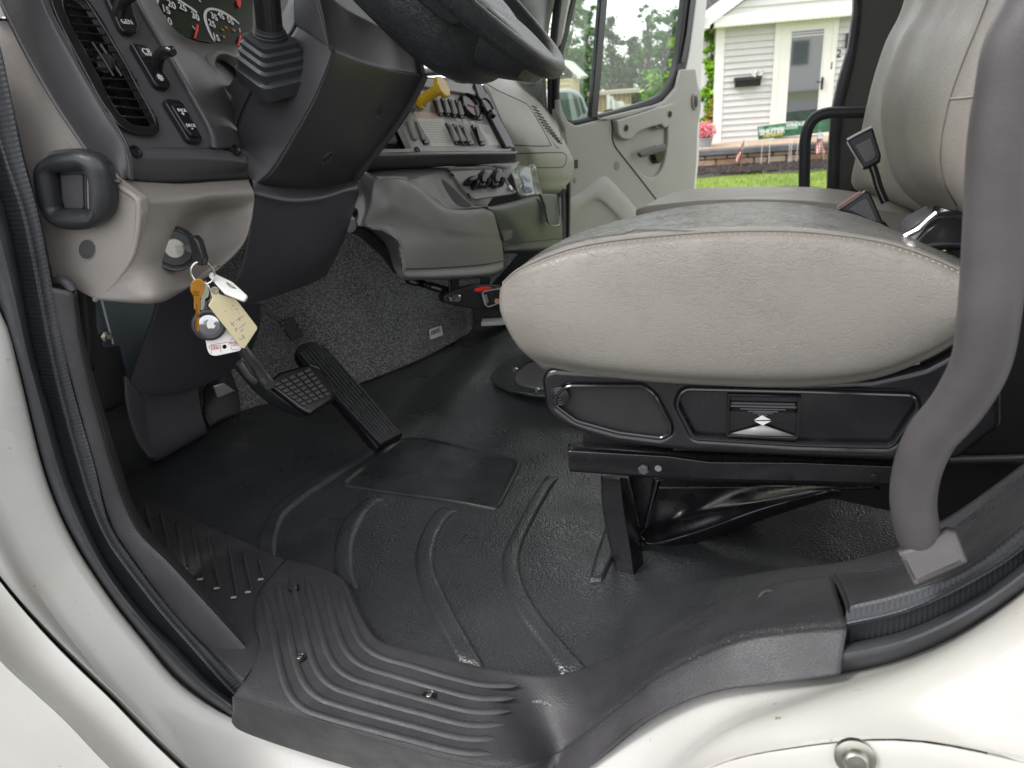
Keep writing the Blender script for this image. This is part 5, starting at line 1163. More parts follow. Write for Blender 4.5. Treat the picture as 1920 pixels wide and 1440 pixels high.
rH = sh(rG, 0, .12, -.022); rI = sh(rG, 0, .20, -.06); rJ = sh(rG, 0, .23, -.13); rK = sh(rA, 0, .35, .01); rL = sh(rA, 0, .12, -.01)
cush = body('seat_cushion', [rA, rA2, rB, rC, rD, rE, rF, rG, rH, rI, rJ, rK, rL], M['seat'], ds, nu=70, nv=7, ang=180)
cush.data.materials.append(M['seattop'])
# the worn, shinier seat panel inside the stitched welt is its own hide
n_ring = 12*7; 
for p in cush.data.polygons:
    if len(p.vertices) == 4:
        i = min(p.vertices)//70
        if 5*7+3 <= i < 10*7: p.material_index = 1
wl = smooth(rE, 60)
MB().tube([p+V((0, -.0012, .0012)) for p in wl], .0016, 8).build('welt', M['seat'], cush)
mb = MB(); dn = smooth(sh(rE, 0, -.0055, -.0008), 260); de = smooth(sh(rD, 0, 0, 0), 260)
for i in range(2, 256, 3):
    a0 = dn[i].lerp(de[i], .10); a1 = dn[i+1].lerp(de[i+1], .10); a1 = a0.lerp(a1, 1.3)
    mb.tube([a0+V((0, -.0012, .0004)), a0.lerp(a1, .5)+V((0, -.0022, .0008)), a1+V((0, -.0012, .0004))], .0011, 6)
mb.build('stitching', M['thread'], cush)
# backrest
q0 = T([(1780, -160), (1743, 0), (1703, 67), (1676, 130), (1662, 200), (1667, 267), (1684, 327), (1710, 362), (1745, 392)], 'y', 1.24)
q1 = T([(1800, -160), (1762, 0), (1724, 70), (1700, 135), (1690, 205), (1695, 270), (1710, 325), (1735, 365), (1770, 398)], 'y', 1.16)
q2 = T([(1840, -160), (1805, 0), (1770, 80), (1745, 150), (1735, 215), (1738, 280), (1752, 335), (1780, 375), (1805, 408)], 'y', 1.02)
q3 = T([(1880, -160), (1850, 0), (1812, 98), (1784, 180), (1768, 250), (1765, 300), (1775, 345), (1800, 385), (1825, 418)], 'y', .91)
q4 = T([(1925, -160), (1905, 0), (1868, 100), (1840, 180), (1825, 250), (1820, 300), (1825, 345), (1838, 388), (1850, 424)], 'y', .83)
q5 = T([(2000, -160), (1980, 0), (1945, 100), (1920, 180), (1905, 250), (1900, 300), (1900, 345), (1905, 392), (1905, 430)], 'y', .80)
q6 = T([(2150, -160), (2130, 0), (2100, 100), (2075, 180), (2060, 250), (2050, 300), (2040, 345), (2030, 392), (2020, 430)], 'y', .83)
q7 = sh(q6, .05, .2, 0); q8 = sh(q0, .16, .05, 0)
back = body('backrest', [q0, q1, q2, q3, q4, q5, q6, q7, q8], M['seatback'], ds, nu=50, nv=7, ang=180)
bpy.context.view_layer.update()
MB().tube([surf('backrest', u, v, .0004, P(u, v, 'y', .9))[0] for u, v in cs([(1853, 0), (1834, 50), (1813, 100), (1797, 142), (1783, 183), (1773, 225), (1766, 265), (1765, 310), (1775, 350), (1795, 385)], 50, False)], .0011, 8).build('backrest_seam', mat('seam_vinyl', (.16, .145, .13), .6), back)
MB().tube([surf('backrest', u, v, .0006, P(u, v, 'y', .9))[0] for u, v in ((1783, 185), (1792, 184.5), (1802, 184), (1812, 183), (1822, 181.5), (1832, 180), (1842, 178))], .0013, 6).build('backrest_seam', M['tan_door'], back)
# recliner cover
rc_ = loft('recliner_cover', [T([(1686, 455), (1700, 435), (1740, 405), (1752, 385)], 'y', .97), T([(1690, 462), (1710, 446), (1760, 408), (1830, 412), (1870, 420)], 'y', .93), T([(1700, 466), (1740, 460), (1790, 460), (1840, 462), (1880, 465)], 'y', .90)], M['black'], ds, nu=30, nv=5, solid=.01)
loft('recliner_shell', [T([(1685, 440), (1688, 420), (1705, 402), (1737, 386)], 'y', .99), T([(1688, 450), (1700, 436), (1720, 420), (1750, 400)], 'y', .975), T([(1690, 454), (1710, 440), (1740, 425), (1755, 402)], 'y', .97)], M['dgrey'], ds, nu=24, nv=5, solid=.006)
MB().tube(T([(1685, 452), (1700, 442), (1722, 430), (1742, 412), (1757, 399)], 'y', .925), .0032, 8, res=30).build('recliner_trim', M['chrome'], rc_)
# black steel side shield
SPp = YP(.795)
sh_o = rp([(1014, 712, 10), (1022, 697, 10), (1040, 692, 4), (1200, 700), (1500, 716), (1640, 712), (1735, 690), (1800, 655), (1840, 640), (1880, 650), (1880, 800), (1800, 862), (1690, 868, 14), (1533, 861, 6), (1300, 850, 6), (1133, 829, 30), (1045, 794, 16), (1022, 772, 12)], 8)
h1 = rp([(1062, 724, 12), (1205, 724, 8), (1228, 742, 10), (1256, 795, 6), (1258, 812, 8), (1240, 822, 6), (1160, 812, 8), (1080, 790, 10), (1040, 760, 10), (1044, 740, 8)], 6)
h2 = rp([(1280, 730, 16), (1500, 735), (1715, 742, 16), (1722, 765, 8), (1672, 838, 12), (1500, 834), (1300, 822, 10), (1268, 760, 10)], 8)
base_ = slab('side_shield', sh_o, SPp, .02, M['paintblk'], ds, bevel=.008, holes=[h1, h2], res=4)
slab('shield_inset', [(1036, 718), (1275, 712), (1275, 826), (1150, 818), (1060, 788), (1034, 765)], SPp, .004, mat('satin_black', (.022, .022, .024), .5, bump=('grain', 900, .0003, .4), rvar=.08, vscale=20), base_, bevel=.001, d=-.009)
slab('shield_inset', [(1262, 715), (1735, 725), (1740, 850), (1262, 845)], SPp, .004, M['paintblk'], base_, bevel=.001, d=-.009)
for hh in (h1, h2): MB().tube([SPp.w(u, v, -.001) for u, v in hh], .0024, 8, closed=True).build('rim_bead', mat('bead_black', (.014, .014, .016), .16, spec=.8), base_)
MB().lathe(SPp.w(1050, 739, -.008), (0, -1, 0), [(.0135, 0), (.0135, .007), (.0115, .0085), (.0105, .007), (.0085, .0085), (.0075, .007), (.005, .0085), (.004, .007), (.002, .0082), (0, .0082)], 36).build('shield_cap', M['blackm'], base_)
# height adjuster paddle
lf_ = rp([(1363, 738, 5), (1430, 739), (1502, 742, 5), (1500, 790), (1496, 826, 5), (1430, 824), (1361, 820, 5)], 5)
lw_ = rp([(1369, 745, 3), (1497, 748, 3), (1492, 821, 3), (1366, 815, 3)], 3)
hb = slab('adjuster_bezel', lf_, SPp, .008, M['black'], base_, bevel=.003, holes=[lw_], d=-.002)
pr_ = []
for (vv, dep) in ((747, -.012), (757, -.006), (775, -.010), (790, -.0135), (806, -.014), (818, -.014)):
    pr_.append([SPp.w(u, vv+(u-1368)*.022, dep) for u in (1368, 1400, 1430, 1462, 1494)])
hl = loft('adjuster_paddle', pr_, M['black'], base_, nu=30, nv=4, solid=.002)
wdg = [SPp.w(1369, 813, -.0055), SPp.w(1430, 797, -.0035), SPp.w(1492, 818, -.0055), SPp.w(1430, 817, -.0005)]
mk('paddle_wedge', [wdg[0], wdg[1], wdg[2], wdg[3]], [(3, 2, 1, 0)], mat('paddle_grey', (.30, .29, .28), .3), hl, solid=.001)
mb = MB()
for (x0, x1, y) in ((1370, 1493, 761), (1388, 1473, 766), (1402, 1459, 770), (1412, 1449, 773), (1421, 1439, 777)):
    mb.tube([SPp.w(x0, y+(x0-1368)*.022, -.0055), SPp.w(x1, y+(x1-1368)*.022, -.0055)], .0009 if y > 762 else .0014, 6)
mb.build('paddle_ridges', M['dgrey'], hl)
for p in ([(1414, 788), (1429, 779), (1445, 787.5)], [(1415, 790), (1445, 790), (1430, 798)]):
    slab('arrow_mark', p, SPp, .001, M['ink'], hl, bevel=.0002, d=-.0035)
# rail, leg, plinth
rail = loft('seat_rail', [T([(1065, 832), (1090, 828), (1250, 842), (1300, 848), (1700, 862)], 'y', .87), T([(1065, 840), (1250, 850), (1330, 862), (1500, 864), (1700, 872)], 'y', .828), T([(1065, 846), (1250, 856), (1330, 867), (1500, 868), (1700, 876)], 'y', .822),
                        T([(1066, 878), (1250, 892), (1330, 898), (1500, 902), (1720, 908)], 'y', .822), T([(1068, 884), (1250, 898), (1330, 903), (1500, 906), (1720, 912)], 'y', .827), T([(1068, 884), (1250, 898), (1330, 903), (1500, 906), (1720, 912)], 'y', .88)], M['paintblk'], ds, nu=60, nv=1, solid=.003, cu=False, curved=False, bevel=.0015)
slab('rail_back', rp([(1092, 795), (1700, 800), (1720, 900), (1092, 880)], 3), YP(.885), .02, M['blackm'], ds, bevel=.003)
MB().lathe(P(1207, 879, 'y', .822), (0, -1, 0), [(.0072, -.002), (.0072, .004), (.006, .005), (0, .005)], 6).build('rail_bolt', M['dgrey'], rail)
MB().lathe(P(1234, 878, 'y', .8215), (0, -1, 0), [(.0045, 0), (.0045, .0006), (0, .0006)], 20).build('rail_hole', M['grey'], rail)
slab('rail_washer', ell(1640, 897, 9, 8), YP(.821), .004, M['black'], rail, bevel=.001, d=.002)
leg = loft('front_leg', [T([(1126, 892), (1130, 960), (1146, 1040), (1158, 1105)], 'y', .90), T([(1128, 894), (1133, 960), (1150, 1040), (1162, 1108)], 'y', .872), T([(1163, 895), (1170, 960), (1182, 1030), (1190, 1092)], 'y', .866),
                        T([(1172, 896), (1186, 960), (1200, 1030), (1212, 1074)], 'y', .90), T([(1180, 896), (1196, 960), (1208, 1030), (1216, 1068)], 'y', .97)], M['paintblk'], ds, nu=30, nv=2, solid=.003, curved=False, bevel=.002)
slab('leg_web', rp([(1178, 890), (1225, 895), (1218, 960), (1205, 1010)], 2), YP(.94), .004, M['paintblk'], ds, bevel=.001)
slab('leg_bracket', rp([(1226, 900), (1240, 898), (1215, 990), (1203, 1000)], 1), YP(.92), .01, M['paintblk'], ds, bevel=.003)
loft('plinth_cover', [T([(1222, 912), (1300, 912), (1450, 910), (1650, 912)], 'y', 1.02), T([(1215, 940), (1300, 945), (1400, 930), (1550, 915)], 'y', .99), T([(1202, 990), (1260, 978), (1350, 952), (1500, 920)], 'y', .97), T([(1203, 1002), (1218, 1012), (1300, 992), (1420, 950), (1540, 918)], 'y', .955), T([(1208, 1008), (1225, 1024), (1310, 1000), (1430, 958), (1560, 922)], 'y', .95), T([(1215, 1018), (1240, 1040), (1330, 1010), (1450, 968), (1580, 926)], 'y', .97)],
     M['paintblk'], ds, nu=50, nv=5, solid=.004)
slab('plinth_side', rp([(1214, 1004), (1214, 885), (1900, 885), (1900, 1010), (1560, 935), (1400, 968)], 4), YP(1.06), .01, M['blackm'], ds, bevel=.002)
# rear carpeted step and wall trim behind the seat
rw = thing('rear_side_trim', 'black side trim and step behind the driver seat at the right edge', 'side panel', (.5, 1.0, .3))
slab('step_face', rp([(1700, 868), (2060, 868), (2060, 1300), (1700, 1200)], 6), YP(1.02), .02, M['blackm'], rw, bevel=.004)
slab('upper_face', rp([(1800, 380), (2060, 380), (2060, 855), (1690, 856)], 6), YP(1.0), .02, M['blackm'], rw, bevel=.004)
MB().tube(T([(1780, 862), (1850, 860), (1920, 858), (2060, 858)], 'y', .99), .005, 10).build('step_edge', M['dgrey'], rw)

# ================================================================== passenger seat
ps = thing('bench_seat', 'light grey vinyl passenger seat beyond the driver cushion beside the open door', 'seat', (0, 1.8, .2))
ra = T([(1192, 404, 'y', 1.52), (1230, 398, 'y', 1.48), (1320, 392, 'y', 1.45), (1450, 392, 'y', 1.45), (1560, 400, 'y', 1.45), (1720, 415, 'y', 1.45)])
rb2 = T([(1196, 398, 'y', 1.56), (1215, 385, 'y', 1.55), (1320, 372, 'y', 1.52), (1450, 370, 'y', 1.52), (1560, 376, 'y', 1.52), (1720, 405, 'y', 1.52)])
rc2 = T([(1200, 394, 'y', 1.80), (1245, 368, 'y', 1.85), (1300, 354, 'y', 1.95), (1430, 350, 'y', 1.97), (1560, 354, 'y', 1.95), (1720, 380, 'y', 1.9)])
rd2 = sh(rc2, 0, .15, -.05); re2 = sh(rc2, 0, .15, -.15); rf2 = sh(ra, 0, 0, -.13)
body('seat_cushion', [ra, rb2, rc2, rd2, re2, rf2], M['seatback'], ps, nu=40, nv=6, ang=180)
q0 = T([(1720, -160), (1700, 0), (1663, 83), (1638, 160), (1620, 240), (1607, 300), (1599, 335), (1604, 352), (1625, 362)], 'y', 1.98)
q1 = T([(1735, -160), (1715, 0), (1678, 83), (1655, 160), (1636, 240), (1626, 300), (1622, 340), (1640, 365), (1655, 375)], 'y', 1.88)
q2 = T([(1790, -160), (1770, 0), (1738, 83), (1710, 160), (1690, 240), (1680, 300), (1680, 350), (1690, 380), (1712, 398)], 'y', 1.62)
q3 = T([(1850, -160), (1830, 0), (1800, 83), (1775, 160), (1755, 240), (1745, 300), (1745, 350), (1750, 390), (1765, 410)], 'y', 1.45)
q4 = sh(q3, .12, .02, 0); q5 = sh(q0, .12, .1, 0)
body('backrest', [q0, q1, q2, q3, q4, q5], M['seatback'], ps, nu=40, nv=6, ang=180)

# seat belt buckles
def buckle(name, label, loc, o, corners, stem, slot):
    t = thing(name, label, 'belt buckle', loc, 'seat belt buckles')
    pl = Pl(o, (-.15, -.95, .28))
    bb = slab('buckle_body', rp(corners, 3), pl, .02, M['blackm'], t, bevel=.004, res=3)
    cx = sum(c[0] for c in corners)/len(corners); cy = sum(c[1] for c in corners)/len(corners)
    slab('buckle_inset', rp([((c[0]-cx)*.62+cx, (c[1]-cy)*.62+cy) for c in corners], 3), pl, .002, M['black'], bb, bevel=.0008, d=.0012)
    MB().tube([pl.w(*p, .003) for p in slot], .0016, 8, res=12).build('release_edge', M['panelgrey'], bb)
    tube('stalk', [pl.w(*p, -.012) for p in stem], .007, M['black'], t, n=10, res=14)
    return t, pl
b1, p1_ = buckle('seat_belt_buckle', 'black seat belt buckle standing tilted against the passenger backrest', tuple(P(1620, 340, 'y', 1.42)), P(1620, 280, 'y', 1.42), [(1587, 263), (1636, 238), (1652, 290), (1650, 302), (1628, 314), (1618, 316)], [(1636, 312), (1642, 330), (1648, 352), (1660, 380)], [(1588, 266), (1604, 293), (1618, 315)])
MB().tube([p1_.w(1588, 262, .004), p1_.w(1606, 252, .004), p1_.w(1634, 238, .004)], .002, 8).build('buckle_rim', M['ink'], b1)
b2, p2_ = buckle('seat_belt_buckle', 'black seat belt buckle with red release button sunk beside the driver cushion', tuple(P(1640, 400, 'y', 1.22)), P(1615, 390, 'y', 1.22), [(1570, 392), (1622, 356), (1632, 362), (1662, 430), (1640, 425), (1600, 405)], [(1650, 420), (1665, 440), (1680, 470)], [(1572, 392), (1600, 374), (1622, 358)])
MB().tube([p2_.w(1572, 389, .003), p2_.w(1596, 373, .003), p2_.w(1614, 361, .003)], .0028, 8).build('release_button', mat('release_red', (.42, .20, .17), .4), b2)

# near B pillar grab handle
gh_ = thing('entry_grab_handle', 'thick grey-brown curved grab handle tube rising from a square foot on the rear door sill', 'grab handle', tuple(P(1740, 1060, 'y', .56)))
hp_ = T([(2010, -100, 'y', .50), (1948, 20, 'y', .50), (1914, 83, 'y', .50), (1897, 167, 'y', .50), (1880, 270, 'y', .50), (1866, 460, 'y', .50), (1855, 580, 'y', .50), (1838, 680, 'y', .505), (1795, 760, 'y', .515), (1745, 820, 'y', .525), (1720, 880, 'y', .535), (1712, 940, 'y', .545), (1722, 1000, 'y', .555), (1742, 1040, 'y', .56)])
tube('bar', hp_, lambda t: .0186-.0022*min(1, t*1.3), M['tubepl'], gh_, n=28, res=90)
ft = Pl(P(1750, 1050, 'y', .545), (-.25, -.9, .45))
slab('foot', rp([(1681, 1034, 3), (1730, 1020), (1772, 992, 5), (1793, 996, 6), (1815, 1055, 3), (1714, 1100, 3)], 4), ft, .03, M['tubepl'], gh_, bevel=.004, res=3, d=.012)


# ================================================================== pedals
acc = thing('accelerator_pedal', 'long black accelerator pedal with lengthwise ribs leaning on the floor mat', 'pedal', tuple(P(730, 830, 'z', .01)))
a_ = P(708, 838, 'z', .03); b_ = P(757, 813, 'z', .03); c_ = P(575, 643, 'x', a_.x-.22)
n_ = (b_-a_).cross(c_-a_).normalized(); AP = Pl(a_, n_, (c_-a_))
ao = rp([(552, 658, 6), (566, 643, 8), (592, 638, 8), (618, 660, 10), (690, 737, 4), (757, 813, 3), (708, 840, 3), (632, 752, 4), (570, 690, 5)], 4)
slab('pedal_plate', ao, AP, .024, M['black'], acc, bevel=.005, res=3)
mb = MB()
for k in range(8):
    t = (k+.65)/8.3
    p0 = (556+(607-556)*t, 668+(650-668)*t); p0 = (p0[0]+4-t*3, p0[1]-8+8*abs(t-.5)); pm = (632+(690-632)*t+1, 750+(738-750)*t); p1 = (712+(752-712)*t, 833+(812-833)*t)
    mb.tube([AP.w(*p0, .0010), AP.w(*pm, .0010), AP.w(*p1, .0010)], .0030, 8, curved=False)
mb.build('pedal_ribs', M['pedal'], acc)
MB().tube([AP.w(700, 834, -.02), AP.w(640, 760, -.035), AP.w(570, 690, -.03)], .012, 8).build('pedal_arm', M['blackm'], acc)
brk = thing('brake_pedal', 'black rubber brake pedal pad with square grid on a bright steel arm', 'pedal', tuple(P(570, 740, 'x', -.8)))
BP_ = Pl(P(565, 730, 'x', -.80), V((.62, -.52, .60)), V((-1, 0, .6)))
bo = rp([(498, 718, 6), (525, 697, 5), (580, 681, 4), (604, 690, 6), (630, 733, 5), (628, 748, 6), (582, 778, 8), (563, 768, 8)], 5)
slab('pedal_pad', bo, BP_, .02, M['black'], brk, bevel=.006, res=3)
mb = MB()
for i in range(7):
    for j in range(5):
        def bl(s, t):
            a0 = V((508, 720)); a1 = V((568, 762)); b0 = V((582, 688)); b1 = V((622, 740)); return a0.lerp(a1, s).lerp(b0.lerp(b1, s), t)
        q4_ = [bl((i+x)/7, (j+y)/5) for x, y in ((.13, .13), (.87, .13), (.87, .87), (.13, .87))]
        lo = [BP_.w(q.x, q.y, .0) for q in q4_]; hi = [BP_.w(q.x, q.y, .004) for q in q4_]
        mb.add(lo+hi, [(4, 5, 6, 7), (0, 1, 5, 4), (1, 2, 6, 5), (2, 3, 7, 6), (3, 0, 4, 7)])
mb.build('pad_studs', M['pedal'], brk, bevel=.0006)
tube('pedal_arm', [P(430, 620, 'x', -.98), P(455, 655, 'x', -.93), P(480, 690, 'x', -.88), P(506, 722, 'x', -.835)], .0105, M['armsteel'], brk, n=14, res=20)
loft('arm_plate', [T([(440, 690), (460, 715), (490, 745), (530, 770), (570, 784)], 'x', -.90), T([(452, 672), (475, 705), (505, 735), (540, 760), (575, 770)], 'x', -.87)], mat('arm_steel', (.16, .17, .18), .4, .7), brk, nu=24, nv=4, solid=.006)
MB().tube(T([(448, 680), (466, 706), (478, 716)], 'x', -.865), .006, 8).build('arm_pin', M['armsteel'], brk)
fs_ = thing('pedal_bracket', 'small black clipped bracket on thin rods above the brake pedal against the carpet', 'bracket', tuple(P(545, 615, 'x', -1.08)))
FB = Pl(P(545, 615, 'x', -1.08), (.7, -.6, .35))
slab('bracket_pad', rp([(521, 599, 2), (552, 594, 2), (570, 630, 2), (547, 639, 3)], 2), FB, .014, M['blackm'], fs_, bevel=.002)
mb = MB()
for (u, v) in ((530, 607), (538, 604), (558, 610), (563, 618), (530, 615)): mb.box(FB.w(u, v, .001), (.004, .0022, .002), (FB.e1, FB.e2, FB.n))
mb.build('bracket_clips', M['black'], fs_)
mb = MB(); mb.tube([P(482, 560, 'x', -1.06), P(505, 580, 'x', -1.07), P(530, 598, 'x', -1.08)], .0022, 8); mb.tube([P(490, 578, 'x', -1.06), P(510, 588, 'x', -1.07), P(528, 604, 'x', -1.08)], .0016, 8)
mb.build('bracket_rods', M['metal'], fs_)
fp = thing('side_foot_box', 'black plastic box under the dash beside the brake pedal arm', 'box', (-1.2, 1.3, .1))
loft('box_cover', [T([(380, 730), (420, 690), (470, 700)], 'x', -1.25), T([(382, 770), (430, 745), (500, 745)], 'x', -1.2), T([(396, 800), (440, 780), (520, 770)], 'x', -1.18)], M['blackm'], fp, nu=20, nv=4, solid=.01)

# ================================================================== ignition and keys
ign = thing('ignition_switch', 'round black ignition switch bezel with brushed metal lock set in the tan dash', 'ignition switch', tuple(P(330, 466, 'x', -.66)))
IN = V((.90, -.34, .1)).normalized(); _ic, _in = surf('lower_panel', 326, 466, .0, P(327, 466, 'x', -.650)); IN = V((.78, -.60, .14)).normalized(); IC = _ic+(CC-_ic).normalized()*.020; 
MB().lathe(IC, IN, [(.0262, -.05), (.0268, .002), (.0255, .0045), (.0235, .0042), (.0225, .003)], 48).build('outer_ring', M['black'], ign)
MB().lathe(IC, IN, [(.0226, -.004), (.0222, .004), (.0200, .006), (.0108, .006)], 12).build('hex_bezel', M['blackm'], ign)
c = IC+IN*.004
MB().lathe(c, IN, [(.0112, -.004), (.0112, .003), (.0104, .0034), (.0104, .0030), (0, .0030)], 36).build('lock_face', mat('lock_metal', (.36, .35, .32), .5, .8, bump=('grain', 900, .0003, .5)), ign, ang=20)
KP0 = IC+IN*.008
ks = thing('ignition_key', 'black-headed ignition key turned in the lock', 'key', tuple(KP0))
side = V((0, 0, 1)).cross(IN).normalized(); kdir = (IN*.97+V((.0, 0, 0))).normalized(); upk = V((0, 0, 1))
kc = P(366, 467, 'x', -.607); kdir = (kc-IC).normalized()
kn_ = upk.cross(kdir).normalized(); ku = kdir.cross(kn_)
boxo('key_blade', IC.lerp(kc, .45), ((kc-IC).length*.42, .0011, .0042), M['chrome'], ks, ax=(kdir, kn_, ku), bevel=.0004)
KH = Pl(kc, kn_, ku)
hx = [KH.l(kc+kdir*x+ku*y) for x, y in ((-.004, .010), (-.002, .0155), (.010, .0155), (.017, .010), (.018, -.010), (.012, -.0185), (-.002, -.0175), (-.004, -.010))]
slab('key_head', hx, KH, .0085, M['black'], ks, bevel=.002, local=True, d=.004, res=3)
# the hanging bunch
KN = Pl(P(385, 560, 'x', -.605), (.62, -.78, .05))
def kr_(u, v, r_, y_=1.0, d=0, rot=0, tube_r=.0009, name='key_ring', par=None, n=40):
    c = KN.w(u, v, d); pts = [c+KN.e1*(r_*math.cos(t)*math.cos(rot))+KN.n*(r_*math.cos(t)*math.sin(rot))+KN.e2*(r_*y_*math.sin(t)) for t in [2*math.pi*k/n for k in range(n)]]
    return tube(name, pts, tube_r, M['chrome'], par, n=8, closed=True)
kring = thing('key_ring', 'shiny split key ring hanging from the ignition key with a smaller ring linked below', 'key ring', tuple(KN.w(380, 508)))
PXM = (KN.w(381, 560)-KN.w(380, 560)).length
kr_(380, 511, 23*PXM, 1.02, .003, .25, par=kring, name='large_ring'); kr_(380.7, 511.7, 22.5*PXM, 1.02, .0045, .25, par=kring, name='large_ring')
kr_(383, 546, 14*PXM, 1.6, .001, .5, par=kring, name='small_ring')
gk = thing('house_key', 'brass-gold house key with round grooved head hanging from the ring', 'key', tuple(KN.w(371, 570, .006)))
GK = KN.off(.007)
kh = ell(*GK.l(GK.w(371, 540)), 14*PXM*.95, 16*PXM, 0, 30)
def zk(pts): return [(280+p[0]*.1806, 420+p[1]*.1806)+tuple(p[2:]) for p in pts]
gold = mat('brass_key', (.60, .27, .05), .3, .9, var=.2, vscale=60)
slab('key_body', cs(zk([(480, 575), (530, 570), (565, 600), (572, 670), (560, 720), (535, 765), (530, 830), (527, 900), (520, 1000), (518, 1090), (500, 1130), (480, 1128), (478, 1020), (482, 900), (465, 880), (462, 790), (455, 750), (430, 700), (428, 640), (445, 600)]), 90), GK, .0022, gold, gk, bevel=.0005)
mb = MB(); mb.tube([GK.w(*p, .0004) for p in zk([(490, 830), (488, 1100)])], .0008, 6)
for k in range(4): mb.tube([GK.w(*p, .0003) for p in zk([(450, 700+k*14), (520, 700+k*14)])], .0004, 5)
mb.build('key_grooves', mat('brass_dark', (.28, .12, .02), .5, .8), gk)
sk_ = thing('silver_key', 'silver key tucked behind the brass key', 'key', tuple(KN.w(384, 600, .003)))
slab('key_body', cs(zk([(560, 600), (600, 640), (622, 700), (610, 760), (580, 780), (578, 860), (590, 1000), (572, 1028), (545, 900), (535, 1020), (525, 1000), (530, 850), (540, 760), (560, 690)]), 70), KN, .0018, M['chrome'], sk_, bevel=.0004, d=.004)
wt = thing('white_key_fob', 'white rectangular plastic fob lying tilted on the key ring', 'key fob', tuple(KN.w(428, 536, .008)))
WF = Pl(KN.w(420, 530, .009), KN.n*.45+V((.1, -.1, .85)), KN.e2)
slab('fob_body', rp(zk([(612, 530, 3), (640, 492, 4), (860, 595, 4), (1025, 745, 4), (985, 795, 3), (780, 715, 2)]), 3), WF, .004, M['whitep'], wt, bevel=.0014)
slab('fob_print', ell(*zk([(845, 640)])[0], 10, 4, 32), WF, .0004, mat('beige_print', (.5, .48, .38), .6), wt, bevel=.0001, d=.0003)
MB().tube([WF.w(*p, .0004) for p in zk([(800, 605), (850, 650), (900, 670)])], .0005, 5).build('fob_mark', M['black'], wt)
yt = thing('yellow_key_tag', 'long pale yellow key tag with faint purple handwriting', 'key tag', tuple(KN.w(438, 590, .010)))
YPn = Pl(KN.w(440, 590, .006), KN.n+KN.e1*.15)
cream = mat('cream_plastic', (.66, .58, .36), .4, var=.06)
yo = rp(zk([(640, 690, 6), (680, 648, 6), (720, 690, 6), (730, 730, 3), (900, 780, 4), (1130, 1080, 5), (990, 1295, 4), (960, 1290, 3), (612, 850, 3), (655, 775, 3)]), 3)
slab('tag_body', yo, YPn, .0035, cream, yt, bevel=.001)
MB().lathe(YPn.w(*zk([(680, 690)])[0], .0003), YPn.n, [(.0045, 0), (.0045, .0006), (.003, .0008), (.002, -.0002), (0, -.0002)], 24).build('tag_eyelet', mat('eyelet', (.3, .27, .2), .5), yt)
mb = MB()
for a0 in ([(780, 910), (795, 905)], [(860, 850), (880, 845)], [(850, 880), (862, 890)], [(895, 890), (915, 875)], [(870, 940), (875, 935)], [(900, 1000), (985, 950)], [(930, 965), (940, 1010)], [(840, 1020), (880, 1060)], [(850, 1050), (880, 1015)], [(930, 925), (938, 930)], [(880, 1100), (905, 1075), (900, 1120)], [(930, 1085), (1000, 1025)], [(945, 1118), (975, 1090)], [(930, 1190), (950, 1200), (985, 1160), (960, 1150), (990, 1190)]):
    mb.tube([YPn.w(*p, .0003) for p in zk(a0)], .00035, 5)
mb.build('handwriting', mat('purple_ink', (.30, .22, .38), .7), yt)
st = thing('paper_key_tag', 'white paper key tag with red print hanging upside down below the round tracker', 'key tag', tuple(KN.w(418, 655, -.002)))
SPn = KN.off(-.003)
slab('tag_card', rp(zk([(560, 1080, 2), (800, 1050, 2), (960, 1280, 3), (940, 1315, 3), (700, 1368, 3), (640, 1365, 10), (605, 1320, 8)]), 3), SPn, .0008, M['paper'], st, bevel=.0002, holes=[ell(*zk([(781, 1275)])[0], 4.0, 4.0)])
rink = mat('red_print', (.45, .12, .12), .7)
text('tag_print', 'USED', SPn, zk([(680, 1275)])[0], .0058, rink, st, d=.0003, rot=172); text('tag_print', 'NEW', SPn, zk([(880, 1232)])[0], .0055, rink, st, d=.0003, rot=172)
mb = MB()
for pp_ in ([(640, 1255), (850, 1222)], [(640, 1345), (640, 1305), (740, 1292), (740, 1330)], [(850, 1300), (848, 1262), (935, 1255)], [(855, 1308), (930, 1300)], [(840, 1200), (880, 1192)]):
    mb.tube([SPn.w(*p, .0003) for p in zk(pp_)], .0003, 5, curved=False)
mb.build('tag_boxes', rink, st)
at_ = thing('round_tracker_tag', 'round silver tracker in a black rubber ring holder marked with a bitten apple', 'tracker tag', tuple(KN.w(389, 610, .002)))
c = KN.w(*zk([(620, 1040)])[0], .001)
MB().lathe(c, KN.n, [(.0145, 0), (.0172, -.0005), (.0188, .001), (.0192, .0035), (.0182, .0058), (.0155, .0066), (.0140, .0055)], 48).build('holder_ring', M['rubber'], at_)
MB().lathe(c, KN.n, [(.0142, .0015), (.0138, .0045), (.0115, .0058), (0, .0062)], 44).build('steel_face', mat('tracker_steel', (.42, .42, .44), .14, 1), at_)
MB().lathe(c, KN.n, [(.0150, .0046), (.0146, .0056), (.0140, .0052)], 44).build('face_bezel', M['chrome'], at_)
AL = Pl(c+KN.n*.0063, KN.n, KN.e2)
def zka(pts): return zk(pts)
apple = cs(zk([(640, 1000), (655, 994), (672, 1003), (680, 1012), (670, 1025), (670, 1042), (686, 1056), (676, 1076), (660, 1086), (642, 1080), (624, 1087), (606, 1076), (596, 1050), (598, 1022), (612, 1002), (628, 998)]), 60)
slab('apple_emblem', apple, AL, .0004, M['ink'], at_, bevel=.0001, d=.0002)
slab('apple_leaf', cs(zk([(638, 992), (640, 980), (655, 972), (656, 982), (648, 992)]), 20), AL, .0004, M['ink'], at_, bevel=.0001, d=.0002)
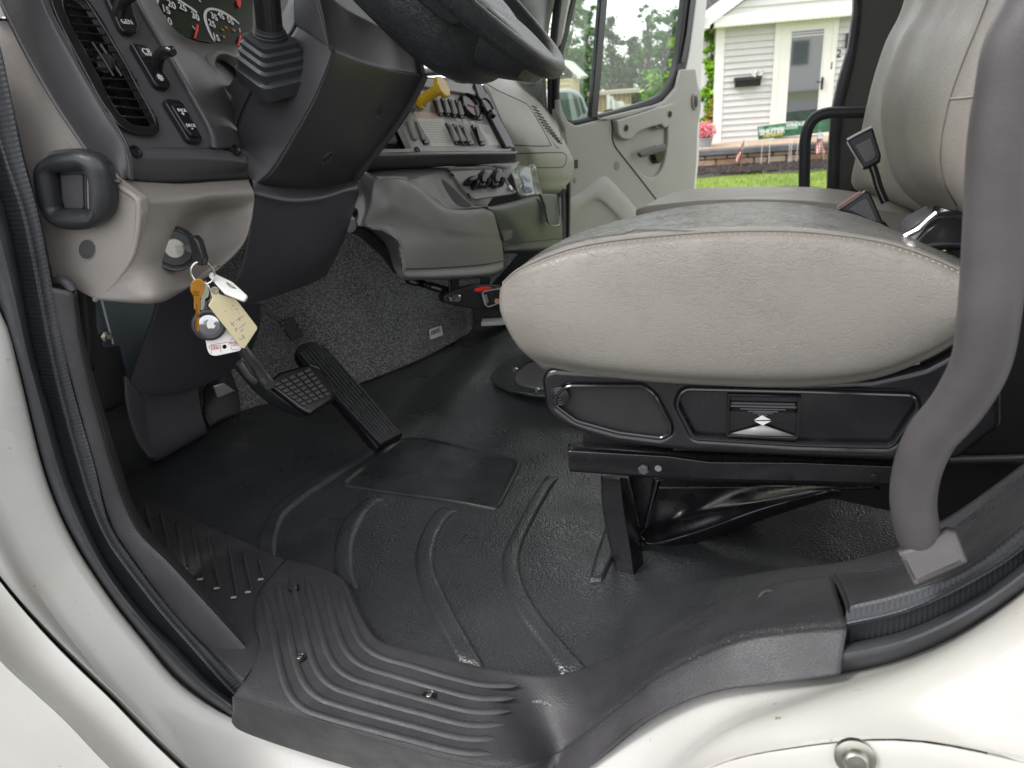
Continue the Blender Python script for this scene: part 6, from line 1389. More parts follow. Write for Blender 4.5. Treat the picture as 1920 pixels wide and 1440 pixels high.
MB().tube([KN.w(*zk([(585, 800)])[0], .0), KN.w(*zk([(590, 860)])[0], .001), KN.w(*zk([(600, 900)])[0], .002)], .004, 8).build('holder_strap', M['rubber'], at_)
# folds of the worn seat panel
bpy.context.view_layer.update()
MB().tube([surf('seat_cushion', u, v, .0003, P(u, v, 'y', .9))[0] for u, v in cs([(1012, 476), (1060, 458), (1110, 446), (1170, 438), (1197, 432), (1260, 433), (1330, 436)], 40, False)], .0011, 6).build('top_seam', mat('seam_vinyl_dark', (.12, .115, .105), .6), cush)
# ================================================================== outside
GZ = -1.0
grass = mat('lawn_grass', (.25, .34, .055), .9, col2=(.17, .25, .045), vscale=1.2, bump=('grain', 60, .02, 1))
ground = boxo('ground', (0, 20, GZ-.06), (90, 90, .05), mat('ground_soil', (.10, .13, .04), .95, var=.3, vscale=.6), bevel=0, loc=(0, 20, GZ-.06)); tag(ground, kind='structure')
drive = boxo('driveway', (-2, -3.2, GZ-.004), (30, 6.6, .004), mat('driveway_asphalt', (.13, .13, .125), .85, var=.2, vscale=4, bump=('grain', 90, .004, 1)), loc=(-2, -3, GZ), bevel=0); tag(drive, kind='structure')
lw = []
nx, ny = 60, 40
vs = [V((-14+34*i/(nx-1), 3.5+13*j/(ny-1), GZ+.02*noise.noise(V((i*.3, j*.3, 0))))) for j in range(ny) for i in range(nx)]
fs = [(j*nx+i, j*nx+i+1, (j+1)*nx+i+1, (j+1)*nx+i) for j in range(ny-1) for i in range(nx-1)]
lawn = mk('lawn', vs, fs, grass, loc=(3, 10, GZ)); tag(lawn, kind='structure')
# grass blades on the visible lawn: one object
random.seed(3); mb = MB()
for k in range(9000):
    x = random.uniform(-1.6, 2.6); y = random.uniform(9.0, 14.6); h = random.uniform(.03, .07); a = random.uniform(0, 6.28); w = .006
    p = V((x, y, GZ)); dx = V((math.cos(a)*w, math.sin(a)*w, 0)); tip = p+V((random.uniform(-.02, .02), random.uniform(-.02, .02), h))
    mb.add([p-dx, p+dx, tip], [(0, 1, 2)])
g = mb.build('lawn_blades', grass, loc=(0, 12, GZ), sm=False); tag(g, 'bright green mown lawn grass in front of the house', 'grass', kind='stuff')

# --- house
HA = rad(10); HD = V((math.cos(HA), math.sin(HA), 0)); HN = V((math.sin(HA), -math.cos(HA), 0))
_hc = P(1450, 155, 'y', 16.0)
H = Pl(V((_hc.x, _hc.y, 0)), HN)
def hs(u, v): q = H.l(H.w(u, v)); return q
SG = 1 if H.e1.dot(HD) > 0 else -1
xl = (hs(1353, 60)[0]+hs(1346, 260)[0])/2     # left corner of the wall
xd0, xd1 = hs(1458, 140)[0], hs(1553, 140)[0]
zs = hs(1450, 42)[1]; zp_ = hs(1420, 262)[1]
zt = hs(1500, 46)[1]
house = thing('house', 'pale grey clapboard house with white trimmed storm door and dark shingled gable roof', 'house', tuple(H.at((xd0+xd1)/2, zp_)))
siding = mat('siding_vinyl', (.62, .615, .605), .55, var=.05)
whitet = mat('white_trim', (.78, .78, .76), .5)
creamd = mat('door_cream', (.78, .77, .72), .45)
def HB(name, x0, x1, z0, z1, d0, d1, m, par, bevel=.004):
    return boxo(name, H.at((x0+x1)/2, (z0+z1)/2, (d0+d1)/2), (abs(x1-x0)/2, abs(z1-z0)/2, abs(d1-d0)/2), m, par, ax=(H.e1, H.e2, H.n), bevel=bevel)
XR = xd1+4.0
mb = MB(); hgt = .115; z = zp_-.02
while z < zs+.02:
    for (a0, a1) in ((xl, xd0-.10), (xd1+.10, XR)):
        p = [H.at(a0, z, .036), H.at(a1, z, .036), H.at(a1, z+hgt, .002), H.at(a0, z+hgt, .002), H.at(a0, z, 0), H.at(a1, z, 0)]
        mb.add(p, [(0, 1, 2, 3), (4, 5, 1, 0)])
    z += hgt
mb.build('clapboard_wall', siding, house, sm=False)
HB('wall_core', xl, XR, zp_-.5, zs+.2, -6, -.02, siding, house)
HB('corner_board', xl-.10, xl+.06, zp_-.02, zs, -.04, .04, whitet, house)
# gable above
def z8(pts): return [(1330+x/5.143, y/5.143) for x, y in pts]
gz0 = zs
m2 = MB(); z = zs+.17
slope = .62; xa = xl-.28
gm = MB()
while z < zs+2.6:
    a0 = xa+(z-zs)/slope*1.0; a1 = XR
    gm.add([H.at(a0, z, .30), H.at(a1, z, .30), H.at(a1, z+hgt, .28), H.at(a0+hgt/slope, z+hgt, .28), H.at(a0, z, .27), H.at(a1, z, .27)], [(0, 1, 2, 3), (4, 5, 1, 0)]); z += hgt
gm.build('gable_siding', siding, house, sm=False)
HB('frieze_board', xa+.1, XR, zs+.0, zs+.17, .26, .33, whitet, house)
HB('soffit', xa+.1, XR, zs-.02, zs-.002, -.02, .33, creamd, house)
mbv = MB()
for k in range(40): mbv.box(H.at(xa+.3+k*.085, zs-.0215, .16), (.012, .05, .0015), (H.e1, H.n, H.e2))
mbv.build('soffit_vents', M['inkgrey'], house)
# rake board and roof
rd_ = V((1, slope)).normalized()
def rk(t, off, d): b = V((xa, zs+.02))+rd_*t+V((-rd_.y, rd_.x))*off; return H.at(b.x, b.y, d)
mbk = MB(); 
for (o0, o1, d0, d1) in ((0, .26, .30, .36),):
    pts = [rk(-.1, o0, d0), rk(6, o0, d0), rk(6, o1, d0), rk(-.1, o1, d0), rk(-.1, o0, d1), rk(6, o0, d1), rk(6, o1, d1), rk(-.1, o1, d1)]
    mbk.add(pts, [(0, 1, 2, 3), (4, 7, 6, 5), (0, 4, 5, 1), (3, 2, 6, 7), (0, 3, 7, 4), (1, 5, 6, 2)])
mbk.build('rake_board', whitet, house, sm=False)
# roof of the main block running back from the gable and to the left
shg = MB(); 
for k in range(26):
    o0 = .27+k*.0; t0 = 0
    a = -k*.14
    for t in range(30):
        off = random.uniform(-.01, .01)
        shg.quad(rk(t*.22-.2+off, .27+.008*(t % 2), .34-k*.22), rk(t*.22+.02, .27+.008*(t % 2), .34-k*.22), rk(t*.22+.02, .27+.008*(t % 2), .34-k*.22-.24), rk(t*.22-.2+off, .27+.008*(t % 2), .34-k*.22-.24))
shg.build('shingle_roof', mat('shingles', (.10, .10, .105), .9, var=.4, vscale=9), house, sm=False)
mr_ = MB(); rowh = .16
for k in range(24):
    z0 = zs+.16+k*rowh*.62; d0 = .02-k*rowh*.9; x = xl-.35+random.uniform(-.2, 0)
    while x < xl+5:
        w = random.uniform(.2, .34); x1 = min(x+w-.008, xl+5); dz = random.uniform(0, .008)
        xs_ = max(x, xl-.32)
        if x1 > xs_: mr_.quad(H.at(xs_, z0+dz, d0+.02), H.at(x1, z0+dz, d0+.02), H.at(x1, z0+rowh*.62+.02, d0-rowh*.9), H.at(xs_, z0+rowh*.62+.02, d0-rowh*.9))
        x += w
mr_.build('shingle_roof', D.materials['shingles'], house, sm=False)
HB('gutter_end', xa-.12, xa+.02, zs-.02, zs+.18, .1, .36, whitet, house)
HB('gutter_run', xa-.12, xa+.02, zs-.02, zs+.12, -5, .1, whitet, house)
# storm door
PANE = mat('door_pane_glass', (.05, .055, .065), .03, spec=1.0); PANE.node_tree.nodes['Principled BSDF'].inputs['IOR'].default_value = 2.6
sd = HB('storm_door', xd0, xd1, zp_+.02, zt, .0, .05, creamd, house)
gx0, gx1 = hs(1478, 140)[0], hs(1537, 140)[0]; gz0_, gz1_ = hs(1482, 228)[1], hs(1500, 58)[1]
HB('door_casing', xd0-.10, xd0, zp_, zt+.1, .0, .06, creamd, house); HB('door_casing', xd1, xd1+.10, zp_, zt+.1, .0, .06, creamd, house); HB('door_casing', xd0-.10, xd1+.10, zt, zt+.1, .0, .062, creamd, house)
pane = HB('door_pane', gx0, gx1, gz0_, gz1_, .045, .056, PANE, house)
HB('pane_bar', gx0, gx1, gz1_-.10, gz1_-.085, .055, .062, whitet, sd); HB('pane_bar', gx0, gx1, gz1_-.05, gz1_-.04, .055, .062, whitet, sd)
for (a0, a1, b0, b1) in ((gx0-.02, gx0, gz0_, gz1_), (gx1, gx1+.02, gz0_, gz1_), (gx0-.02, gx1+.02, gz1_, gz1_+.02), (gx0-.02, gx1+.02, gz0_-.02, gz0_)): HB('pane_bead', a0, a1, b0, b1, .045, .065, whitet, sd)
dx, dz = hs(1540, 155); HB('door_handle', dx-.015, dx+.015, dz-.12, dz+.10, .05, .10, M['black'], sd); HB('door_handle', dx-.10, dx, dz+.01, dz+.03, .08, .10, M['black'], sd)
px_, pz_ = hs(1558, 122); HB('door_bell', px_-.02, px_+.02, pz_-.08, pz_+.06, .02, .06, M['black'], house)
nx_, nz_ = hs(1572, 101); text('house_number', '2', H, (nx_, nz_), .20, M['black'], house, local=True, d=.03, ext=.006)
# porch lantern partly behind the pillar
lx, lz = hs(1590, 75); HB('porch_lamp', lx-.06, lx+.06, lz-.14, lz+.12, .02, .14, M['black'], house, bevel=.02)
# letterbox
bx0, bz0 = hs(1376, 164); bx1, bz1 = hs(1425, 144)
lb = thing('letterbox', 'black wall letterbox on the clapboards beside the storm door', 'mailbox', tuple(H.at((bx0+bx1)/2, bz0, .08)))
HB('box_body', bx0, bx1, bz0, bz1-.03, .02, .15, M['black'], lb, bevel=.012); HB('box_lid', bx0-.01, bx1+.01, bz1-.05, bz1+.02, .02, .17, M['blackm'], lb, bevel=.012)
fl = MB(); random.seed(9)
for k in range(60):
    c = H.at(bx0+(bx1-bx0)*random.uniform(.68, 1.06), bz1+random.uniform(.01, .10), .1+random.uniform(-.05, .06)); a = V((random.uniform(-1, 1), random.uniform(-1, 1), random.uniform(-1, 1))).normalized(); b = a.orthogonal().normalized()*.03
    fl.quad(c-a*.03-b, c+a*.03-b, c+a*.03+b, c-a*.03+b)
o = fl.build('white_flowers', M['whitep'], loc=tuple(H.at(bx1, bz1, .1)), sm=False); tag(o, 'sprig of white flowers lying on the black letterbox', 'flowers')

# --- stone porch, wall, mulch
WD = 1.15     # porch depth
zcap = zp_-.10
porch = thing('stone_porch', 'tan stone paved porch with dark coping above a low block wall', 'porch', tuple(H.at(xl+1.5, GZ, WD)))
pvx0 = xl-.8
pvm = mat('paver_stone', (.55, .42, .30), .8, col2=(.42, .32, .24), vscale=2.5)
mb = MB(); random.seed(4)
x = pvx0
for j in range(4):
    x = pvx0-random.random()*.4
    while x < XR:
        w = random.uniform(.35, .7); mb.box(H.at(x+w/2, zp_-.03, .02+WD*(j+.5)/4), (w/2-.006, WD/8-.006, .03), (H.e1, H.n, H.e2)); x += w
mb.build('paving', pvm, porch, bevel=.008, sm=False)
HB('coping', pvx0, XR, zp_-.13, zp_-.02, WD-.02, WD+.16, mat('coping_stone', (.17, .17, .18), .85, var=.4, vscale=5), porch, bevel=.02)
HB('porch_core', pvx0+.05, XR, GZ, zp_-.07, 0, WD-.01, mat('mortar', (.12, .10, .08), .9), porch)
stm = [mat('wall_block_'+str(i), c, .9, var=.25, vscale=6, bump=('grain', 40, .01, 1)) for i, c in enumerate(((.46, .33, .22), (.38, .24, .16), (.50, .40, .30), (.40, .30, .24)))]
mb = MB(); random.seed(20); zz = GZ; cidx = []
while zz < zp_-.14:
    hh = min(random.uniform(.12, .17), zp_-.13-zz); x = pvx0-random.random()*.3
    while x < XR:
        w = random.uniform(.22, .5); mb.box(H.at(x+w/2, zz+hh/2, WD+.03+random.uniform(0, .02)), (w/2-.01, hh/2-.008, .05), (H.e1, H.e2, H.n)); cidx.append(random.randrange(4))
        x += w
    zz += hh
wb_ = mb.build('block_wall', stm[0], porch, bevel=.018, sm=False)
for m_ in stm[1:]: wb_.data.materials.append(m_)
for k, pq in enumerate(wb_.data.polygons): pq.material_index = cidx[k//6]
mulch = mat('mulch_bed', (.05, .045, .045), .95, speck=((.22, .16, .12), 26, .62), bump=('grain', 24, .05, 1))
nx, ny = 120, 16; vs = []
for j in range(ny):
    for i in range(nx):
        x = pvx0-.3+(XR-pvx0)*i/(nx-1); d = WD+1.35*j/(ny-1)+(.12*math.sin(i*.21) if j == ny-1 else 0)
        vs.append(H.at(x, GZ+.05+.02*noise.noise(V((i*.7, j*.9, 0)))-(.05 if j == ny-1 else 0), d))
fs = [(j*nx+i, j*nx+i+1, (j+1)*nx+i+1, (j+1)*nx+i) for j in range(ny-1) for i in range(nx-1)]
mu = mk('mulch_bed', vs, orient(vs, fs, V((0, 10, 30))), mulch, loc=tuple(H.at(xl, GZ, WD+.5))); tag(mu, kind='structure')
mb = MB()
for k in range(1500):
    c = H.at(random.uniform(pvx0, xd1+1), GZ+.06, WD+random.uniform(.1, 1.3)); a = random.uniform(0, 3.14)
    mb.box(c, (random.uniform(.02, .05), .012, .008), (V((math.cos(a), math.sin(a), random.uniform(-.3, .3))).normalized(), V((-math.sin(a), math.cos(a), 0)), V((0, 0, 1))))
o = mb.build('mulch_chips', mat('mulch_chip', (.07, .055, .05), .9, var=.4, vscale=20), loc=tuple(H.at(xl+1, GZ, WD+.6)), sm=False); tag(o, 'dark bark mulch chips in the bed below the porch wall', 'mulch', kind='stuff')

# --- yard sign
YS = Pl(H.at(0, 0, WD+.35), HN+V((.10, 0, 0)))
sign = thing('yard_sign', 'long green and white yard sign with forest print on thin wire stakes before the porch', 'sign', tuple(YS.w(1480, 300)))
sg_m = mat('sign_green', (.012, .07, .035), .5, col2=(.07, .20, .11), vscale=5)
so = [(1421, 237), (1500, 228), (1548, 219), (1550, 246), (1500, 254), (1422, 262)]
sb_ = slab('sign_board', [(1420.5, 237.5), (1600, 214), (1601, 242), (1422, 262)], YS, .01, sg_m, sign, bevel=.001)
sl1 = YS.l(YS.w(1447, 246)); a_s = math.degrees(math.atan2(YS.l(YS.w(1500, 228))[1]-YS.l(YS.w(1421, 238))[1], YS.l(YS.w(1500, 228))[0]-YS.l(YS.w(1421, 238))[0]))
text('sign_lettering', 'SHUTER', YS, (1447.5, 246.5), .125, M['ink'], sb_, d=.004, rot=a_s, bold=.006, sx=.98)
text('sign_lettering', 'TREE SERVICE', YS, (1449, 253), .062, mat('sign_gold', (.72, .55, .12), .5), sb_, d=.004, rot=a_s, bold=.003, sx=.95)
text('sign_lettering', 'WINDLESS', YS, (1495, 233), .085, M['ink'], sb_, d=.004, rot=a_s, bold=.004)
mb = MB(); random.seed(2)
for k in range(16):
    u = 1424+k*4.6; v = 248-(u-1424)*.10; p0 = YS.w(u, v, .003); hh = random.uniform(.05, .12)
    mb.add([p0+YS.e1*-.03, p0+YS.e1*.03, p0+YS.e2*hh], [(0, 1, 2)])
mb.build('printed_trees', mat('print_trees', (.30, .50, .36), .6), sb_, sm=False)
mb = MB()
for u in (1430, 1444.5, 1482, 1486, 1497):
    mb.tube([YS.w(u, 255, -.02), V((YS.w(u, 255).x, YS.w(u, 255).y, GZ))], .004, 6)
mb.build('wire_stakes', M['whitep'], sign)
# --- small flags
def flag(label, u, v0, v1, wpx, lean, furled):
    pl = Pl(H.at(0, 0, WD+.30), HN); t = thing('small_flag', label, 'flag', tuple(pl.w(u, v1)), 'small flags stuck in the mulch bed')
    top = pl.w(u+lean, v0); g_ = pl.w(u, v1+6); g_.z = GZ
    tube('flag_stick', [top, g_], .009, mat('stick_wood', (.42, .33, .2), .7), t, n=8)
    red = M['redflag']; wh = M['whitep']; L_ = (top-pl.w(u, v1)).length*.86; W_ = L_*(.22 if furled else .42)
    dn = (pl.w(u-7, v1)-top).normalized(); sd_ = pl.e1
    for nm, m_, idx in (('red_stripes', red, 0), ('white_stripes', wh, 1)):
        mb = MB()
        for k in range(9):
            if k % 2 != idx: continue
            rows = []
            for j in range(9):
                tt = .14+.86*j/8; ww = W_*(.35+.65*tt); x0 = -ww*.5+ww*k/9; x1 = -ww*.5+ww*(k+1)/9
                wv = .03*math.sin(tt*6+k*.9)*(2 if furled else 1)
                c = top+dn*(L_*tt); rows.append((c+sd_*x0+pl.n*wv, c+sd_*x1+pl.n*(.03*math.sin(tt*6+(k+1)*.9)*(2 if furled else 1))))
            for a0, a1 in zip(rows, rows[1:]): mb.quad(a0[0], a0[1], a1[1], a1[0])
        mb.build(nm, m_, t, solid=.002)
    cpt_ = top+dn*(L_*.14)
    mbb = MB(); ww = W_*.62; mbb.box(top+dn*(L_*.25)+pl.n*.035-sd_*.0, (ww*.42, L_*.15, .004), (sd_, dn, pl.n)); cn = mbb.build('flag_canton', mat('canton_blue', (.03, .05, .16), .6), t)
    mb = MB()
    for a in range(4):
        for b in range(4): mb.box(top+dn*(L_*(.14+.07*b))+pl.n*.040+sd_*(ww*(a-1.5)*.2), (.011, .011, .001), (sd_, dn, pl.n))
    mb.build('canton_stars', M['whitep'], cn)
M['redflag'] = mat('flag_red', (.50, .06, .06), .6)
flag('small striped flag on a leaning stick at the right of the sign', 1546, 243, 293, 20, -10, False)
flag('small furled faded flag on a stick left of the green yard sign', 1388, 262, 310, 12, 7, True)

# --- foliage
def leafmat(n, c, c2): return mat(n, c, .7, col2=c2, vscale=1.3, spec=.2)
LM = {'mid': leafmat('leaf_mid', (.13, .26, .05), (.07, .15, .035)), 'dark': leafmat('leaf_dark', (.09, .16, .05), (.17, .16, .08)), 'soft': leafmat('leaf_soft', (.15, .28, .09), (.09, .18, .06)), 'bright': leafmat('leaf_bright', (.30, .52, .04), (.18, .36, .03)), 'pink': leafmat('petal_pink', (.85, .42, .42), (.75, .22, .26)), 'yel': leafmat('leaf_yellow', (.42, .36, .08), (.28, .30, .05))}
bark = mat('bark', (.10, .08, .06), .9, var=.3)
def plant(name, label, cat, base_, h, r, lm, n, size, seed, crown0=.25, blobs=9, group=None, narrow=.5, trunk=.12):
    random.seed(seed); t = thing(name, label, cat, tuple(base_), group)
    mb = MB(); b = V(base_); top = b+V((0, 0, h*.9))
    mb.tube([b, b+V((random.uniform(-.1, .1), 0, h*.4)), top], lambda s: trunk*(1-s*.85), 7, res=8)
    cl = []
    blobs = blobs*3
    for k in range(blobs):
        f = crown0+(1-crown0)*(k+.5)/blobs; ang = random.uniform(0, 6.28); rr = r*(1-narrow*abs(f-.55)*1.6)*random.uniform(.1, .8)
        c = b+V((math.cos(ang)*rr, math.sin(ang)*rr, h*f)); cl.append((c, r*random.uniform(.16, .36)*(1.2-f*.5)))
        mb.tube([b+V((0, 0, h*f*.6)), c], lambda s: trunk*.35*(1-s*.8), 5)
    mb.build('trunk', bark, t)
    lb_ = MB()
    for k in range(int(n*1.5)):
        c, cr_ = random.choice(cl); d = V((random.gauss(0, 1), random.gauss(0, 1), random.gauss(0, 1))).normalized(); rr = cr_*(random.random()**.45)*random.uniform(.8, 1.15)
        rr = abs(random.gauss(0, .62))*cr_; p = c+V((d.x*1.25, d.y*1.25, d.z*.75))*rr; a = V((random.uniform(-1, 1), random.uniform(-1, 1), random.uniform(-.6, .6))).normalized(); n2 = a.cross(V((random.uniform(-1, 1), random.uniform(-1, 1), random.uniform(-1, 1)))).normalized()
        s = size*random.uniform(.6, 1.4)
        lb_.add([p-a*s, p+n2*s*.55, p+a*s, p-n2*s*.55], [(0, 1, 2, 3)])
    lb_.build('crown', LM[lm], t, sm=False)
def gp(u, dist, z=GZ):
    r_ = ray(u, 150); r_.z = 0; r_.normalize(); return V((r_.x*dist, r_.y*dist, z))
G_ = 'trees beyond the neighbouring yard'
plant('tree', 'tall soft green weeping tree at the left of the door window', 'tree', gp(1064, 34), 5.6, 1.15, 'soft', 5200, .075, 1, .15, 13, G_)
plant('tree', 'hazy green tree with a ragged top left of the window divider', 'tree', gp(1100, 38), 5.0, 1.0, 'soft', 4200, .075, 2, .1, 12, G_)
plant('tree', 'brownish green round tree just right of the window divider', 'tree', gp(1150, 36), 4.3, .95, 'dark', 5200, .065, 3, .1, 13, G_)
plant('tree', 'low brown-tinged tree in the middle of the window view', 'tree', gp(1184, 38), 3.5, .95, 'dark', 4400, .065, 4, .05, 12, G_)
plant('tree', 'open-branched tree with one leafy limb reaching into the sky', 'tree', gp(1214, 34), 4.5, .62, 'mid', 2000, .065, 15, .3, 10, G_)
plant('tree', 'dense green tree at the right edge of the door window', 'tree', gp(1262, 36), 4.5, 1.35, 'mid', 6200, .075, 6, .05, 15, G_)
plant('tree', 'green tree showing between the open door and the house corner', 'tree', gp(1334, 38), 7.0, 1.7, 'mid', 7200, .08, 7, .05, 16, G_)
plant('tree', 'low green tree behind the tan shed', 'tree', gp(1110, 42), 3.3, 2.2, 'mid', 5000, .08, 8, .02, 12, G_)
plant('tree', 'far broad green tree filling the gap behind the brown tree', 'tree', gp(1205, 46), 3.4, 2.8, 'soft', 5600, .09, 9, .02, 14, G_)
plant('shrub', 'bright lime green large-leaved shrub seen low in the door window', 'shrub', gp(1224, 18.5), 1.85, .5, 'bright', 520, .085, 10, .25, 9, None, .4, .03)
plant('shrub', 'bright lime green leafy branch high beside the rear edge of the door window', 'shrub', gp(1270, 18.0), 2.5, .34, 'bright', 420, .085, 16, .2, 9, None, .4, .03)
plant('shrub', 'bright lime green tall leafy shrub at the left corner of the house', 'shrub', gp(1334, 17.0), 2.75, .34, 'bright', 620, .085, 11, .2, 11, None, .3, .03)
plant('shrub', 'yellowish green small bush below the lime shrub by the house corner', 'shrub', gp(1336, 16.4), 1.2, .28, 'yel', 520, .05, 12, .3, 8, None, .3, .02)
# potted pink flowers
pb = gp(1324, 15.0, 0); pb.z = P(1324, 283, 'y', pb.y).z
pot = thing('flower_pot', 'grey tapered pot of pink flowers at the end of the porch', 'flower pot', tuple(pb))
MB().lathe(pb, (0, 0, 1), [(.11, 0), (.15, .22), (.165, .225), (.165, .25), (.14, .25), (.13, .2), (0, .2)], 24).build('pot', mat('pot_grey', (.27, .29, .32), .6), pot)
random.seed(13); mb = MB()
for k in range(900):
    d = V((random.gauss(0, 1), random.gauss(0, 1), random.gauss(0, 1))).normalized()*random.random()**.4
    p = pb+V((d.x*.22, d.y*.22, .38+d.z*.17)); a = V((random.uniform(-1, 1), random.uniform(-1, 1), random.uniform(-1, 1))).normalized(); b = a.orthogonal().normalized(); s = .022
    mb.quad(p-a*s, p-b*s, p+a*s, p+b*s)
mb.build('pink_blossom', LM['pink'], pot, sm=False)
boxo('side_paving', pb+V((-.1, .5, -.12)), (.55, .6, .11), M['darkmetal'] if 0 else mat('slab_grey', (.3, .3, .3), .9, var=.2), loc=None, bevel=.02, parent=porch)

# --- neighbour buildings, pickup
def bxat(u, v, dist): r_ = ray(u, v); k = dist/math.hypot(r_.x, r_.y); return CC+r_*k
nh = thing('neighbour_house', 'pale yellow clapboard house end with white gutter behind the parked truck', 'house', tuple(gp(1020, 30)))
c = gp(1012, 30); ax = (V((math.cos(.15), math.sin(.15), 0)), V((-math.sin(.15), math.cos(.15), 0)), V((0, 0, 1)))
zt2 = bxat(1070, 132, 30).z
yel = mat('yellow_siding', (.62, .52, .30), .6)
wdt = (bxat(1078, 150, 30)-bxat(900, 150, 30)).length
c2 = bxat(1078, 150, 30)-ax[0]*(wdt/2)
MB().box(V((c2.x, c2.y, (zt2+GZ)/2-.3)), (wdt/2, 2, (zt2-GZ)/2+.0), ax).build('wall', yel, nh, sm=False)
mb = MB()
for k in range(16):
    mb.box(V((c2.x, c2.y, zt2-.35-k*.16))-ax[1]*2.01, (wdt/2, .012, .012), ax)
mb.build('wall_laps', mat('yellow_lap', (.40, .33, .2), .7), nh, sm=False)
e = bxat(1079, 146, 29.8); e0 = bxat(1048, 116, 29.8)
ez = V((0, 0, 1))
mbr = MB(); dR = (e-e0).normalized(); nR = V((0, 0, 1))-dR*dR.z; nR.normalize()
mbr.box((e+e0)/2+V((0, 1.5, 0)), ((e-e0).length/2, 1.8, .07), (dR, ax[1], nR)); mbr.build('roof_edge', M['whitep'], nh, sm=False)
shd = thing('shed', 'tan wooden shed with flat roof among the trees', 'shed', tuple(gp(1155, 31)))
c = bxat(1146, 188, 31); MB().box(V((c.x, c.y, (bxat(1150, 175, 31).z+GZ)/2)), (.78, 1.2, (bxat(1150, 175, 31).z-GZ)/2), ax).build('wall', mat('shed_tan', (.55, .42, .26), .8, var=.15), shd, sm=False)
zr = bxat(1150, 172, 31).z; MB().box(V((c.x+.15, c.y, zr)), (1.0, 1.4, .06), ax).build('roof', mat('shed_roof', (.45, .38, .28), .8), shd, sm=False)
mb = MB()
for k in range(9): mb.box(V((c.x, c.y, (bxat(1150, 175, 31).z+GZ)/2))+ax[0]*(-.72+k*.18)-ax[1]*1.205, (.012, .006, (zr-GZ)/2), ax)
mb.build('board_grooves', mat('shed_groove', (.3, .22, .14), .8), shd, sm=False)
fen = thing('white_fence', 'white vinyl fence panels stepping down beside the shed', 'fence', tuple(gp(1170, 27)))
mb = MB()
for k, (u0, u1, v_) in enumerate(((1141, 1150, 181), (1150, 1168, 190), (1168, 1186, 196), (1186, 1204, 203))):
    a0 = bxat(u0, v_, 27); a1 = bxat(u1, v_, 27); c = (a0+a1)/2
    mb.box(V((c.x, c.y, (c.z+GZ)/2)), ((a1-a0).length/2, .03, (c.z-GZ)/2), ax)
mb.build('panel', M['whitep'], fen, sm=False)
mb = MB()
for u, v_ in ((1141, 178), (1150, 187), (1168, 193), (1186, 200), (1204, 207)):
    a0 = bxat(u, v_, 26.9); mb.box(V((a0.x, a0.y, (a0.z+GZ)/2)), (.06, .06, (a0.z-GZ)/2), ax)
mb.build('post', M['whitep'], fen, sm=False)
# pickup truck: traced profile given its real length and width
trk = thing('pickup_truck', 'silver-grey pickup truck parked at an angle seen through the quarter window', 'pickup truck', tuple(gp(1090, 21)))
tpn = Pl(bxat(1090, 190, 21), V((.62, -.78, 0)))
tb_ = mat('truck_silver', (.34, .38, .38), .3, .3, coat=.5)
bo_ = [tpn.l(tpn.w(*p)) for p in ((1040, 168), (1058, 166), (1072, 166), (1088, 172), (1097, 184), (1104, 206), (1150, 214), (1176, 222), (1182, 240), (1180, 262), (1030, 262))]
me = curve_mesh([[(x, y) for x, y in rp(bo_, .12)]], 1.7, .12, 3); me.transform(tpn.mat()); wrap('body', me, tb_, trk)
gw = mat('truck_window', (.05, .09, .08), .08)
slab('windscreen', rp([(1042, 174), (1064, 173), (1073, 226), (1046, 238)], 2), tpn, .02, gw, trk, bevel=.004, d=.01)
slab('side_window', rp([(1073, 176), (1081, 180), (1090, 214), (1084, 222)], 1.5), tpn, .02, gw, trk, bevel=.004, d=.01)
slab('side_window', rp([(1084, 180), (1090, 184), (1099, 212), (1093, 214)], 1.5), tpn, .02, gw, trk, bevel=.004, d=.01)
for u in (1070, 1150):
    c = tpn.w(u, 262, -.1); c.z = GZ+.36
    wh_ = MB().lathe(c, tpn.n, [(.36, -.12), (.36, .06), (.3, .09), (.2, .07), (0, .07)], 28).build('wheel', M['rubber'], trk)
    MB().lathe(c, tpn.n, [(.2, .072), (.18, .09), (0, .09)], 20).build('rim', M['metal'], wh_)
slab('mirror', rp([(1136, 206), (1150, 203), (1154, 214), (1138, 216)], 2), tpn, .15, M['black'], trk, bevel=.03, d=.3)
# street house and tree line behind the camera, mirrored in the storm door and lighting the paint
oh = thing('facing_house', 'beige house across the street behind the viewpoint', 'house', (16, -26, GZ))
boxo('wall', (16, -28, GZ+2.4), (7, 3, 2.4), siding, oh, bevel=.02)
pr_v = [V((8.6, -24.6, GZ+4.8)), V((23.4, -24.6, GZ+4.8)), V((16, -24.6, GZ+8)), V((8.6, -31.4, GZ+4.8)), V((23.4, -31.4, GZ+4.8)), V((16, -31.4, GZ+8))]
mk('roof', pr_v, [(0, 1, 2), (5, 4, 3), (0, 2, 5, 3), (1, 4, 5, 2), (0, 3, 4, 1)], D.materials['shingles'], oh, sm=False)
for x in (11, 14, 17.2, 20.5): boxo('window', (x, -24.97, GZ+2.6), (.6, .04, .8), gw, oh, bevel=.01)

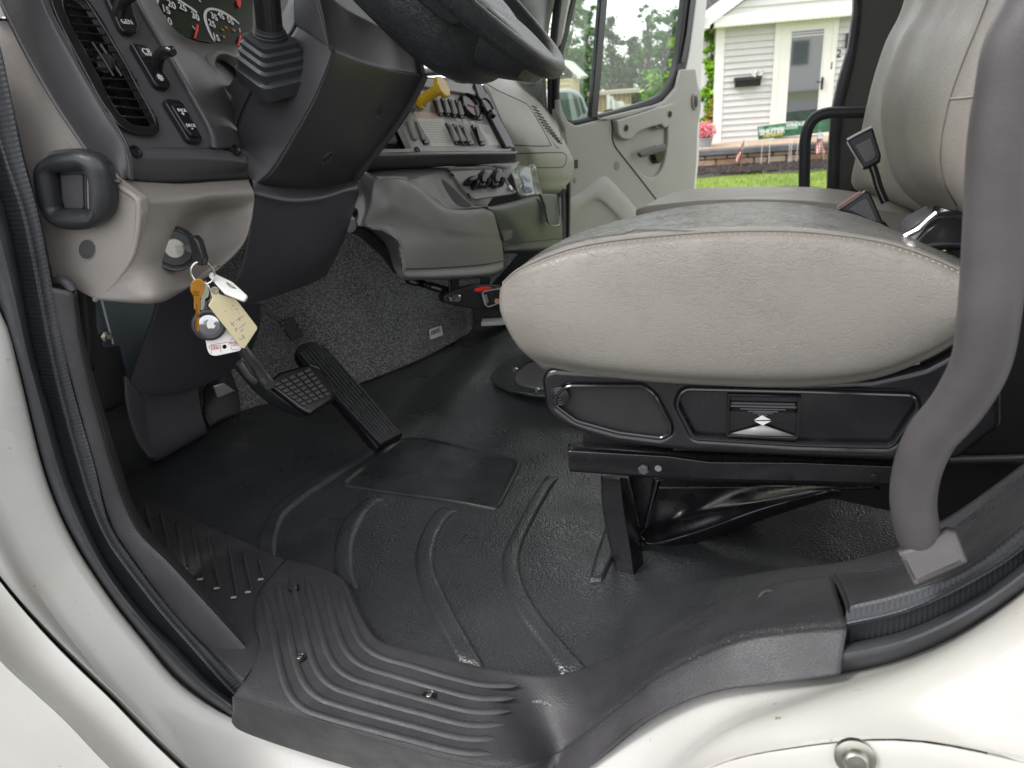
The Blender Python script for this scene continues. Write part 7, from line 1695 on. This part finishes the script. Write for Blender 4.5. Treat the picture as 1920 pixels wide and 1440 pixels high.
# ================================================================== light, sky, camera
W = D.worlds.new('World'); S.world = W; W.use_nodes = True; N = W.node_tree.nodes; L = W.node_tree.links
bgn = N['Background']; sky = N.new('ShaderNodeTexSky'); sky.sky_type = 'NISHITA'; sky.sun_disc = False
SUN_EL, SUN_AZ = 48, 238      # azimuth clockwise from +Y: soft high light from the front left of the cab
sky.sun_elevation = rad(SUN_EL); sky.sun_rotation = rad(SUN_AZ)
sky.air_density = 1; sky.dust_density = 2.5
cl = N.new('ShaderNodeMix'); cl.data_type = 'RGBA'; cl.inputs[7].default_value = (9.45, 9.45, 9.6, 1)
nt_ = N.new('ShaderNodeTexNoise'); nt_.inputs['Scale'].default_value = 1.6; nt_.inputs['Detail'].default_value = 5
mr = N.new('ShaderNodeMapRange'); mr.inputs[1].default_value = .3; mr.inputs[2].default_value = .7; mr.inputs[3].default_value = .72; mr.inputs[4].default_value = .96
L.new(nt_.outputs['Fac'], mr.inputs[0]); L.new(mr.outputs[0], cl.inputs[0]); L.new(sky.outputs[0], cl.inputs[6]); L.new(cl.outputs[2], bgn.inputs[0])
bgn.inputs[1].default_value = .10
sl_ = D.lights.new('Sun', 'SUN'); sl_.energy = .9; sl_.angle = rad(16); sl_.color = (1, .98, .95)
so_ = D.objects.new('Sun', sl_); COL.objects.link(so_)
az = rad(SUN_AZ); dirv = V((math.sin(az)*math.cos(rad(SUN_EL)), math.cos(az)*math.cos(rad(SUN_EL)), math.sin(rad(SUN_EL))))
so_.rotation_euler = dirv.to_track_quat('Z', 'Y').to_euler(); so_.location = (0, -5, 8)
cam = D.cameras.new('Camera'); co = D.objects.new('Camera', cam); COL.objects.link(co); S.camera = co
cam.sensor_width = 36; cam.lens = 36*FPX/1920; cam.clip_start = .02; cam.clip_end = 500
co.matrix_world = Matrix(((CR.x, CU.x, -CFW.x, 0), (CR.y, CU.y, -CFW.y, 0), (CR.z, CU.z, -CFW.z, CAMZ), (0, 0, 0, 1)))
cam.dof.use_dof = True; cam.dof.focus_distance = .95; cam.dof.aperture_fstop = 9
S.view_settings.view_transform = 'Standard'; S.view_settings.look = 'None'; S.view_settings.exposure = 1.2; S.view_settings.gamma = 1
S.view_settings.use_curve_mapping = False
S.cycles.max_bounces = 10; S.cycles.diffuse_bounces = 5; S.cycles.transparent_max_bounces = 12
S.cycles.use_denoising = True
